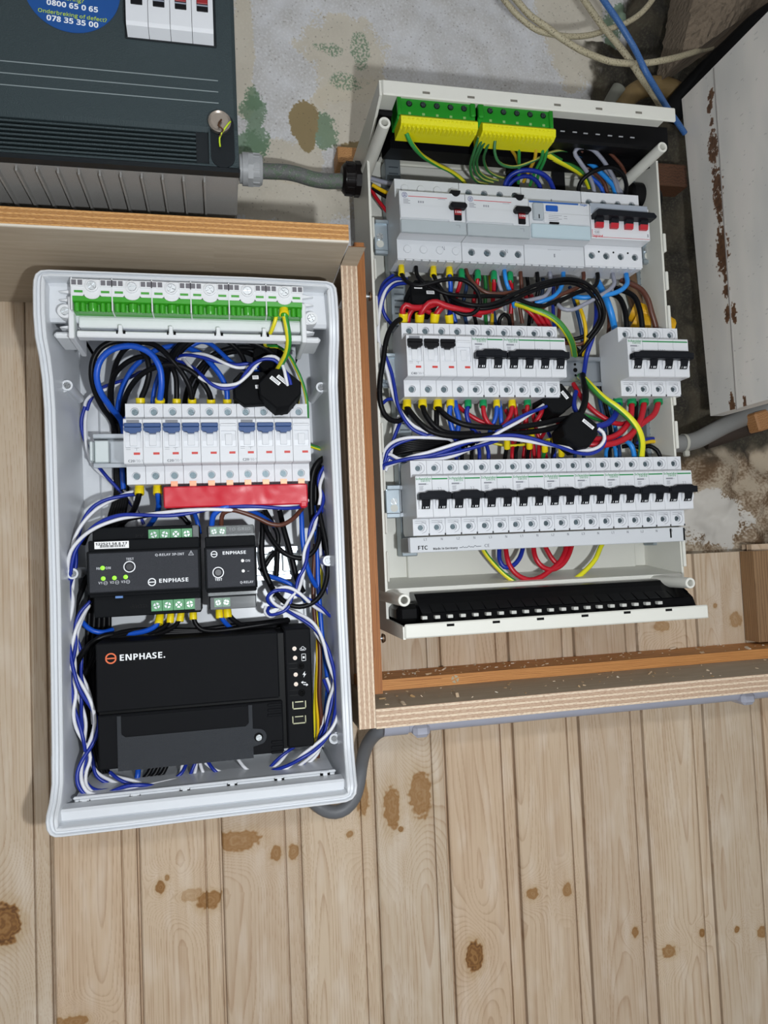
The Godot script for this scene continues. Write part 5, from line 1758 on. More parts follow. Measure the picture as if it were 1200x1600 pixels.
func bar_toggles(t: Node3D, n: int, w: float, lettering := true) -> void:
	# green line and name, black tie bar, one lever per pole with pale cheeks
	var hw := n * w / 2.0
	var gm := mat("print_green", rgb(32, 138, 74), 0.5)
	var b := MB.new()
	b.box(Vector3(-hw + w * 0.98, 0.0176, Z_NOSE - 0.0002), Vector3(hw - 0.0010, 0.0190, Z_NOSE + 0.0002))
	obj("green_line", b, gm, t)
	words(t, "print", "Schneider", 0.0021, Vector3(-hw + w * 0.5, 0.0185, Z_NOSE), gm, true, 1.1)
	words(t, "print", "Electric", 0.0011, Vector3(-hw + w * 0.62, 0.0164, Z_NOSE), gm, false)
	var ink := mat("ink_pale")
	b = MB.new()
	var lx := -hw + w * 0.42
	b.box(Vector3(lx - 0.0042, 0.0122, Z_NOSE - 0.0002), Vector3(lx + 0.0042, 0.0138, Z_NOSE + 0.00015))
	b.box(Vector3(lx + 0.0050, 0.0127, Z_NOSE - 0.0002), Vector3(lx + 0.0062, 0.0131, Z_NOSE + 0.00015))
	for k in 4:
		b.box(Vector3(lx - 0.0036, 0.0102 - k * 0.0012, Z_NOSE - 0.0002), Vector3(lx + 0.0010 - 0.0006 * (k % 2), 0.0107 - k * 0.0012, Z_NOSE + 0.0001))
	for k in n:
		var x := hw - w * 0.62 + k * 0.0026 - (0.0 if n == 2 else w * 1.35)
		b.box(Vector3(x, 0.0052, Z_NOSE - 0.0002), Vector3(x + 0.0003, 0.0092, Z_NOSE + 0.0001))
		b.box(Vector3(x - 0.0010, 0.0090, Z_NOSE - 0.0002), Vector3(x, 0.0093, Z_NOSE + 0.0001))
	obj("small_print", b, ink, t)
	var black := mat("lever_black", rgb(28, 30, 35), 0.3)
	# tie bar with a raised middle
	b = MB.new()
	var prof := PackedVector2Array([Vector2(-hw + 0.0006, -0.0034), Vector2(hw - 0.0006, -0.0034), Vector2(hw - 0.0006, 0.0034), Vector2(hw - 0.0050, 0.0036), Vector2(hw - 0.0075, 0.0052), Vector2(-hw + 0.0105, 0.0052), Vector2(-hw + 0.0080, 0.0036), Vector2(-hw + 0.0020, 0.0034), Vector2(-hw + 0.0006, 0.0022)])
	b.prism(prof, Z_NOSE + 0.003, Z_NOSE + 0.0100)
	b.prism(PackedVector2Array([Vector2(-hw + 0.002, -0.0022), Vector2(hw - 0.002, -0.0022), Vector2(hw - 0.002, 0.0024), Vector2(-hw + 0.002, 0.0018)]), Z_NOSE + 0.009, Z_NOSE + 0.0112)
	obj("tie_bar", b, black, t)
	for i in n:
		var cx := (i + 0.5 - n / 2.0) * w + 0.0006
		b = MB.new()
		b.prism_x(PackedVector2Array([Vector2(Z_NOSE - 0.002, -0.0128), Vector2(Z_NOSE + 0.0022, -0.0128), Vector2(Z_NOSE + 0.0040, -0.0090), Vector2(Z_NOSE + 0.0062, -0.0030), Vector2(Z_NOSE - 0.002, -0.0020)]), cx - 0.0042, cx + 0.0042)
		var lev := obj("lever", b, black, t)
		b = MB.new()
		for q in [[-0.0030, 0.0004], [-0.0004, 0.0012], [0.0016, 0.0010]]:
			b.quad(Vector3(cx + q[0], -0.0122, Z_NOSE + 0.0026), Vector3(cx + q[0] + q[1], -0.0122, Z_NOSE + 0.0026), Vector3(cx + q[0] + q[1], -0.0104, Z_NOSE + 0.0035), Vector3(cx + q[0], -0.0104, Z_NOSE + 0.0035))
		obj("lever_print", b, mat("print_white"), lev)
		for s in [-1.0, 1.0]:
			b = MB.new()
			b.prism_x(PackedVector2Array([Vector2(Z_NOSE - 0.001, -0.0128), Vector2(Z_NOSE + 0.0012, -0.0126), Vector2(Z_NOSE + 0.0032, -0.0086), Vector2(Z_NOSE + 0.0034, -0.0040), Vector2(Z_NOSE - 0.001, -0.0022)]), cx + s * 0.0058 - 0.0013, cx + s * 0.0058 + 0.0013)
			obj("lever_cheek", b, white_case(), t)
	# marker slots above the lower screws
	b = MB.new()
	for i in n:
		var cx := (i + 0.5 - n / 2.0) * w
		b.box(Vector3(cx - 0.0060, -0.0245, Z_TERM - 0.0002), Vector3(cx + 0.0055, -0.0241, Z_TERM + 0.0001))
		b.box(Vector3(cx - 0.0060, -0.0265, Z_TERM - 0.0002), Vector3(cx + 0.0055, -0.0261, Z_TERM + 0.0001))
		b.box(Vector3(cx + 0.0052, -0.0268, Z_TERM - 0.0002), Vector3(cx + 0.0055, -0.0241, Z_TERM + 0.0001))
	obj("marker_slot_lines", b, mat("ink_light", rgb(160, 162, 168), 0.6), t)
	b = MB.new()
	for i in range(1, n + 1):
		var cx := (i - n / 2.0) * w
		b.box(Vector3(cx - 0.0011, -0.0398, Z_TERM - 0.001), Vector3(cx + 0.0004, -0.0376, Z_TERM + 0.0002))
	obj("foot_notch", b, mat("notch_black", rgb(50, 50, 54), 0.6), t)
	# curved guard edge beside each screw
	for i in n:
		for s in [-1.0, 1.0]:
			var cx := (i + 0.5 - n / 2.0) * w
			var cy: float = 0.0317 if s > 0 else -0.0313
			b = MB.new()
			for k in 8:
				var a0 := -PI / 2 + PI * k / 8.0
				var a1 := -PI / 2 + PI * (k + 1) / 8.0
				var o := Vector3(cx + 0.0008, cy, Z_TERM + 0.0001)
				b.quad(o + Vector3(cos(a0), sin(a0), 0) * 0.0056, o + Vector3(cos(a0), sin(a0), 0) * 0.0061, o + Vector3(cos(a1), sin(a1), 0) * 0.0061, o + Vector3(cos(a1), sin(a1), 0) * 0.0056)
			obj("screw_guard", b, mat("ink_light"), t)

func big_switch(label: String, at: Vector3, w: float, look: int) -> void:
	# the four wide devices of the top row: 0 and 1 residual current switches, 2 the plain blue-buttoned one, 3 the red-levered main breaker
	var yh := 0.0436 if look < 3 else 0.0428
	var nose := 0.0226 if look < 2 else (0.0210 if look == 2 else 0.0185)
	var t := thing("residual_current_switch" if look < 3 else "main_breaker", label, "circuit breaker", at)
	var hw := w * 2.0
	var white := mat("case_cool", rgb(208, 211, 215), 0.4) if look < 3 else white_case()
	var q := case_profile(yh, Z_TERM - 0.004, Z_NOSE, nose, false)
	var b := MB.new()
	b.prism_x(q, -hw + 0.0003, hw - 0.0003)
	for i in 4:
		var x0 := (i - 2) * w + (0.0003 if i == 0 else 0.0)
		var x1 := (i - 1) * w - (0.0003 if i == 3 else 0.0)
		for s in [-1.0, 1.0]:
			var ya: float = nose + 0.0002 if s > 0 else -yh
			var yb: float = yh if s > 0 else -nose - 0.0002
			var hole := Vector2((x0 + x1) / 2 + (0.002 if look < 2 else 0.0), (ya + yb) / 2)
			terminal_face(b, x0, x1, ya, yb, Z_TERM, hole, 0.0001 if look == 2 else 0.0040)
			if look == 0:
				var c := MB.new()
				c.xf = Transform3D(Basis(), Vector3(hole.x, hole.y, Z_TERM))
				c.lathe([Vector2(0.0042, -0.0036), Vector2(0.0041, 0.0014), Vector2(0.0036, 0.0018), Vector2(0, 0.0018)], 22)
				obj("screw_cap", c, white, t)
			elif look != 2:
				screw_head(t, Vector3(hole.x, hole.y, Z_TERM - 0.0018), 0.0032, "terminal_screw", mat("screw_steel"), rng.randf() * 1.5)
	obj("case", b, white, t)
	for i in 8:
		b = MB.new()
		var rx := -hw + (i + 0.5) * w / 2.0
		b.box(Vector3(rx - w * 0.21, -yh - 0.0012, Z_TERM - 0.012), Vector3(rx + w * 0.21, -yh + 0.0004, Z_TERM - 0.001), 0.0004)
		obj("foot_ridge", b, white, t)
	var ink := mat("ink")
	var z := Z_NOSE
	if look < 2:
		for s in [-1.0, 1.0]:
			words(t, "print", "N", 0.0038, Vector3(w * 0.86, (0.029 if s > 0 else -0.0305), Z_TERM), mat("ink_pale"), false)
		var red := mat("print_red", rgb(196, 40, 50), 0.5)
		b = MB.new()
		b.box(Vector3(-hw + 0.010, nose - 0.0066, z - 0.0002), Vector3(hw - 0.020, nose - 0.0060, z + 0.0002))
		obj("red_line", b, red, t)
		b = MB.new()
		b.xf = Transform3D(Basis(), Vector3(-hw + 0.0062, nose - 0.0052, z))
		b.lathe([Vector2(0.0030, 0), Vector2(0.0030, 0.0002), Vector2(0.0025, 0.0002), Vector2(0.0025, 0)], 20, false)
		for k in 2:
			b.box(Vector3(-0.0015, -0.0014 + k * 0.0018, 0), Vector3(0.0015, -0.0005 + k * 0.0018, 0.0002))
		obj("round_emblem", b, mat("emblem_violet", rgb(110, 112, 150), 0.5), t)
		b = MB.new()
		for k in 4:
			b.box(Vector3(-hw + 0.0046, nose - 0.0100 - k * 0.0014, z - 0.0002), Vector3(-hw + 0.0100 + 0.002 * (k % 2), nose - 0.0094 - k * 0.0014, z + 0.0001))
		for k in 3:
			b.box(Vector3(-hw + 0.0205 + k * 0.0024, nose - 0.0130, z - 0.0002), Vector3(-hw + 0.0220 + k * 0.0024, nose - 0.0108, z + 0.0001))
		b.box(Vector3(hw - 0.030, nose - 0.0080, z - 0.0002), Vector3(hw - 0.022, nose - 0.0076, z + 0.0001))
		obj("small_print", b, mat("ink_pale"), t)
		# step across the nose and the grey flap below it
		b = MB.new()
		b.prism_x(PackedVector2Array([Vector2(z - 0.001, nose - 0.0155), Vector2(z + 0.0016, nose - 0.0165), Vector2(z + 0.0018, nose - 0.0300), Vector2(z - 0.001, nose - 0.0315)]), -hw + 0.0006, hw - 0.0170)
		obj("bulge", b, white, t)
		b = MB.new()
		b.box(Vector3(-hw + 0.0005, -nose - 0.0006, z - 0.002), Vector3(hw - 0.0006, -nose + 0.0128, z + 0.0026), 0.0006)
		var flap := obj("label_flap", b, mat("flap_grey", rgb(172, 180, 184), 0.22), t)
		b = MB.new()
		b.box(Vector3(hw - 0.0125, -nose + 0.0090, z + 0.0024), Vector3(hw - 0.0078, -nose + 0.0094, z + 0.0028))
		b.box(Vector3(hw - 0.0082, -nose + 0.0062, z + 0.0024), Vector3(hw - 0.0078, -nose + 0.0094, z + 0.0028))
		obj("flap_mark", b, mat("ink_pale"), flap)
		# half-round test button
		b = MB.new()
		var hp := PackedVector2Array()
		for k in 11:
			var a := PI + PI * k / 10.0
			hp.append(Vector2(hw - 0.0100 + cos(a) * 0.0054, nose + 0.0030 + sin(a) * 0.0066))
		b.prism(hp, Z_TERM, z - 0.004)
		b.prism(hp, z - 0.004, z + 0.0006)
		obj("test_button", b, mat("toggle_black"), t)
		# lever
		b = MB.new()
		b.box(Vector3(hw - 0.0195, -0.0100, z - 0.001), Vector3(hw - 0.0010, 0.0080, z + 0.0016), 0.0005)
		obj("lever_frame", b, white, t)
		b = MB.new()
		b.box(Vector3(hw - 0.0190, 0.0030, z), Vector3(hw - 0.0006, 0.0090, z + 0.0100), 0.0018)
		b.box(Vector3(hw - 0.0136, -0.0080, z - 0.001), Vector3(hw - 0.0054, 0.0034, z + 0.0034), 0.0006)
		var lev := obj("lever", b, mat("toggle_black"), t)
		b = MB.new()
		b.box(Vector3(hw - 0.0134, -0.0026, z + 0.001), Vector3(hw - 0.0056, 0.0030, z + 0.0039), 0.0003)
		obj("lever_flag", b, mat("toggle_red"), lev)
		words(lev, "print", "I ON", 0.0016, Vector3(hw - 0.0095, 0.0004, z + 0.0038), mat("print_white"))
	elif look == 2:
		b = MB.new()
		b.box(Vector3(-hw + 0.0008, nose - 0.0030, z - 0.0002), Vector3(hw - 0.0135, nose - 0.0012, z + 0.0003))
		obj("blue_line", b, mat("line_blue", rgb(44, 96, 170), 0.45), t)
		words(t, "print", ":hager", 0.0020, Vector3(hw - 0.0072, nose - 0.0022, z), mat("line_blue"))
		b = MB.new()
		b.box(Vector3(-hw + 0.020, nose - 0.0118, z - 0.001), Vector3(-hw + 0.0345, nose - 0.0050, z + 0.0012), 0.0016)
		obj("test_button", b, mat("button_blue", rgb(24, 86, 176), 0.35), t)
		b = MB.new()
		b.box(Vector3(-hw + 0.0040, -nose + 0.0190, z - 0.001), Vector3(-hw + 0.0165, nose - 0.0040, z + 0.0036), 0.0012)
		var lev := obj("lever", b, mat("lever_grey", rgb(170, 178, 184), 0.4), t)
		b = MB.new()
		b.box(Vector3(-hw + 0.0096, -nose + 0.0200, z + 0.003), Vector3(-hw + 0.0108, -nose + 0.0245, z + 0.0038))
		obj("lever_slot", b, black_hole(), lev)
		b = MB.new()
		b.box(Vector3(-hw + 0.0168, -nose + 0.0165, z - 0.001), Vector3(hw - 0.0006, -nose + 0.0280, z + 0.0012), 0.0006)
		obj("print_field", b, white, t)
		b = MB.new()
		for k in 4:
			b.box(Vector3(-hw + 0.0225, -nose + 0.0192 + k * 0.0020, z + 0.001), Vector3(-hw + 0.034 + 0.004 * (k % 2), -nose + 0.0196 + k * 0.0020, z + 0.0014))
		for k in 2:
			b.box(Vector3(-hw + 0.0405, -nose + 0.0222 + k * 0.0024, z + 0.001), Vector3(-hw + 0.0445, -nose + 0.0226 + k * 0.0024, z + 0.0014))
		obj("small_print", b, mat("ink_pale"), t)
		b = MB.new()
		b.box(Vector3(-hw + 0.0230, -nose + 0.0160, z), Vector3(-hw + 0.0345, -nose + 0.0178, z + 0.0018), 0.0003)
		obj("position_window", b, black_hole(), t)
		b = MB.new()
		b.box(Vector3(-hw + 0.0012, -nose - 0.0004, z - 0.002), Vector3(hw - 0.0012, -nose + 0.0150, z + 0.0030), 0.0012)
		obj("label_flap", b, mat("flap_blue", rgb(186, 204, 212), 0.2), t)
		b = MB.new()
		for k in 2:
			var yy = [0.0305, -0.0325][k]
			b.box(Vector3(-0.0008, yy - 0.002, Z_TERM - 0.0002), Vector3(0.0008, yy + 0.002, Z_TERM + 0.0001))
		b.box(Vector3(-0.0078, -0.0262, Z_TERM - 0.0002), Vector3(0.0078, -0.0259, Z_TERM + 0.0001))
		obj("arrow_mark", b, mat("ink_pale"), t)
	else:
		b = MB.new()
		b.box(Vector3(-hw + 0.0004, 0.0085, z - 0.003), Vector3(hw - 0.0010, nose + 0.003, z + 0.0004), 0.0008)
		obj("grey_shoulder", b, mat("shoulder_grey", rgb(160, 168, 180), 0.4), t)
		b = MB.new()
		b.prism(PackedVector2Array([Vector2(-hw + 0.0012, 0.0022), Vector2(hw + 0.001, 0.0022), Vector2(hw + 0.0022, 0.0045), Vector2(hw - 0.001, 0.0082), Vector2(-hw + 0.004, 0.0092), Vector2(-hw + 0.0008, 0.0070)]), z, z + 0.0120)
		obj("tie_bar", b, mat("lever_black"), t)
		for i in 4:
			var cx := (i - 1.5) * w
			b = MB.new()
			b.prism_x(PackedVector2Array([Vector2(z - 0.001, -0.0072), Vector2(z + 0.0030, -0.0072), Vector2(z + 0.0060, 0.0030), Vector2(z - 0.001, 0.0036)]), cx - 0.0046, cx + 0.0046)
			var lev := obj("lever", b, mat("lever_black"), t)
			b = MB.new()
			b.prism_x(PackedVector2Array([Vector2(z - 0.0005, -0.0074), Vector2(z + 0.0034, -0.0074), Vector2(z + 0.0048, -0.0022), Vector2(z - 0.0005, -0.0022)]), cx - 0.0047, cx + 0.0047)
			obj("lever_flag", b, mat("flag_crimson", rgb(186, 30, 44), 0.35), lev)
		var red := mat("print_red")
		b = MB.new()
		b.box(Vector3(-hw + 0.0012, -nose + 0.0012, z - 0.0002), Vector3(hw - 0.001, -nose + 0.0016, z + 0.0002))
		b.box(Vector3(-hw + 0.0012, -nose + 0.0012, z - 0.0002), Vector3(-hw + 0.0017, -nose + 0.0098, z + 0.0002))
		obj("red_line", b, red, t)
		words(t, "print", "C32", 0.0019, Vector3(-hw + 0.0072, -nose + 0.0068, z), ink, false)
		words(t, "print", "legrand", 0.0016, Vector3(-hw + 0.0082, -nose + 0.0026, z), red)
		b = MB.new()
		for k in 3:
			b.box(Vector3(-hw + 0.0036, -nose + 0.0044 + k * 0.0024, z - 0.0002), Vector3(-hw + 0.0108, -nose + 0.0047 + k * 0.0024, z + 0.0001))
		b.box(Vector3(hw - 0.0034, -nose + 0.0038, z - 0.0002), Vector3(hw - 0.0022, -nose + 0.0074, z + 0.0001))
		obj("small_print", b, mat("ink_pale"), t)
		for i in 3:
			b = MB.new()
			b.xf = Transform3D(Basis(), Vector3((i - 1) * w, -0.0262, Z_TERM))
			b.lathe([Vector2(0.0011, -0.0005), Vector2(0.0011, 0.0003), Vector2(0, 0.0003)], 10, false)
			obj("test_dot", b, black_hole(), t)

func right_devices() -> void:
	var zf := -ROW - Z_TERM
	var xb := P(584, 372, 0.79)
	# rails with their end brackets
	var xr0 := P(1022, 390, 0.79).x
	var y1 := CAM.y + 0.3535
	var y2 := CAM.y + 0.2003
	var y3 := CAM.y + 0.0528
	rail("top_hat_rail", "steel mounting rail carrying the white panel's top row", Vector3(P(598, 370, 0.79).x, y1, zf), xr0)
	var gap := P(905, 575, 0.785)
	rail("top_hat_rail", "grey steel rail bare between the second row's breakers", Vector3(P(600, 580, 0.79).x, y2, zf), P(1000, 580, 0.79).x, [Vector3(gap.x, gap.y + 0.0068, 0.0016), Vector3(gap.x, gap.y, 0.0027), Vector3(gap.x, gap.y - 0.0064, 0.0015)])
	rail("top_hat_rail", "steel mounting rail carrying the white panel's bottom row", Vector3(P(612, 780, 0.79).x, y3, zf), P(1060, 770, 0.79).x)
	var zinc := mat("bracket_zinc", rgb(176, 188, 196), 0.3, 0.7)
	for q in [[584, 347, 607, 392, 594, 369, 594, 381, "left of the top row"], [592, 556, 622, 600, 600, 578, 603, 588, "left of the second row"], [602, 763, 626, 804, 616, 783.5, 616, 794, "left of the bottom row"], [1004, 380, 1027, 407, 1011, 390, 1012, 400, "right of the top row"]]:
		var t := thing("rail_bracket", "zinc rail bracket with one screw and one punched hole, %s" % q[8], "bracket", Vector3.ZERO, "rail brackets")
		var b := MB.new()
		rect(b, q[0], q[1], q[2], q[3], 0.785, 0.003, 0.0008)
		rect(b, q[0] + 2, q[1] - 5, q[2], q[1] + 2, 0.781, 0.006, 0.0008)
		rect(b, q[0] + 2, q[3] - 2, q[2], q[3] + 5, 0.781, 0.006, 0.0008)
		obj("plate", b, zinc, t)
		screw_head(t, P(q[4], q[5], 0.7835), 0.0038, "screw")
		b = MB.new()
		b.xf = Transform3D(Basis(), P(q[6], q[7], 0.785))
		b.lathe([Vector2(0.0042, -0.002), Vector2(0.0042, 0.0003), Vector2(0, 0.0003)], 18, false)
		obj("punched_hole", b, mat("hole_pale", rgb(206, 206, 198), 0.6), t)
	# top row
	var xa := P(618, 340, ROW).x
	var w1 := (P(1000, 355, ROW).x - xa) / 16.0
	var says := ["wide pale residual current switch with capped screws, first in the top row", "wide pale residual current switch with open screws, second in the top row", "wide blank-fronted switch with a blue line and blue button in the top row", "white main breaker with black tie bar over four red levers in the top row"]
	for k in 4:
		big_switch(says[k], Vector3(xa + (k * 4 + 2) * w1 + (0.0004 if k == 3 else 0.0), y1 - (0.0 if k < 3 else -0.0006), zf), w1, k)
	# second row
	var xs := P(629, 560, ROW).x
	var w2 := (P(872.5, 560, ROW).x - xs) / 10.0
	var br := breaker("circuit_breaker", "white four-pole breaker with three wide black toggles, first in the second row", "", Vector3(xs + 2 * w2, y2, zf), 4, w2, "flag_black")
	flag_toggles(br, 4, w2, false, 3)
	br = breaker("circuit_breaker", "white two-pole breaker with green line in the middle of the second row", "", Vector3(xs + 5 * w2, y2, zf), 2, w2, "bar")
	bar_toggles(br, 2, w2)
	br = breaker("circuit_breaker", "white four-pole breaker with green line at the left end of the bare grey rail", "", Vector3(xs + 8 * w2, y2, zf), 4, w2, "bar")
	bar_toggles(br, 4, w2)
	var xq := P(967.5, 560, ROW).x
	var w4 := (P(1061, 560, ROW).x - xq) / 4.0
	br = breaker("circuit_breaker", "white four-pole breaker standing alone at the right of the bare grey rail", "", Vector3(xq + 2 * w4, y2 + 0.0015, zf), 4, w4, "bar")
	bar_toggles(br, 4, w4)
	# bottom row
	var xc := P(643, 778, ROW).x
	var w3 := (P(1067, 770, ROW).x - xc) / 18.0
	var order := ["first", "second", "third"]
	var phase := ["L1", "L2", "L3"]
	for k in 9:
		br = breaker("circuit_breaker", "white two-pole breaker over the busbar's %s %s mark" % [order[k / 3], phase[k % 3]], "nine alike breakers of the bottom row", Vector3(xc + (k * 2 + 1) * w3, y3, zf), 2, w3, "bar")
		bar_toggles(br, 2, w3)
	comb_bar(xc, w3)
	# black cable glands' nuts, clamps
	current_clamp("black current clamp with two white stickers over the second row's first breaker", P(665, 458, 0.765), 0.0170, 0.0, [[Vector2(-0.008, 0.007), 0.009], [Vector2(0.0055, 0.001), 0.009]], 0.95)
	current_clamp("black current clamp lying under the bare grey rail", P(872, 622, 0.752), 0.0165, -0.95, [[Vector2(0.002, 0.009), 0.0105]])
	current_clamp("black current clamp with a slanting white sticker beside the blue wire arc", P(908, 671, 0.728), 0.0185, -0.72, [[Vector2(0.003, 0.0105), 0.0150]])

func comb_bar(xc: float, w: float) -> void:
	var t := thing("comb_busbar", "long grey-white comb busbar printed L1 N L2 N below the bottom row", "busbar")
	var d := 0.736
	var a := P(640, 840, d)
	var c := P(1070, 845.5, d)
	var b := MB.new()
	b.box(Vector3(a.x, c.y, -0.768), Vector3(c.x, a.y, -d), 0.0006)
	obj("bar", b, mat("bar_grey", rgb(206, 209, 213), 0.35), t)
	b = MB.new()
	b.box(Vector3(a.x - 0.001, c.y + 0.001, -0.772), Vector3(a.x, a.y - 0.0006, -d - 0.003))
	obj("end_cap", b, mat("cap_grey", rgb(140, 142, 146), 0.4), t)
	b = MB.new()
	b.box(Vector3(c.x - 0.0014, c.y + 0.001, -0.765), Vector3(c.x + 0.0006, a.y - 0.001, -d + 0.0003))
	obj("end_cap", b, mat("toggle_black"), t)
	b = MB.new()
	var p := P(1048, 833, d)
	b.box(p + Vector3(-0.0009, -0.0052, -0.001), p + Vector3(0.0009, 0.0052, 0.0003))
	obj("cut_mark", b, black_hole(), t)
	var ink := mat("ink")
	for i in 18:
		var q := P(656 + i * (1058.5 - 656) / 17.0, 843.5 - i * (843.5 - 828.5) / 17.0, d)
		words(t, "print", "N" if i % 2 else ["L1", "L2", "L3"][(i / 2) % 3], 0.0024, Vector3(xc + (i + 0.5) * w + 0.001, q.y, -d), ink, false, 1.1)
	words(t, "print", "FTC", 0.0042, P(660.5, 856, d), black_hole(), true, 1.1)
	words(t, "print", "Made in Germany", 0.0017, P(696, 856.8, d), black_hole(), true, 0.98)
	words(t, "print", "CE", 0.0030, P(761, 852.5, d), ink, false, 1.3)
	b = MB.new()
	var pts := PackedVector3Array()
	for k in 26:
		pts.append(P(718 + k * 1.35, 855.5 - k * 0.1 + (1.7 * sin(k * 1.3) * sin(k * 0.45) if k > 3 and k < 21 else 0.2), d))
	b.tube(pts, 0.00028, 4)
	obj("approval_mark", b, ink, t)

# ------------------------------------------------------------------ cables, glands and the board outside the boxes
func PX(x: float, y: float, plane_x: float) -> Vector3:
	# the point of the upright plane x = plane_x seen at x, y of the frame
	var c: Vector3 = RT * ((x - 600.0) / FOCAL) + UPV * ((800.0 - y) / FOCAL) + FWD
	return CAM + c * (plane_x / c.x)

func cable(called: String, label: String, category: String, m: Material, r: float, spec: String, group := "", sides := 12) -> MeshInstance3D:
	var b := MB.new()
	b.tube(smooth(pts_of(spec), 0.008), r, sides)
	var o := obj(called, b, m)
	tag(o, label, category, group)
	return o

func lathe_x(b: MB, at: Vector3, prof: Array, seg := 24) -> void:
	# profile turned about x
	b.xf = Transform3D(Basis(Vector3.UP, PI / 2), at)
	b.lathe(prof, seg)
	b.xf = Transform3D()

func hex_x(b: MB, at: Vector3, r: float, x0: float, x1: float, n := 6) -> void:
	var q := PackedVector2Array()
	for k in n:
		q.append(Vector2(cos(TAU * k / n + 0.2), sin(TAU * k / n + 0.2)) * r)
	b.xf = Transform3D(Basis(Vector3.UP, PI / 2), at)
	b.prism(q, x0, x1)
	b.xf = Transform3D()

func outside_cables() -> void:
	# cables hanging across the top
	var dirty := mat("cable_cream", Color.WHITE, 0.6)
	var nz := noise(77, 1.0, 3)
	dirty.albedo_texture = picture(64, 256, func(px, py):
		var f := nz.get_noise_2d(px * 0.12, py * 0.3)
		return Color(0.72, 0.68, 0.57).lerp(Color(0.30, 0.26, 0.2), clampf((f - 0.28) * 4.0, 0.0, 0.9)))
	dirty.uv1_scale = Vector3(1, 0.05, 1)
	var blue := mat("cable_blue", Color.WHITE, 0.45)
	blue.albedo_texture = picture(64, 256, func(px, py):
		var f := nz.get_noise_2d(px * 0.2 + 90.0, py * 0.4)
		return Color(0.20, 0.38, 0.62).lerp(Color(0.45, 0.58, 0.72), clampf((f - 0.2) * 3.0, 0.0, 0.8)))
	blue.uv1_scale = Vector3(1, 0.07, 1)
	cable("wall_cable", "cream cable sagging from the top edge and rising past the blue cable, upper arc", "cable", dirty, 0.0032, "690 -240 730, 730 -100 735, 770 -26 740, 788 0, 812 27, 839 47, 860 53, 889 57 745, 921 55 750, 953 45 755, 980 35, 1001 21, 1017 3, 1034 -26, 1070 -110, 1090 -220")
	cable("wall_cable", "cream cable sagging lower, running on towards the white board's top corner", "cable", dirty, 0.0036, "700 -260 725, 748 -100 730, 786 -24 735, 807 0, 828 24, 855 43, 879 61, 905 77, 932 89 740, 953 96, 980 99, 1007 99 750, 1033 95, 1060 89 765, 1080 83 785, 1100 77 830, 1112 74 845")
	cable("wall_cable", "straight cream cable slanting down behind the cream panel's upper lip", "cable", dirty, 0.0038, "770 -240 735, 896 -26 745, 913 0, 937 35, 961 64, 980 88, 1001 120, 1016 141 765, 1035 170 790")
	cable("blue_cable", "blue cable slanting down behind the upper lip to the white board", "cable", blue, 0.0035, "820 -240 715, 926 -26 725, 943 0, 967 35, 991 75 730, 1009 112, 1026 141 745, 1045 172 780, 1070 208 800")
	# grey gland on the meter cabinet, conduit, black gland on the panel
	var grey := mat("gland_grey", rgb(176, 178, 180), 0.45)
	var g := P(390, 265, 0.80)
	var t := thing("cable_gland", "light grey ribbed cable gland on the meter cabinet's right side", "cable gland")
	var b := MB.new()
	lathe_x(b, g, [Vector2(0, -0.011), Vector2(0.0150, -0.011), Vector2(0.0150, -0.008), Vector2(0.0172, -0.008), Vector2(0.0172, -0.002), Vector2(0.0160, -0.002)])
	obj("lock_ring", b, grey, t)
	b = MB.new()
	hex_x(b, g, 0.0182, -0.002, 0.0035, 8)
	lathe_x(b, g, [Vector2(0.0165, 0.0035), Vector2(0.0168, 0.010), Vector2(0.0150, 0.0135), Vector2(0.0090, 0.0145), Vector2(0, 0.0145)])
	obj("dome_nut", b, grey, t)
	for k in 14:
		var a := TAU * k / 14.0
		b = MB.new()
		b.box(Vector3(0.0030, -0.0009, -0.001), Vector3(0.0110, 0.0009, 0.0007), 0.0004)
		var o := obj("grip_rib", b, grey, t)
		o.transform = Transform3D(Basis(Vector3.RIGHT, a), g + Basis(Vector3.RIGHT, a) * Vector3(0, 0, 0.0166))
	var mc := mat("conduit_grey", Color.WHITE, 0.6)
	mc.albedo_texture = picture(128, 128, func(px, py):
		var f := nz.get_noise_2d(px * 0.05 + 30.0, py * 0.06)
		return Color(0.40, 0.41, 0.40).lerp(Color(0.36, 0.42, 0.35), clampf(f * 4.0, 0.0, 1.0)).lerp(Color(0.7, 0.7, 0.68), clampf((nz.get_noise_2d(px * 0.3, py * 0.3) - 0.42) * 6.0, 0.0, 0.7)))
	mc.uv1_scale = Vector3(1, 0.08, 1)
	cable("feed_conduit", "thick grey cable with flaking green paint between the grey and the black gland", "cable", mc, 0.0083, "402 267 800, 425 268, 447 269, 466 273, 485 279, 507 283, 530 283, 545 282 800", "", 18)
	t = thing("cable_gland", "large glossy black cable gland on the cream panel's left side", "cable gland")
	g = P(552, 280, 0.80)
	var bk := mat("gland_black", rgb(22, 18, 18), 0.28)
	b = MB.new()
	lathe_x(b, g, [Vector2(0, -0.0135), Vector2(0.0130, -0.0135), Vector2(0.0165, -0.0105), Vector2(0.0176, -0.001), Vector2(0.0176, 0.001)])
	obj("dome_nut", b, bk, t)
	b = MB.new()
	hex_x(b, g, 0.0192, 0.001, 0.0125, 10)
	obj("body", b, bk, t)
	for k in 12:
		var a := TAU * k / 12.0
		b = MB.new()
		b.box(Vector3(-0.0095, -0.0016, -0.001), Vector3(0.0, 0.0016, 0.0010), 0.0006)
		var o := obj("grip_rib", b, bk, t)
		o.transform = Transform3D(Basis(Vector3.RIGHT, a), g + Basis(Vector3.RIGHT, a) * Vector3(0, 0, 0.0172))
	b = MB.new()
	var xl := P(588, 600, 0.755).x
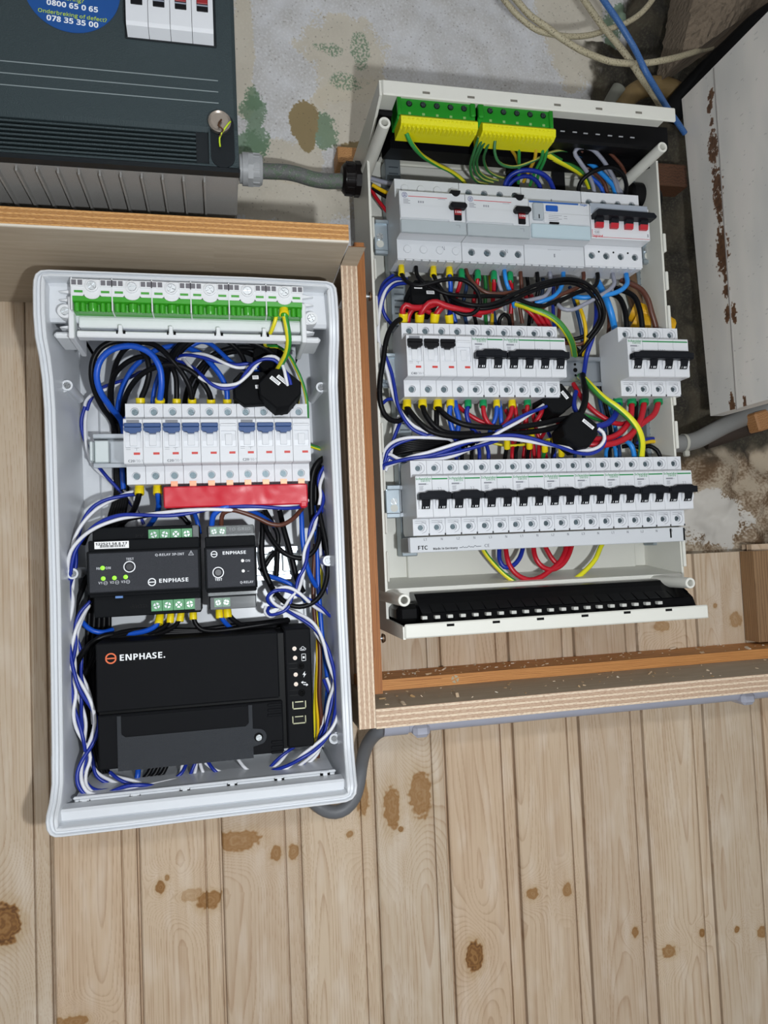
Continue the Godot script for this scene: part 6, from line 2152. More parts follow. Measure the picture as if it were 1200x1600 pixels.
	lathe_x(b, Vector3(xl, g.y, g.z), [Vector2(0.0, -0.0075), Vector2(0.0170, -0.0075), Vector2(0.0176, -0.0040), Vector2(0.0130, -0.0035), Vector2(0.0130, 0.004), Vector2(0.0150, 0.004), Vector2(0.0150, 0.0085), Vector2(0.0, 0.0085)])
	obj("lock_nut", b, mat("nut_grey", rgb(120, 112, 100), 0.5, 0.4), t)
	# wood blocks behind the panel
	b = MB.new()
	rect(b, 527, 228, 566, 256, 0.845, 0.03, 0.001)
	tag(obj("wood_block", b, pine("pine_block", rgb(196, 146, 92), rgb(150, 100, 56), true)), "small pale wood block behind the panel's upper left edge above the black gland", "wood block")
	b = MB.new()
	rect(b, 1028, 254, 1075, 292, 0.845, 0.03, 0.001)
	tag(obj("wood_block", b, pine("pine_dark", rgb(96, 62, 40), rgb(60, 38, 24), true)), "dark brown wood block between the panel's right edge and the white board", "wood block")
	# gland at the panel's upper right
	t = thing("cable_gland", "black cable gland through the panel's upper right side", "cable gland")
	var xr := P(1049, 600, 0.755).x
	g = P(1024, 309, 0.79)
	b = MB.new()
	lathe_x(b, Vector3(xr, g.y, g.z), [Vector2(0, -0.020), Vector2(0.0120, -0.020), Vector2(0.0150, -0.017), Vector2(0.0155, -0.004), Vector2(0.0140, -0.0028)])
	obj("inner_nut", b, mat("gland_matt", rgb(18, 18, 19), 0.5), t)
	b = MB.new()
	lathe_x(b, Vector3(xr, g.y - 0.006, g.z), [Vector2(0.0165, 0.0003), Vector2(0.0170, 0.012), Vector2(0.0150, 0.018), Vector2(0.0, 0.020)])
	obj("dome_nut", b, mat("gland_matt"), t)
	# white painted board at the right edge, square to the wall
	var bx := P(1088, 400, 0.80).x
	var c0 := PX(1065, 155, bx)
	var c1 := PX(1110, 650, bx)
	var zf := -0.42
	var q0 := PX(1085, 210, bx)
	t = thing("painted_board", "white painted board with brown chipped patches at the right edge, square to the wall", "board")
	var ym := noise(61, 1.0, 3)
	var spots := [[1110, 150, 5, 10], [1108, 168, 4, 9], [1113, 230, 8, 22], [1114, 222, 7, 10], [1116, 268, 4, 8], [1121, 296, 8, 26], [1122, 318, 6, 18], [1124, 341, 4, 8], [1128, 392, 9, 30], [1131, 423, 5, 5], [1133, 436, 3, 7], [1134, 454, 5, 8], [1136, 490, 4, 11], [1146, 489, 4, 14], [1143, 632, 4, 14], [1163, 630, 3, 10], [1112, 190, 3, 5]]
	var sp := []
	for s in spots:
		var p := PX(s[0], s[1], bx)
		sp.append([p.z, p.y, PX(s[0] + s[2], s[1], bx).z - p.z, s[3] * 0.0009])
	var z0 := c1.z - 0.01
	var y0 := c1.y - 0.02
	var y1 := PX(1065, 130, bx).y + 0.10
	var wm := StandardMaterial3D.new()
	wm.roughness = 0.55
	wm.albedo_texture = picture(300, 600, func(px, py):
		var z := lerpf(z0, zf, px / 300.0)
		var y := lerpf(y1, y0, py / 600.0)
		var n := ym.get_noise_2d(z * 160.0, y * 110.0)
		var c := Color(0.91, 0.89, 0.86).lerp(Color(0.84, 0.83, 0.81), clampf(0.4 + ym.get_noise_2d(z * 14.0, y * 5.0), 0.0, 1.0))
		if ym.get_noise_2d(z * 60.0 + 50.0, y * 260.0) > 0.62:
			c = c.darkened(0.15)
		for s in sp:
			var d := Vector2((z - s[0]) / s[2], (y - s[1]) / s[3]).length() + n * 0.7
			if d < 1.12:
				c = Color(0.44, 0.31, 0.22).lerp(Color(0.30, 0.21, 0.15), clampf(n + 0.4, 0.0, 1.0)) if d < 1.0 else Color(0.90, 0.89, 0.87)
		return c)
	b = MB.new()
	var zt := -0.42
	var uv := func(p: Vector3): return Vector2((p.z - z0) / (zf - z0), (p.y - y1) / (y0 - y1))
	var f := [c1, Vector3(bx, PX(1200, 625, bx).y, PX(1200, 625, bx).z + 0.08), Vector3(bx, c0.y + 0.004, zt), c0]
	f[1].z = zt
	b.quad(f[0], f[3], f[2], f[1], [uv.call(f[0]), uv.call(f[3]), uv.call(f[2]), uv.call(f[1])])
	var th := Vector3(0.018, 0, 0)
	var mid: Vector3 = (f[0] + f[2]) / 2.0 + th / 2.0
	for k in 4:
		b.oquad(f[k], f[(k + 1) % 4], f[(k + 1) % 4] + th, f[k] + th, mid)
	b.quad(f[0] + th, f[1] + th, f[2] + th, f[3] + th)
	obj("panel", b, wm, t)
	# raised margin strip of the board
	var m0 := PX(1104, 118, bx)
	var m1 := PX(1152, 640, bx)
	b = MB.new()
	b.box(Vector3(bx - 0.0012, m1.y + 0.0, m1.z - 0.0006), Vector3(bx + 0.001, m0.y, m1.z + 0.0006))
	obj("joint_bead", b, mat("joint_grey", rgb(150, 146, 142), 0.6), t)
	# rough lintel stone, tube for the shaded gap, pipes beyond
	b = MB.new()
	var nn := noise(91, 26.0, 4)
	var gridn := 26
	var stone := []
	var sc0 := P(1100, -60, 0.79)
	for j in gridn + 1:
		var row := []
		for i in gridn + 1:
			var u := float(i) / gridn
			var v := float(j) / gridn
			var p := P(1092 + 150 * u - 30 * v * (1.0 - u), -70 + (165 - 118 * u) * v, 0.80)
			var bulge := sin(PI * clampf(u * 0.9 + 0.05, 0, 1)) * sin(PI * clampf(v * 0.9 + 0.05, 0, 1))
			p.z += 0.035 * bulge + 0.006 * nn.get_noise_2d(p.x * 3.0, p.y * 3.0)
			row.append(p)
		stone.append(row)
	for j in gridn:
		for i in gridn:
			b.quad(stone[j + 1][i], stone[j + 1][i + 1], stone[j][i + 1], stone[j][i])
	for k in gridn:
		var back := Vector3(0, 0, -0.06)
		b.quad(stone[gridn][k] + back, stone[gridn][k + 1] + back, stone[gridn][k + 1], stone[gridn][k])
		b.quad(stone[k][0] + back, stone[k + 1][0] + back, stone[k + 1][0], stone[k][0])
	var sm := textured(mat("rough_stone", rgb(122, 108, 92), 0.95), "stone_relief", 0.06, 6.0, 6.0)
	tag(obj("lintel_stone", b, sm), "rough brown-grey masonry block in the upper right corner", "stone")
	cable("shade_gap_tube", "thick black tube added for the shaded gap along the white board's top edge", "pipe", mat("shade_gap_black", rgb(14, 14, 15), 0.7), 0.0150, "1225 10 760, 1180 42 770, 1140 80 790, 1100 118 815, 1062 160 835, 1045 185 845", "", 18)  # black tube added where only a shaded gap lies between stone and board
	cable("ochre_pipe", "dull ochre bent pipe in the dark recess under the blue cable", "pipe", mat("pipe_ochre", rgb(122, 100, 62), 0.7), 0.0125, "968 172 852, 984 150, 1010 136, 1040 136, 1062 148, 1078 168", "", 16)
	b = MB.new()
	b.tube(smooth(PackedVector3Array([P(952, 165, 0.855), P(960, 150, 0.852), P(967, 138, 0.85)])), 0.0095, 16)
	tag(obj("pipe_stub", b, mat("stub_grey", rgb(112, 112, 102), 0.6)), "short grey pipe stub above the cream panel's upper lip", "pipe")
	# conduit at the lower right of the panel, its tie, the beam beside it
	cable("flexible_conduit", "grey flexible conduit leaving the cream panel's lower right side towards the white board", "conduit", mat("flex_grey", rgb(124, 124, 122), 0.5), 0.0105, "1042 694 796, 1065 693, 1088 688, 1108 678, 1135 664, 1165 652, 1210 636 780", "", 18)
	t = thing("cable_tie", "pale cable tie round the grey flexible conduit", "cable tie")
	b = MB.new()
	var tc := P(1068, 692.5, 0.796)
	lathe_x(b, tc, [Vector2(0.0109, -0.0018), Vector2(0.0114, -0.0018), Vector2(0.0114, 0.0018), Vector2(0.0109, 0.0018)])
	obj("band", b, mat("tie_pale", rgb(176, 174, 164), 0.5), t)
	b = MB.new()
	b.box(tc + Vector3(-0.003, -0.017, 0.001), tc + Vector3(0.0035, -0.0095, 0.0075), 0.0012)
	obj("head", b, mat("tie_pale"), t)
	b = MB.new()
	b.tube(PackedVector3Array([P(1100, 688, 0.83), P(1216, 650, 0.80)]), 0.013, 10)
	tag(obj("dark_beam", b, mat("beam_dark", rgb(52, 40, 32), 0.8)), "dark brown timber under the white board's lower edge", "timber")
	b = MB.new()
	b.xf = Transform3D(Basis(Vector3.BACK, 0.25), P(1192, 657, 0.772))
	b.box(Vector3(-0.008, -0.012, -0.02), Vector3(0.012, 0.012, 0.0), 0.002)
	tag(obj("sawn_end", b, pine("pine_sawn", rgb(176, 128, 82), rgb(130, 84, 46), true)), "broken pale wood end under the white board at the right edge", "wood piece")
	# post at the right edge of the recess
	b = MB.new()
	var pp := P(1181, 930, 0.815)
	board_faces(b, Vector3(pp.x, P(1181, 1004, 0.815).y, -0.8395), Vector3(pp.x + 0.03, P(1181, 861, 0.815).y, -0.815), false)
	tag(obj("corner_post", b, pine("pine_brown", rgb(150, 118, 84), rgb(112, 82, 54), false)), "brown wooden corner post at the right end of the recess", "post")
	# pipe below the ledge
	var yl := P(700, 1128.5, 0.70).y
	var pr := 0.0098
	var duct := mat("duct_grey", rgb(168, 170, 184), 0.4)
	t = thing("conduit_pipe", "light grey conduit pipe running under the plywood ledge", "conduit")
	b = MB.new()
	var cx := P(637, 1140, 0.757).x
	lathe_x(b, Vector3(cx, yl - pr - 0.001, -0.757), [Vector2(0, -0.003), Vector2(pr, -0.003), Vector2(pr, 0.74 - cx), Vector2(0, 0.74 - cx)])
	obj("pipe", b, duct, t)
	b = MB.new()
	lathe_x(b, Vector3(P(598, 1140, 0.757).x, yl - pr - 0.001, -0.757), [Vector2(0, 0), Vector2(pr + 0.001, 0.0), Vector2(pr + 0.0014, 0.002), Vector2(pr + 0.0014, cx - P(598, 1140, 0.757).x - 0.001), Vector2(pr, cx - P(598, 1140, 0.757).x)])
	obj("coupling", b, duct, t)
	for k in [657.0, 1165.0]:
		b = MB.new()
		var kx := P(k, 1140 - (k - 657) * 0.09, 0.75).x
		b.box(Vector3(kx - 0.009, yl - 2 * pr - 0.0045, -0.772), Vector3(kx + 0.009, yl - pr, -0.742), 0.004)
		obj("pipe_clip", b, duct, t)
	cable("grey_cable", "thick grey cable curving from the conduit down behind the grey box's lower corner", "cable", mat("cable_grey", rgb(104, 106, 110), 0.5), 0.0072, "604 1138 762, 592 1143 765, 579 1155 780, 569 1176 800, 564 1200 815, 561 1222, 554 1246, 540 1263, 524 1269, 508 1266, 494 1256, 480 1240 822", "", 16)

# ------------------------------------------------------------------ wires
var wire_tones := {}

func wire_mat(tone: String) -> StandardMaterial3D:
	var tones := {"k": rgb(18, 18, 20), "b": rgb(22, 84, 196), "n": rgb(22, 46, 150), "s": rgb(40, 140, 224), "w": rgb(230, 230, 234), "r": rgb(186, 20, 38), "e": rgb(150, 152, 166), "o": rgb(92, 52, 38), "y": rgb(232, 190, 20), "g": rgb(24, 120, 50), "u": rgb(24, 58, 100), "yellow": rgb(240, 214, 16), "green": rgb(14, 150, 88)}
	return mat("wire_" + tone, tones[tone], 0.36)

func sleeve(parent: Node3D, tone: String, p: Vector3, dir: Vector3, r: float, len := 0.0115) -> void:
	# crimped end sleeve with a slightly wider mouth
	var b := MB.new()
	var up := Vector3.BACK if absf(dir.z) < 0.8 else Vector3.RIGHT
	var x := up.cross(dir).normalized()
	b.xf = Transform3D(Basis(x, dir.cross(x).normalized(), dir), p)
	b.lathe([Vector2(0, -0.0005), Vector2(r * 1.35, -0.0005), Vector2(r * 1.5, len * 0.3), Vector2(r * 1.6, len * 0.9), Vector2(r * 1.5, len), Vector2(r * 1.05, len)], 14)
	obj("end_sleeve", b, wire_mat(tone), parent)

func wire(called: String, label: String, tone: String, r: float, spec: String, ends := "", group := "") -> Node3D:
	# ends: sleeve colours of the first and the last point, as "y-", "-g", "yy"
	var pts := smooth(pts_of(spec), 0.005)
	r *= 0.001
	var b := MB.new()
	var m: StandardMaterial3D
	if tone.length() == 2:
		# two-coloured insulation
		var pair := {"gy": [Color(0.80, 0.70, 0.02), Color(0.03, 0.28, 0.04)], "yg": [Color(0.80, 0.70, 0.02), Color(0.03, 0.28, 0.04)], "Yg": [Color(0.82, 0.78, 0.02), Color(0.80, 0.76, 0.02), Color(0.82, 0.78, 0.02), Color(0.05, 0.25, 0.05)], "Gy": [Color(0.03, 0.16, 0.05), Color(0.03, 0.16, 0.05), Color(0.03, 0.16, 0.05), Color(0.5, 0.5, 0.12)], "yG": [Color(0.03, 0.30, 0.06), Color(0.03, 0.30, 0.06), Color(0.03, 0.30, 0.06), Color(0.75, 0.68, 0.03)], "oy": [Color(0.70, 0.42, 0.02), Color(0.75, 0.48, 0.02), Color(0.72, 0.45, 0.02), Color(0.06, 0.25, 0.05)]}
		var cs: Array = pair[tone]
		var eight := []
		for k in 8:
			eight.append(cs[((k + 2) % 8 if tone == "yg" else k) * cs.size() / 8])
		b.tube(pts, r, 8, eight, 0.012 if tone in ["yg", "gy"] else 0.05)
		m = mat("wire_earth", Color.WHITE, 0.36)
		m.vertex_color_use_as_albedo = true
	else:
		b.tube(pts, r, 9)
		m = wire_mat(tone)
	var o: Node3D
	if ends == "":
		o = obj(called, b, m)
	else:
		o = Node3D.new()
		o.name = numbered(self, called)
		add_child(o, true)
		obj("insulation", b, m, o)
		var c := {"y": "yellow", "g": "green"}
		if ends[0] != "-":
			sleeve(o, c[ends[0]], pts[0] + (pts[1] - pts[0]) * 0.0, (pts[1] - pts[0]).normalized(), r)
		if ends[1] != "-":
			var n := pts.size()
			sleeve(o, c[ends[1]], pts[n - 1], (pts[n - 2] - pts[n - 1]).normalized(), r)
	tag(o, label, "wire", group)
	return o

func pair(label: String, r: float, pitch: float, spec: String, phase := 0.0, group := "blue and white twisted clamp leads") -> void:
	# a blue and a white lead twisted round each other
	var pts := smooth(pts_of(spec), 0.004)
	var t := thing("twisted_leads", label, "cable", Vector3.ZERO, group)
	var run := 0.0
	var a := PackedVector3Array()
	var c := PackedVector3Array()
	var u := (pts[1] - pts[0]).cross(Vector3.BACK).normalized()
	r *= 0.001
	for k in pts.size():
		var tg := (pts[mini(k + 1, pts.size() - 1)] - pts[maxi(k - 1, 0)]).normalized()
		u = (u - tg * u.dot(tg)).normalized()
		var w := tg.cross(u)
		if k > 0:
			run += (pts[k] - pts[k - 1]).length()
		var an := phase + TAU * run / (pitch * 0.001)
		var d := (u * cos(an) + w * sin(an)) * r * 1.05
		a.append(pts[k] + d)
		c.append(pts[k] - d)
	var b := MB.new()
	b.tube(a, r, 8)
	obj("white_lead", b, wire_mat("w"), t)
	b = MB.new()
	b.tube(c, r, 8)
	obj("blue_lead", b, wire_mat("n"), t)

func left_wires() -> void:
	var K := "black_wire"
	var B := "blue_wire"
	var E := "earth_wire"
	# arches above the blue-toggled breakers, in the order of the terminals
	wire(K, "black wire arching left from the first blue-toggled terminal, outermost of the loops", "k", 2.9, "220 640 764, 220 626 762, 228 605 757, 233 582 752, 229 558 750, 215 541 752, 195 533 754, 176 534 754, 158 543 753, 146 561 754, 143 585 758, 148 610 766, 160 636 780, 176 660 800, 184 690 806", "y-")
	wire(B, "bright blue wire arching left from the second blue-toggled terminal", "b", 3.1, "249.5 640 762, 250 625 756, 252.5 598 748, 249 573 744, 236 553 742, 214 542 742, 194 541 743, 172 548 745, 157 563 748, 151 586 752, 156 610 760, 171 634 775, 190 660 800, 195 690 806", "y-")
	wire(K, "black wire rising straight from the third blue-toggled terminal", "k", 2.7, "276 641 764, 276 627 762, 276 608 759, 275 590 757, 270 576 756, 257 563 757, 240 557 758, 223 557 759, 206 562 762, 190 573 768, 178 588 776, 174 612 786, 176 650 802, 179 690 806", "y-")
	wire(K, "black wire curving from the fourth blue-toggled terminal up over the bright blue loop", "k", 2.7, "301 640 762, 300 626 757, 297 607 751, 287 586 746, 275 570 744, 266 560 742, 258 551 742, 246 541 743, 228 535 746, 211 537 750, 195 546 756, 184 562 765, 177 585 778, 172 620 792, 180 662 804", "y-")
	wire(K, "black wire curving low from the fifth blue-toggled terminal to the left", "k", 2.8, "330 641 764, 329.5 627 760, 327 615 755, 317 598 750, 304 584 747, 287 574 745, 265 570 745, 240 575 748, 220 586 754, 203 606 766, 194 628 784, 191 655 803", "y-")
	wire(B, "bright blue wire from the sixth blue-toggled terminal sweeping up behind the black loops", "b", 2.8, "355.5 641 764, 355 627 761, 354 608 758, 345 588 757, 332 571 758, 318 556 760, 300 546 763, 281 541 766, 262 542 768, 242 548 771, 226 559 775, 208 575 780, 195 597 786, 187 620 794, 182 650 804", "y-")
	wire(B, "second blue wire squeezed behind the second blue-toggled terminal", "b", 2.4, "238 642 776, 240 615 776, 246 592 774, 256 570 773, 272 556 772, 300 540 770, 313 534 768, 328 537 766, 345 551 764, 358 563 762, 372 573 760, 386 577 758, 410 584 765, 440 604 768, 458 618 766, 462 631 764, 462 642 764", "-y")
	wire(K, "black wire dropping behind a current clamp to the seventh blue-toggled terminal", "k", 2.7, "381.5 641 764, 381.5 628 764, 384 600 770, 384 574 768, 377 554 762, 366 541 757, 352 531 754, 333 525 752, 312 528 752, 292 540 755, 276 556 762", "y-")
	wire(K, "black wire from the eighth blue-toggled terminal up through the front current clamp", "k", 3.0, "407 641 764, 407 627 762, 413 612 758, 424 590 756, 432 570 752, 428 556 746, 416 545 741, 394 535 738, 368 528 737, 334 523 738, 312 524 740, 292 533 744, 276 548 750, 266 568 760, 260 595 775, 257 640 795, 255 690 808", "y-")
	wire(K, "black wire lying against the eighth terminal's wire along the top of the arch", "k", 2.9, "436 572 760, 421 548 750, 398 536 745, 366 527 744, 332 519 745, 309 521 747, 288 533 751, 270 551 757, 258 575 767, 252 610 785, 250 660 806")
	wire(K, "black wire slanting up from behind the third breaker towards the rear clamp", "k", 2.7, "287 645 800, 291 615 792, 300 592 784, 311 576 778, 328 558 772, 350 547 768, 375 543 766, 400 545 764, 414 551 762")
	wire(K, "black wire close behind the slanting one, lower", "k", 2.6, "296 650 806, 303 610 798, 315 586 790, 330 566 784, 352 553 778, 378 549 774, 398 556 770")
	pair("twisted blue and white leads running over the front current clamp, lower of two", 1.7, 62.0, "134 640 806, 137 628 802, 146 616 798, 160 608 796, 178 601 793, 197 591 790, 214 581 787, 232 574 783, 252 567 777, 276 561 768, 296 571 755, 312 587 746, 334 601 741, 352 605 739, 371 600 738, 385 585 735, 399 569 732, 414 560 730, 429 560 729, 441 572 728, 449 590 727, 452 602 729", 2.6)
	pair("twisted blue and white leads running to the rear current clamp", 1.7, 80.0, "277 560 765, 292 555 757, 312 555 752, 330 560 748, 350 567 746, 370 572 745, 390 571 746, 402 574 750", 0.6)
	# earth wires
	wire(E, "thin yellow and green wire from the last earth block curving behind the clamps", "yg", 1.9, "431 480 696, 431 497 694, 425 515 700, 414 536 722, 421 541 745, 434 542 752, 452 556 758, 462 574 764, 470 592 768, 476 610 770, 479.5 628 772, 480.5 655 780")
	wire(E, "thick yellow and green wire with a yellow sleeve at the last earth block", "yg", 3.0, "443.5 478 696, 444 488 693, 448 508 694, 451 530 700, 448 551 712, 439 569 728, 430 585 745", "y-")
	wire(E, "short bright yellow wire bridging from the breakers' right end to the grey box's wall", "Yg", 2.3, "478 694 785, 490 698 782, 503 702 780, 521 707 778, 531 709 776")
	# bundle down the left of the breakers
	for k in 6:
		wire(K, "black wire in the bundle behind the upper steel rail end", "k", 2.6, "%f 640 804, %f 690 806, %f 740 806, %f 775 804, %f 800 800, %f 835 800, %f 870 806" % [178 + k * 3.4, 180 + k * 3.4, 181 + k * 3.2, 181 + k * 3.4, 174 + k * 4.0, 164 + k * 5.0, 158 + k * 5.0], "", "black bundle left of the breakers")
	wire(B, "blue wire in the bundle behind the upper steel rail end", "b", 2.7, "196 640 800, 192 690 802, 191 735 803, 193 765 802")
	wire(K, "black wire with a yellow sleeve under the first blue-toggled breaker pole", "k", 3.0, "218 756 764, 217.5 770 762, 215 782 766, 207 800 778, 194 815 790, 180 828 798", "y-")
	wire(B, "blue wire with a yellow sleeve under the second blue-toggled breaker pole", "b", 2.9, "246 756 764, 246.5 769 762, 248 783 768, 247 797 778, 240 812 790, 230 826 800", "y-")
	wire(K, "black wire lying level above the wide relay, coming from the left", "k", 2.8, "130 850 790, 138 832 784, 156 822 780, 182 815 776, 212 808 772, 240 803 776, 268 800 786")
	wire(K, "black wire rising from the wide relay's top right to the taped bar", "k", 2.6, "262 786 790, 272 796 786, 284 806 784, 296 820 786")
	wire(B, "blue wire slanting down behind the wide relay's right end", "b", 2.4, "296 786 790, 303 800 788, 309 818 786, 312 834 788")
	wire(B, "blue wire arching from the narrow relay's first top terminal to the right", "b", 2.8, "331 834 752, 331 818 746, 335 803 740, 348 794 738, 364 791 740, 384 795 746, 402 803 756, 416 812 768, 430 822 780")
	wire("brown_wire", "brown wire sagging from the narrow relay's second top terminal under the taped bar", "o", 2.3, "347 832 750, 346 815 744, 349 802 739, 362 797 737, 380 801 737, 404 810 738, 424 819 739, 440 820 740, 456 812 743, 470 797 750, 478 786 760")
	pair("twisted blue and white leads crossing over the wide relay's top to the red taped bar", 1.8, 120.0, "108 905 752, 109 884 748, 114 862 745, 124 846 744, 137 832 742, 156 819 740, 187 808 739, 220 805 738, 262 803 737, 300 799 737, 335 795 737, 376 794 737, 414 793 738, 448 792 740, 470 789 744, 480 784 752", 2.2)
	pair("twisted blue and white leads bending from the first yellow sleeve down the left wall", 1.8, 92.0, "212 770 770, 200 772 768, 187 776 766, 167 783 764, 148 794 762, 133 811 761, 122 833 760, 116 858 760, 117 886 760, 112 912 760, 107 938 759, 105 962 757, 107 990 756", 0.4)
	pair("twisted blue and white leads dropping behind the upper steel rail end", 1.8, 86.0, "134 636 806, 130 660 806, 133 686 806, 140 708 806, 150 728 806, 165 744 805, 184 760 804, 200 778 803, 212 796 803, 222 820 804", 1.8)
	# down the left wall beside the gateway
	pair("twisted blue and white leads down the left wall, nearest the rim", 1.8, 84.0, "107 905 758, 111 935 757, 108 962 756, 104 985 754, 105 1008 752, 110 1034 750, 119 1058 748, 130 1080 747, 143 1104 748, 150 1128 752, 147 1150 754, 139 1168 752, 130 1186 748, 124 1206 744, 125 1224 740, 134 1238 738, 152 1243 736, 172 1240 736, 196 1232 737, 222 1228 740, 250 1226 748, 280 1220 758", 1.0)
	pair("twisted blue and white leads down the left wall, behind the nearest ones", 1.7, 70.0, "139 944 770, 127 960 766, 119 980 762, 116 1005 760, 112 1030 758, 112 1056 756, 116 1084 754, 116 1110 753, 122 1136 752, 131 1160 752, 138 1184 754, 133 1206 752, 136 1226 748, 152 1238 744, 172 1237 746", 2.0)
	pair("twisted blue and white leads crossing behind the gateway's lower left corner", 1.7, 64.0, "106 980 762, 112 1020 762, 119 1060 761, 126 1095 762, 131 1130 764, 133 1160 766, 142 1186 768, 152 1210 768, 172 1222 766, 200 1228 762, 230 1230 760, 262 1224 768", 0.2)
	pair("twisted blue and white leads from the wide relay's lower left corner down to the gateway", 1.7, 74.0, "141 940 776, 131 956 772, 123 974 768, 120 996 766, 124 1022 768, 126 1050 770, 134 1076 772, 142 1100 774, 148 1130 776", 1.5)
	for k in 5:
		wire(K, "black wire running down behind the relay's left end to the gateway's rear", "k", 2.6, "%f 840 806, %f 880 808, %f 930 806, %f 985 806, %f 1050 806, %f 1120 806, %f 1180 804, %f 1215 798, %f 1232 792, %f 1236 786" % [150 + k * 6.0, 142 + k * 6.5, 141 + k * 7.0, 138 + k * 8.0, 134 + k * 6.0, 140 + k * 4.0, 144 + k * 4.0, 154 + k * 5.0, 178 + k * 7.0, 206 + k * 9.0], "", "black wires behind the relay and gateway")
	wire(K, "black wire bulging left beside the gateway's upper left corner", "k", 2.8, "188 990 770, 160 995 764, 142 1006 762, 128 1022 764, 120 1040 768, 122 1056 772, 132 1052 776, 142 1036 782, 150 1012 790")
	wire(K, "black wire slanting beside the wide relay's left edge", "k", 2.8, "136 900 790, 128 922 784, 118 948 778, 114 972 774, 118 1000 776, 120 1040 780, 124 1090 784")
	wire(B, "blue wire curving round the wide relay's lower left corner", "b", 2.5, "126 968 776, 134 978 772, 146 986 770, 160 988 772, 176 984 780")
	# under the relays
	wire(B, "blue wire with a yellow sleeve at the wide relay's first lower terminal", "b", 2.6, "250.5 958 758, 249 966 756, 244 977 756, 230 985 758, 206 990 762, 180 994 768", "y-")
	wire(K, "black wire with a yellow sleeve at the wide relay's second lower terminal", "k", 2.3, "267 955 758, 266 964 757, 260 976 758, 244 986 760, 216 992 764, 186 997 770", "y-")
	wire(K, "black wire with a yellow sleeve at the wide relay's third lower terminal", "k", 2.3, "283.5 953 758, 282 962 757, 276 975 758, 260 986 760, 232 993 764, 200 999 770", "y-")
	wire(K, "black wire with a yellow sleeve at the wide relay's fourth lower terminal", "k", 2.4, "301.5 950 758, 302 960 757, 305 973 757, 314 983 757, 332 986 757, 356 984 757, 390 979 758, 424 974 760, 452 969 766", "y-")
	wire(B, "blue wire with a yellow sleeve at the narrow relay's first lower terminal", "b", 2.4, "342 948 757, 343 958 756, 348 968 757, 356 977 762, 366 986 770", "y-")
	wire(K, "black wire with a yellow sleeve at the narrow relay's second lower terminal", "k", 2.6, "354.5 947 757, 356 957 756, 363 967 757, 374 975 760, 390 979 764, 410 978 768", "y-")
	for k in 4:
		wire(K, "black wire lying along the gateway's top edge", "k", 2.5, "%f %f 768, 190 %f 764, 220 %f 762, 262 %f 764, 310 %f 766, 360 %f 768, 410 %f 772, 450 %f 778" % [150 + k * 8, 1012 - k * 6, 1000 - k * 4, 996 - k * 4, 993 - k * 3, 990 - k * 2, 987 - k * 3, 982 - k * 3, 974 - k * 2], "", "black wires along the gateway's top edge")
	# tangle right of the relays
	wire(K, "thick black wire arching over the right wall beside the taped bar", "k", 3.4, "524 712 778, 512 714 772, 500 720 768, 491 733 768, 487 752 770, 486 778 772, 487 802 774, 490 830 776")
	wire(K, "second thick black wire arching over the right wall, inside the first", "k", 3.2, "524 718 784, 510 722 780, 499 733 778, 494 752 778, 493 780 780, 495 812 782, 502 836 782, 508 860 780")
	wire(K, "long black loop from the taped bar round the right wall to the twisted loop", "k", 2.6, "497 790 762, 503 820 758, 509 848 756, 512 876 755, 510 906 754, 502 928 752, 488 942 751, 468 948 751, 450 944 752, 436 932 756, 424 916 764")
	wire(K, "black wire sagging across the lower rail end from the narrow relay", "k", 2.6, "412 806 772, 416 826 768, 426 845 764, 440 861 761, 456 870 760, 474 872 760, 488 864 760, 497 848 762, 500 824 766")
	wire(K, "black wire dropping straight in front of the lower rail end, left one", "k", 2.9, "411 800 778, 410 830 776, 409 862 775, 413 890 774, 421 910 774, 430 930 778")
	wire(K, "black wire dropping in front of the lower rail end, right one", "k", 2.9, "437 798 780, 443 825 776, 450 850 774, 458 880 772, 464 905 773, 474 925 776")
	wire(K, "short black wire leaning over the lower rail's left plate", "k", 2.5, "430 862 780, 422 872 778, 414 884 778, 408 892 780")
	wire(K, "black wire hanging from behind the taped bar above the lower rail end", "k", 2.7, "413 796 782, 424 815 780, 434 835 779, 434 855 780, 432 900 784")
	wire(B, "bright blue wire running straight down from the taped bar's right end", "b", 2.6, "469 786 762, 471 806 758, 472 830 757, 474 854 758, 479 882 760, 486 902 764, 494 916 770")
	wire(B, "bright blue wire bulging under the lower rail end", "b", 2.5, "418 900 780, 436 905 776, 452 912 774, 466 924 776, 478 940 780")
	wire(B, "bright blue wire running down the right wall beside the gateway", "b", 2.5, "490 790 776, 494 830 776, 496 870 776, 497 910 776, 500 950 774, 503 990 772, 508 1030 772, 512 1070 774, 509 1110 776, 503 1150 780")
	wire("brown_wire", "brown wire running down the right wall beside the gateway's port column", "o", 2.2, "492 850 778, 490 900 776, 490 940 775, 493 975 772, 499 1005 766, 500 1040 764, 499 1085 764, 502 1130 768, 497 1175 775, 496 1200 778")
	wire("orange_wire", "orange brown wire beside the port column's right edge", "y", 1.8, "497 980 772, 496 1010 769, 496 1050 768, 495 1095 768, 497 1140 770, 493 1180 776, 492 1198 778")
	wire(E, "yellow green wire running down between the bundle and the right wall", "yg", 1.9, "497 760 782, 496 800 784, 499 850 784, 502 890 784, 500 930 782, 496 970 778, 497 1010 772, 494 1060 771, 492 1100 772, 490 1160 778, 488 1200 780")
	pair("twisted blue and white leads coming over the right wall beside the taped bar", 1.8, 58.0, "526 726 774, 514 724 768, 504 738 764, 499 758 762, 503 776 762, 499 796 760, 491 815 757, 484 838 755, 478 864 753, 475 888 752, 468 908 751, 464 926 750", 0.9)
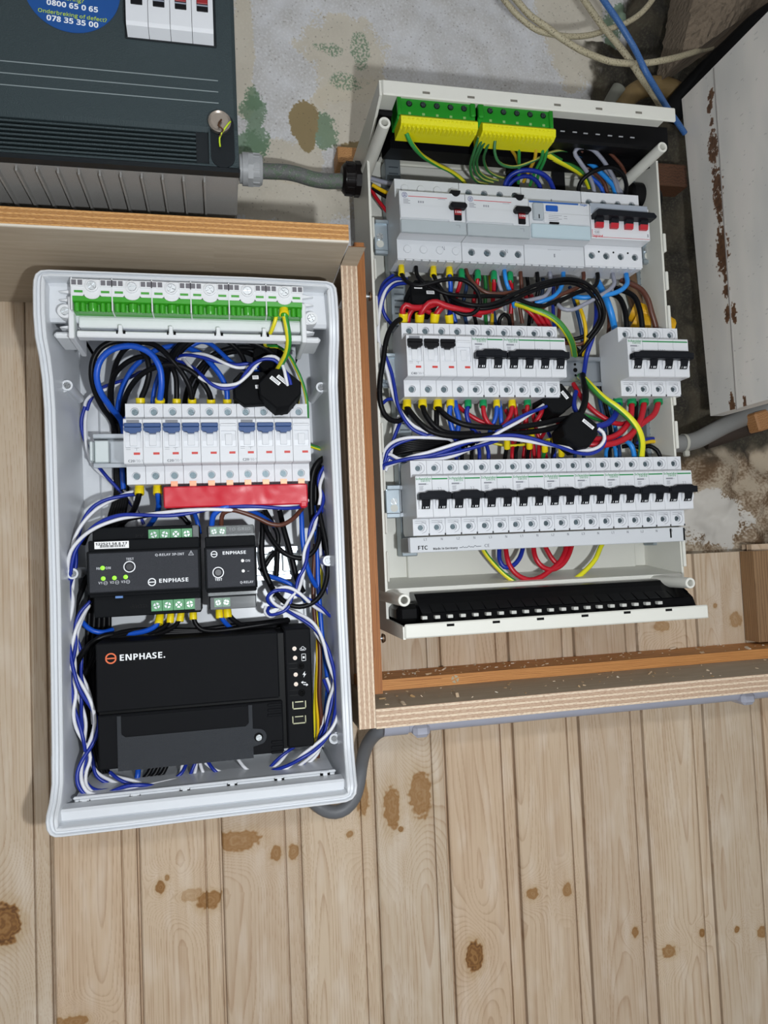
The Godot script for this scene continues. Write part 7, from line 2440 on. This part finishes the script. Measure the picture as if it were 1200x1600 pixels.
	pair("twisted blue and white leads coming over the right wall, behind the first", 1.8, 64.0, "527 732 780, 518 744 778, 516 762 778, 508 782 778, 499 806 776, 497 836 776, 502 862 774, 508 890 772, 514 920 770, 522 944 766, 526 958 762, 518 962 760, 502 952 756, 485 940 752, 466 928 749, 446 920 748, 428 924 747, 420 934 748, 426 944 750, 442 950 753", 2.4)
	pair("twisted blue and white leads in the small knot left of the big loop", 1.7, 50.0, "418 948 760, 416 956 757, 422 962 755, 436 957 753, 448 948 751, 454 936 750, 460 926 751", 0.3)
	pair("twisted blue and white leads from the knot over the port column down the right wall", 1.8, 96.0, "440 950 758, 456 957 752, 474 966 748, 488 976 746, 499 990 744, 508 1008 744, 514 1028 745, 520 1050 747, 526 1074 749, 528 1096 750, 525 1118 750, 518 1138 749, 507 1154 747, 492 1168 745, 472 1182 744, 452 1196 746, 430 1206 750, 408 1212 758", 1.2)
	pair("twisted blue and white leads hidden partly behind the first down the right wall", 1.7, 80.0, "494 985 756, 504 1004 754, 513 1024 754, 519 1046 756, 521 1070 757, 516 1096 758, 511 1122 758, 508 1146 757, 498 1166 756, 484 1182 756, 470 1196 758, 458 1208 762", 0.1)
	pair("twisted blue and white leads bending from the right wall under the gateway", 1.7, 72.0, "508 1060 764, 516 1085 764, 514 1110 765, 506 1130 766, 500 1150 766, 496 1172 766, 478 1194 766, 458 1210 768", 2.9)
	# under the gateway
	pair("twisted blue and white leads under the gateway's right end", 1.7, 60.0, "458 1166 768, 444 1180 764, 432 1192 762, 420 1203 762, 404 1212 764", 1.1)
	wire("white_wire", "single white lead curving under the gateway's right half", "w", 1.7, "372 1186 768, 380 1197 764, 392 1206 760, 408 1208 758, 424 1207 760")
	pair("twisted blue and white leads under the middle of the gateway, sweeping right", 1.7, 66.0, "322 1190 770, 334 1202 766, 348 1210 764, 366 1213 762, 386 1214 762", 0.5)
	pair("twisted blue and white leads under the gateway, dropping left to the cable bar", 1.7, 58.0, "288 1194 770, 283 1208 766, 274 1218 764, 262 1226 764", 0.4)
	pair("second twisted blue and white leads under the gateway, dropping to the cable bar", 1.7, 54.0, "306 1192 770, 302 1206 767, 298 1216 766, 292 1224 766", 1.9)
	wire("white_wire", "short white lead under the gateway's middle", "w", 1.7, "312 1190 772, 317 1206 768, 326 1218 768")
	wire(B, "short bright blue wire under the gateway's left half", "b", 2.8, "216 1200 776, 215 1212 772, 212 1226 772")
	for k in 3:
		wire(K, "black wire curving under the gateway's left half", "k", 2.5, "%f 1196 776, %f 1208 774, %f 1219 772, %f 1228 772" % [238 + k * 11, 232 + k * 11, 222 + k * 10, 208 + k * 10], "", "black wires under the gateway")
	pair("twisted blue and white leads slanting from the gateway's lower left corner to the bar", 1.7, 70.0, "172 1208 760, 186 1216 756, 204 1222 754, 226 1228 756, 244 1234 760", 0.8)

func right_wires() -> void:
	var K := "black_wire"
	var B := "blue_wire"
	var E := "earth_wire"
	var R := "red_wire"
	var G := "grey_wire"
	var O := "brown_wire"
	# feed from the left
	wire(G, "grey cable core entering through the cream panel's left side", "e", 2.6, "574 277 800, 590 282 798, 606 286 794, 622 290 792")
	wire("yellow_wire", "yellow wire entering through the cream panel's left side", "y", 2.2, "582 289 800, 594 296 798, 606 302 794, 620 308 792")
	wire(K, "black wire entering through the cream panel's left side", "k", 2.2, "582 294 802, 594 302 800, 606 309 796, 620 316 793")
	wire(R, "red wire entering low through the cream panel's left side", "r", 2.2, "580 296 804, 587 308 802, 596 320 798, 606 332 794, 618 344 793")
	# earth wires at the top
	wire(E, "thick green wire sweeping from the left earth block down to the top row", "yG", 2.4, "635 208 708, 640 219 712, 648 231 724, 662 245 744, 686 259 762, 708 270 772, 724 283 778, 732 296 782")
	var thin := ["748 214, 741 236, 735 258, 737 274, 746 284, 762 288", "754 214, 747 234, 740 254, 743 269, 754 280, 770 285", "761 214, 752 232, 745 251, 748 267, 760 277, 778 282", "768 214, 760 232, 756 250, 762 266, 776 275, 796 280"]
	for k in 4:
		var q: PackedStringArray = thin[k].split(",")
		wire(E, "thin dark green wire, %s of four hanging together from the right earth block" % ["first", "second", "third", "fourth"][k], "Gy", 1.6, "%s 707,%s 722,%s 744,%s 758,%s 768,%s 776" % [q[0], q[1], q[2], q[3], q[4], q[5]])
	wire(E, "thin pale green wire looping widest from the right earth block under the black carrier", "Gy", 1.6, "774 214 706, 773 238 714, 780 254 722, 800 261 728, 832 252 734, 858 239 738, 878 235 742, 898 239 748, 918 248 756, 935 268 768, 944 290 778")
	wire(E, "yellow orange wire behind the right earth block's middle", "oy", 2.0, "795 218 712, 799 232 726, 806 244 745, 812 262 770")
	wire(E, "green wire hanging straight from the right earth block", "yG", 1.9, "811 220 710, 811 240 728, 811 262 750, 810 286 775")
	wire(E, "yellow orange wire hanging from the right earth block and turning left", "oy", 2.0, "836 216 708, 837 232 718, 836 246 732, 829 262 752, 818 284 774")
	wire(E, "green wire from the right earth block's end, first of two", "yG", 1.9, "847 214 707, 848 236 720, 845 250 736, 836 268 756, 828 290 776")
	wire(E, "green wire from the right earth block's end, second of two", "yG", 1.9, "855 216 707, 854 236 722, 850 252 738, 842 270 758, 838 290 776")
	wire(E, "thick yellow wire with green stripe slanting under the black carrier", "Yg", 3.8, "838 226 745, 852 238 746, 868 248 750, 886 257 756, 902 266 762, 914 276 770, 922 292 780")
	wire(B, "dark blue arch above the second and third top-row switches, outer", "n", 2.7, "788 296 768, 790 286 764, 797 275 758, 812 267 752, 829 266 750, 846 271 752, 858 281 758, 865 296 766")
	wire(B, "dark blue arch above the top row, inner", "n", 2.6, "793 297 770, 797 287 767, 807 279 764, 822 275 762, 834 279 764, 842 288 768, 845 298 772")
	wire(G, "grey wire arching over the main breaker", "e", 2.4, "929 304 768, 927 292 764, 919 272 752, 905 251 738, 898 238 732, 903 231 730, 914 230 730, 925 233 732, 938 245 738, 950 262 748, 960 281 762, 966 302 774")
	wire(G, "second grey wire behind the first one over the main breaker", "e", 2.3, "938 254 758, 948 268 762, 962 281 768, 972 304 776")
	wire(O, "brown wire arching highest over the main breaker", "o", 2.0, "908 238 740, 917 228 736, 930 227 736, 946 234 738, 962 248 744, 974 264 752, 979 283 762, 978 306 774")
	wire(O, "brown wire slanting under the bright blue one over the main breaker", "o", 2.3, "908 252 766, 920 264 766, 934 274 768, 944 286 772, 950 306 778")
	wire(K, "black wire arching low over the main breaker's four terminals", "k", 2.5, "904 304 764, 904 294 760, 909 282 754, 922 271 748, 938 264 745, 953 261 745, 967 266 747, 976 278 753, 979 292 762, 977 306 772")
	wire(B, "light blue wire slanting down to the main breaker's third terminal", "s", 2.8, "876 252 756, 886 247 754, 898 245 752, 912 250 752, 926 258 754, 938 269 758, 950 281 764, 958 291 770, 963 308 778")
	wire(B, "blue wire crossing low beside the light blue one", "b", 2.4, "912 268 772, 926 279 772, 938 291 774, 944 306 778")
	wire(B, "short blue wire behind the main breaker's last terminal", "b", 2.3, "956 284 776, 966 292 776, 972 308 780")
	wire(E, "green yellow wire running level under the black carrier to the right corner", "yG", 1.8, "862 256 786, 890 254 784, 920 250 782, 950 248 782, 976 252 784, 986 268 788")
	# first gap: sleeves under the top row
	wire(K, "black wire looping widely from the first yellow sleeve under the top row", "k", 2.3, "627 416 766, 627.5 426 763, 632 436 758, 642 444 753, 656 446 750, 672 443 748, 690 438 746, 708 436 745, 724 438 745, 738 446 745, 747 458 746, 750 472 747, 746 484 748, 736 491 750, 722 491 752, 708 484 754, 700 472 757, 694 460 760, 688 450 763", "y-")
	wire(K, "black wire from the second yellow sleeve running far right across the gap", "k", 2.3, "650 417 766, 651 427 763, 656 436 760, 666 444 758, 680 452 756, 698 459 754, 722 462 753, 750 463 753, 780 463 754, 806 467 755, 832 476 756, 848 478 756, 868 471 756, 890 463 757, 908 455 760, 925 450 766")
	wire(K, "short black wire from the third yellow sleeve under the top row", "k", 2.4, "677 418 766, 677.5 428 763, 682 440 760, 688 450 758, 698 466 756, 704 482 758", "y-")
	wire(B, "blue wire from the fourth yellow sleeve under the top row", "b", 2.6, "702 419 766, 702.5 430 763, 704 446 766, 704 462 772, 706 480 780, 712 505 786", "y-")
	for k in 4:
		wire(R, "red wire with a green sleeve, %s of four under the second top-row switch" % ["first", "second", "third", "fourth"][k], "r", 2.4, "%f %f 766, %f %f 764, %f %f 768, %f %f 776, %f %f 784" % [721 + k * 25.4, 423 + k * 1.5, 721 + k * 25.4, 433 + k * 1.5, 718 + k * 27, 446, 713 + k * 29, 462, 708 + k * 30, 490], "g-")
	wire(K, "double black arc, upper wire, over the middle of the first gap", "k", 2.3, "700 462 760, 715 470 752, 735 476 748, 757 477 746, 778 472 744, 806 458 742, 838 445 741, 866 438 741, 892 436 742, 914 442 744, 930 455 747, 941 474 750, 944 492 752, 939 508 755, 926 526 762, 905 553 775")
	wire(K, "double black arc, lower wire, over the middle of the first gap", "k", 2.3, "704 470 764, 720 478 758, 742 482 753, 766 481 749, 790 474 747, 815 462 745, 842 451 745, 868 444 745, 892 442 746, 910 448 748, 925 461 751, 935 478 754, 938 494 757, 933 508 760, 918 528 768")
	wire(O, "brown wire crossing the first gap from the second top-row switch", "o", 2.1, "728 420 768, 731 430 764, 738 440 760, 748 450 757, 760 457 755, 780 459 754, 804 456 755, 830 458 758")
	for k in 3:
		wire(R, "thick red twin wire rising from the second row's yellow sleeve %s" % ["at the far left", "beside the far left one", "third from the left"][k], "r", 3.3, ["630 506 766, 630 495 762, 629 484 758, 634 477 756, 642 480 756, 652 481 757, 668 479 758, 684 474 760, 700 476 764", "655 506 766, 656 495 761, 661 484 756, 670 474 753, 682 472 752, 694 477 752, 712 482 752, 732 486 753, 748 488 755, 762 486 758, 778 478 764, 796 468 772", "678 506 766, 680 495 762, 686 485 758, 696 477 757, 706 481 757, 724 487 758, 742 490 760"][k], "y-")
	wire(B, "blue wire rising from the second row's fourth yellow sleeve", "n", 3.0, "703 508 766, 702 496 763, 704 484 766, 700 470 774", "y-")
	wire(R, "red wire curving from the first sleeve of the second row to the right", "r", 3.0, "637 506 770, 639 492 766, 646 483 764, 658 482 764, 672 488 766")
	wire(R, "second red wire slanting behind the black arcs", "r", 2.8, "700 482 772, 716 484 770, 734 489 770, 752 493 772")
	pair("blue and white leads arching at the cream panel's left wall", 2.0, 150.0, "634 436 776, 616 438 772, 602 450 768, 594 468 766, 590 488 766, 589 510 766, 592 534 766, 600 556 765, 608 580 764, 614 606 762, 620 630 760, 630 650 758, 646 668 756, 668 678 754", 1.2)
	wire(B, "blue lead arching inside the white one at the cream panel's left wall", "n", 2.0, "636 442 780, 618 445 778, 604 457 776, 597 476 776, 602 494 778, 613 508 782")
	wire(B, "blue lead arching outermost at the cream panel's left wall", "n", 2.0, "614 430 782, 600 442 778, 593 460 775, 590 480 774, 588 506 774, 590 530 775")
	wire(K, "thick black wire bending down the left of the second row's first breaker", "k", 2.9, "628 498 762, 620 502 757, 610 514 752, 603 534 750, 599 562 749, 594 596 750, 594 626 752, 600 646 755, 610 656 758, 622 658 760, 632 652 762, 636 641 764", "")
	wire(B, "short blue lead joining the twisted pair left of the second row", "n", 1.9, "598 630 772, 606 624 768, 614 624 766, 620 630 764")
	# cores from the third and fourth device
	wire(G, "grey wire bending left under the blank-fronted switch", "e", 2.4, "859 420 768, 859.5 432 764, 860 447 762, 852 462 760, 836 467 760, 820 470 762, 806 470 766")
	wire(B, "light blue wire bending left under the blank-fronted switch", "s", 2.6, "880 421 768, 880 433 764, 877 448 762, 867 462 760, 850 470 760, 836 474 764")
	wire(B, "light blue wire dropping under the second top-row switch's right end", "s", 2.4, "788 418 768, 789 430 764, 792 444 764, 798 458 768, 804 480 776")
	wire(G, "grey wire dropping under the second top-row switch", "e", 2.2, "776 420 770, 777 432 766, 781 448 766, 786 462 770, 790 485 780")
	wire(O, "brown wire dropping under the blank-fronted switch's left end", "o", 2.3, "813 422 770, 814 436 768, 815 452 770, 812 475 776, 816 505 784")
	wire(K, "black wire dropping under the blank-fronted switch's left half", "k", 2.4, "839 422 770, 840 436 767, 841 452 768, 836 475 775, 830 505 785")
	wire(O, "brown wire bending left under the main breaker", "o", 2.4, "911 422 768, 912 434 764, 906 447 761, 892 454 760, 874 462 760, 858 474 762, 846 482 768")
	wire(K, "black wire bending left under the main breaker", "k", 2.5, "933 423 768, 934 434 764, 930 446 760, 918 452 758, 902 457 758, 884 466 759, 866 476 762")
	wire(G, "grey wire sweeping left in a long wave from the main breaker", "e", 2.4, "957 421 768, 958 432 763, 960 443 758, 952 453 755, 936 463 753, 914 475 752, 894 484 753, 880 483 756, 870 474 762")
	wire(B, "light blue wire sweeping left from the main breaker's last pole", "s", 2.8, "977 420 768, 979 432 763, 980 443 758, 971 453 755, 952 460 754, 932 463 756, 912 465 760, 896 463 766")
	wire(B, "thick light blue wire running down to the right of the black arcs", "s", 3.8, "934 440 782, 940 452 776, 947 467 770, 954 486 768, 958 502 772, 962 522 784")
	wire(E, "bright yellow and green wire curving from the first gap to behind the bare rail", "Yg", 3.7, "806 474 772, 820 478 766, 836 484 761, 858 493 758, 874 505 758, 885 519 761, 893 534 770, 898 556 790")
	wire(B, "dark blue wire running down to the bare rail", "n", 2.8, "930 455 778, 932 480 772, 931 504 768, 925 530 768, 917 554 772, 912 585 786")
	wire("yellow_wire", "yellow wire running down to the bare rail", "y", 2.2, "899 462 780, 904 476 776, 911 494 772, 915 514 771, 915 534 774, 912 556 784")
	wire(B, "slate blue wire left of the yellow one above the bare rail", "u", 2.2, "890 448 786, 896 466 782, 903 492 779, 909 520 778, 911 548 786")
	wire(O, "brown wire crossing low right of the second row's four-pole breaker", "o", 2.2, "880 536 790, 892 537 782, 906 538 778, 918 532 776")
	wire(K, "black wire crossing low right of the second row's four-pole breaker", "k", 2.4, "878 530 788, 892 530 780, 906 528 776, 916 524 774")
	for k in 4:
		wire(K, "black wire slanting behind the second row's four-pole breaker to the bare rail", "k", 2.3, "%f %f 792, %f %f 786, %f %f 786, %f 562 794" % [876 + k * 4, 508 + k * 7, 888 + k * 4, 528 + k * 6, 896 + k * 5, 544 + k * 3, 902 + k * 6], "", "black wires behind the bare rail's left end")
	for k in 3:
		wire(R, "red wire slanting down behind the second row's four-pole breaker", "r", 2.6, "%f 462 788, %f 478 782, %f 492 780, %f 512 786" % [812 + k * 9, 818 + k * 10, 832 + k * 9, 846 + k * 7], "", "red wires behind the second row")
	var drop := [[741, "k"], [756, "g"], [764, "y"], [772, "u"], [797, "o"], [822, "k"], [846, "u"], [862, "n"], [868, "o"], [726, "u"]]
	for k in drop.size():
		wire({"k": K, "g": "green_wire", "y": "yellow_wire", "u": B, "o": O, "n": B}[drop[k][1]], "%s wire hanging behind the arcs of the first gap, place %s from the left" % [{"k": "black", "g": "green", "y": "yellow", "u": "slate blue", "o": "brown", "n": "dark blue"}[drop[k][1]], ["two", "three", "four", "five", "six", "seven", "eight", "nine", "ten", "one"][k]], drop[k][1], 2.2, "%f 420 788, %f 445 792, %f 475 794, %f 512 790" % [drop[k][0], drop[k][0] + 3, drop[k][0] + (k % 3) * 4 - 2, drop[k][0] + 4])
	wire(K, "black wire forming a small arch over the second row's sixth pole", "k", 2.3, "780 510 782, 781 498 778, 788 491 776, 795 497 778, 797 510 784")
	wire("white_wire", "pale wire lump between the sleeves of the second row", "w", 4.5, "727 500 800, 738 490 800, 752 494 800, 766 500 802")
	# feeding the lone breaker
	wire(O, "brown wire bending down to the lone breaker's third pole", "o", 3.3, "970 438 782, 984 443 776, 1001 452 770, 1012 468 766, 1018 488 766, 1024 508 768, 1026 520 770")
	wire(K, "black wire bending down to the lone breaker's second pole", "k", 3.2, "960 450 784, 978 456 778, 991 464 772, 999 482 768, 1003 505 768, 1004 520 770")
	wire(K, "black wire bending down to the lone breaker's first pole", "k", 3.2, "952 458 786, 966 464 780, 975 480 774, 979 504 769, 980 520 770")
	wire(O, "dark brown wire left of the lone breaker", "o", 2.6, "948 470 790, 952 500 788, 950 530 790, 948 560 794")
	var b := MB.new()
	b.tube(smooth(PackedVector3Array([P(984, 424, 0.812), P(988, 445, 0.81), P(994, 468, 0.808), P(1000, 488, 0.807)])), 0.0095, 14)
	tag(obj("brown_sheath", b, mat("sheath_brown", rgb(104, 78, 54), 0.7)), "thick brown cable sheath behind the lone breaker's wires", "cable")
	b = MB.new()
	b.tube(smooth(PackedVector3Array([P(988, 486, 0.806), P(1006, 492, 0.80), P(1024, 500, 0.80), P(1044, 512, 0.805)]), 0.004), 0.0125, 12)
	b.tube(smooth(PackedVector3Array([P(990, 500, 0.80), P(1012, 508, 0.795), P(1030, 512, 0.80)]), 0.004), 0.012, 12)
	tag(obj("yellow_tape_wrap", b, textured(mat("tape_yellow", rgb(228, 172, 14), 0.5), "tape_fold", 0.03, 4.0, 8.0)), "crumpled yellow tape wrap behind the lone breaker's top", "tape")
	# second gap: sleeves under the second row
	wire(K, "black wire from the first big yellow sleeve of the second gap", "k", 3.1, "636 624 766, 636.5 636 762, 643 646 757, 653 658 753, 667 670 750, 682 677 749, 704 681 748, 732 682 748, 762 680 748, 796 677 749, 828 675 750, 860 670 752, 884 662 756", "y-")
	wire(K, "black wire from the second big yellow sleeve of the second gap", "k", 3.1, "660 622 766, 660.5 634 762, 664 646 758, 672 658 756, 682 668 755, 694 675 755, 716 678 755, 740 677 756", "y-")
	wire(K, "black wire from the third big yellow sleeve, sweeping far right", "k", 3.1, "684 624 766, 684.5 636 762, 692 645 757, 705 655 753, 724 663 750, 750 667 748, 780 668 747, 812 667 747, 844 662 748, 876 655 751, 894 652 755", "y-")
	wire(K, "black wire dropping straight under the third big yellow sleeve", "k", 3.0, "682 632 770, 682 648 766, 682 662 764, 680 678 766")
	wire(B, "blue wire pair's left strand under the fourth big yellow sleeve", "b", 2.9, "704 622 766, 703.5 634 763, 702 648 762, 706 668 763, 713 688 766, 720 712 774", "y-")
	wire(B, "blue wire pair's right strand under the fourth big yellow sleeve", "b", 2.9, "710 624 768, 713 640 764, 717 656 763, 715 674 764, 709 694 768, 704 714 776")
	wire(B, "blue wire with a green sleeve under the second row's fifth pole", "n", 2.6, "731 623 766, 731 634 763, 729 648 762, 733 661 763, 741 674 766, 754 684 772", "g-")
	wire(R, "red wire with a green sleeve under the second row's sixth pole", "r", 2.7, "755 622 766, 755 634 763, 757 650 761, 764 662 761, 776 670 763, 790 676 768", "g-")
	wire(B, "blue twin strands under the second row's seventh pole, left", "b", 2.5, "776 622 766, 776 635 763, 775 650 762, 770 664 764, 764 678 770", "y-")
	wire(B, "blue twin strands under the second row's seventh pole, right", "b", 2.5, "779 626 768, 782 642 764, 783 658 764, 784 676 770")
	wire(R, "red wire from the yellow sleeve under the second row's eighth pole", "r", 2.7, "800 622 766, 800 635 763, 797 650 761, 788 663 762, 776 674 766", "y-")
	wire(R, "red strand beside the eighth pole's yellow sleeve", "r", 2.4, "803 628 768, 806 644 764, 806 660 766, 802 680 772")
	wire(R, "red wire with a green sleeve under the second row's ninth pole", "r", 2.6, "824 621 766, 824 633 763, 823 648 763, 820 664 767, 812 684 774", "g-")
	wire(R, "red wire with a green sleeve under the second row's tenth pole", "r", 2.6, "848 619 766, 848 631 763, 846 644 762, 838 658 764, 826 672 769", "g-")
	wire(R, "thick red wire leaning behind the current clamp under the bare rail", "r", 3.3, "850 632 776, 860 644 770, 868 654 768, 880 668 770")
	wire(R, "long red wire slanting under the second row's fifth pole", "r", 2.4, "715 634 776, 730 646 770, 748 657 767, 768 664 766, 786 672 770")
	for k in 4:
		wire(R, "red wire crossing low between the second and bottom row", "r", 2.4, "%f 640 784, %f 664 780, %f 690 780, %f 716 786" % [790 + k * 14, 800 + k * 12, 808 + k * 12, 800 + k * 18], "", "red wires deep in the second gap")
	pair("twisted blue and white leads slanting down leftwards from the second row's last pole", 1.9, 130.0, "857 630 758, 846 637 752, 828 646 748, 812 655 745, 797 663 744, 782 672 745, 766 684 748", 0.4)
	pair("twisted blue and white leads sweeping through the second gap to the slanting-stickered clamp", 2.0, 170.0, "602 728 770, 618 722 764, 642 715 758, 672 709 753, 698 701 749, 724 692 746, 748 687 744, 774 684 742, 800 683 741, 827 687 740, 852 693 739, 878 699 738, 902 705 737, 922 706 736, 938 699 735, 945 686 734, 942 676 734, 934 671 736", 0.9)
	pair("twisted blue and white leads lying below the sweeping ones, left half", 1.9, 140.0, "598 732 774, 606 712 770, 622 718 766, 644 718 762, 674 716 757, 704 711 753, 730 703 750, 754 694 748, 776 686 747", 2.3)
	pair("twisted blue and white leads bowing up at the left of the second gap", 1.9, 120.0, "600 722 772, 604 704 768, 616 693 764, 636 686 760, 660 683 757, 684 682 755, 704 684 757, 714 694 764", 1.7)
	pair("twisted blue and white leads hanging short beside the left wall above the bottom row", 1.9, 110.0, "626 650 774, 620 668 772, 614 690 772, 607 712 772, 600 736 772", 0.2)
	for k in 8:
		wire(K, "black wire in the dark bundle at the left of the second gap", "k", 2.4, "%f %f 790, %f %f 780, %f %f 774, %f %f 774, %f %f 780" % [600 + k, 720 - k * 2, 616 + k, 710 - k * 3, 640 + k * 3, 704 - k * 3, 668 + k * 4, 702 - k * 3, 700 + k * 6, 706 - k * 2], "", "black bundle of the second gap")
	# yellow sleeved ends above the bottom row
	for q in [[792, 694, "k"], [827, 694, "k"], [851, 699, "g"], [877, 706, "n"], [867, 685, "k"], [830, 677, "r"]]:
		wire(K if q[2] == "k" else R if q[2] == "r" else "green_wire" if q[2] == "g" else B, "%s wire with a yellow sleeve pointing up above the bottom row%s" % [{"k": "black", "g": "green", "n": "blue", "r": "red"}[q[2]], {792: ", leftmost", 827: ", under the twisted leads", 851: "", 877: "", 867: ", beside the clamp", 830: ""}[q[0]]], q[2], 2.3, "%f %f 757, %f %f 762, %f %f 768, %f %f 776" % [q[0], q[1] - 8, q[0], q[1] + 4, q[0] - 2, q[1] + 14, q[0] - 4, 724], "y-")
	var ends := [[713, "n"], [722, "k"], [737, "k"], [749, "n"], [763, "n"], [800, "r"], [806, "k"], [842, "r"], [866, "n"], [898, "u"], [912, "u"], [947, "s"], [953, "k"], [962, "s"], [968, "u"]]
	for k in ends.size():
		var x: float = ends[k][0]
		wire({"k": K, "n": B, "r": R, "u": B, "s": B}[ends[k][1]], "%s wire going down into the bottom row, the %s such end" % [{"k": "black", "n": "dark blue", "r": "red", "u": "slate blue", "s": "light blue"}[ends[k][1]], ["first", "second", "third", "fourth", "fifth", "sixth", "seventh", "eighth", "ninth", "tenth", "eleventh", "twelfth", "thirteenth", "fourteenth", "fifteenth"][k]], ends[k][1], 2.2, "%f 676 786, %f 690 778, %f 706 772, %f 726 770" % [x + 10.0 * sin(k * 2.1), x + 4.0 * sin(k * 1.3), x, x])
	wire("yellow_green_wire", "thin yellow green wire crossing behind the twisted leads of the second gap", "yg", 1.6, "768 692 778, 790 696 774, 816 695 774, 844 690 776, 870 686 778, 898 700 780")
	# right part of the second gap
	wire(E, "thick yellow wire sweeping from the bare rail down to the bottom row's right end", "Yg", 4.0, "906 588 792, 914 594 776, 924 604 764, 943 622 754, 966 638 748, 986 656 746, 998 673 746, 1003 690 750, 1002 712 760, 1001 735 770")
	wire(R, "red wire sweeping from the bare rail down to the lone breaker's sleeves", "r", 2.9, "896 600 788, 903 612 778, 914 628 770, 928 642 765, 944 653 762, 960 661 760, 976 662 760, 990 656 762")
	wire(R, "red wire from the lone breaker's second green sleeve curving far left", "r", 3.4, "987 620 766, 987 633 762, 986 648 757, 979 665 752, 963 680 749, 942 686 748, 920 684 750, 902 680 756", "g-")
	wire(R, "red wire from the lone breaker's third green sleeve curving far left", "r", 3.5, "1006 619 766, 1006 631 762, 1003 648 756, 998 662 751, 986 679 746, 967 690 744, 944 695 744, 922 694 747, 904 690 754", "g-")
	wire(R, "red wire from the lone breaker's fourth green sleeve joining the third", "r", 3.4, "1028 618 766, 1028 631 762, 1022 647 757, 1009 658 754, 996 668 752, 982 686 752", "g-")
	wire(B, "blue wire from the lone breaker's first green sleeve curving to the clamp", "n", 3.6, "965 620 766, 965 633 761, 961 649 755, 950 661 749, 934 666 744, 918 668 742", "g-")
	wire(K, "thick black wire dropping from the bare rail into the clamp with the slanting sticker", "k", 3.8, "910 586 784, 913 600 770, 915 620 757, 910 640 746, 901 654 740")
	wire(B, "dark blue wire between the two lower clamps", "n", 2.8, "900 612 775, 897 624 768, 898 638 760, 904 650 754")
	wire("green_wire", "thin green wire from the lower clamp to the right", "g", 1.7, "906 646 764, 920 651 764, 937 657 768, 956 662 774")
	wire(B, "light blue wire bending down to the bottom row near its right end", "s", 3.0, "966 684 776, 978 688 768, 987 697 764, 991 712 766, 992 730 770")
	wire(K, "black wire arching to the bottom row's sixteenth pole", "k", 2.5, "972 698 778, 988 696 770, 1001 701 766, 1010 714 767, 1012 730 770")
	wire(K, "black wire arching to the bottom row's last pole", "k", 2.5, "1002 700 780, 1014 697 774, 1026 703 770, 1032 716 769, 1033 730 770")
	wire(B, "blue wire coming in through the cream panel's lower right opening", "n", 2.6, "1042 686 800, 1030 686 796, 1016 686 792, 1000 690 786, 986 700 780")
	wire("yellow_wire", "yellow wire coming in through the cream panel's lower right opening", "y", 2.4, "1042 691 800, 1030 690.5 795, 1016 690 790, 1002 696 784, 994 706 778")
	for k in 3:
		wire([B, K, B][k], "%s wire behind the yellow one, left of the lone breaker's sleeves" % ["slate blue", "black", "light blue"][k], ["u", "k", "s"][k], 2.4, "%f 600 794, %f 630 786, %f 660 784, %f 700 782" % [932 + k * 8, 938 + k * 7, 944 + k * 8, 948 + k * 9])
	wire(K, "black wire dropping beside the lone breaker's second sleeve", "k", 2.2, "994 626 778, 994 645 776, 993 670 776, 990 700 776")
	# loops below the comb busbar
	wire(E, "yellow and green wire curving from under the busbar down to the black carrier, left", "gy", 2.6, "750 846 786, 757 862 782, 770 879 778, 790 899 772, 806 910 768, 824 922 766")
	wire(B, "dark blue loop below the busbar", "n", 2.6, "781 848 784, 780 862 778, 781 876 774, 788 886 772, 799 885 772, 810 875 774, 816 861 778, 818 848 784")
	wire(R, "large red loop below the busbar", "r", 2.9, "790 848 782, 791 864 775, 796 883 770, 808 898 768, 828 906 767, 846 901 768, 860 891 769, 874 879 771, 883 862 776, 887 846 782")
	wire(R, "smaller red loop below the busbar", "r", 2.9, "834 846 782, 834 860 776, 838 874 772, 848 886 770, 862 890 769, 877 883 770, 888 868 774, 894 850 780")
	wire(R, "red wire slanting inside the smaller red loop", "r", 2.7, "848 846 784, 855 860 779, 866 877 775, 874 882 774, 882 868 777, 884 848 783")
	wire(E, "yellow and green wire curving from under the busbar down to the black carrier, right", "Yg", 2.8, "944 844 786, 938 856 782, 930 874 778, 912 894 773, 894 908 769, 878 920 767")
	# black strap behind the top row
	b = MB.new()
	rect(b, 862, 250, 884, 300, 0.815, 0.003, 0.0005)
	tag(obj("black_strap", b, mat("strap_black", rgb(34, 34, 36), 0.6)), "flat black strap hanging behind the wires above the top row", "strap")
	b = MB.new()
	rect(b, 790, 236, 812, 292, 0.818, 0.003, 0.0005)
	tag(obj("dark_strap", b, mat("strap_black")), "flat dark strap behind the green wires above the second top-row switch", "strap")
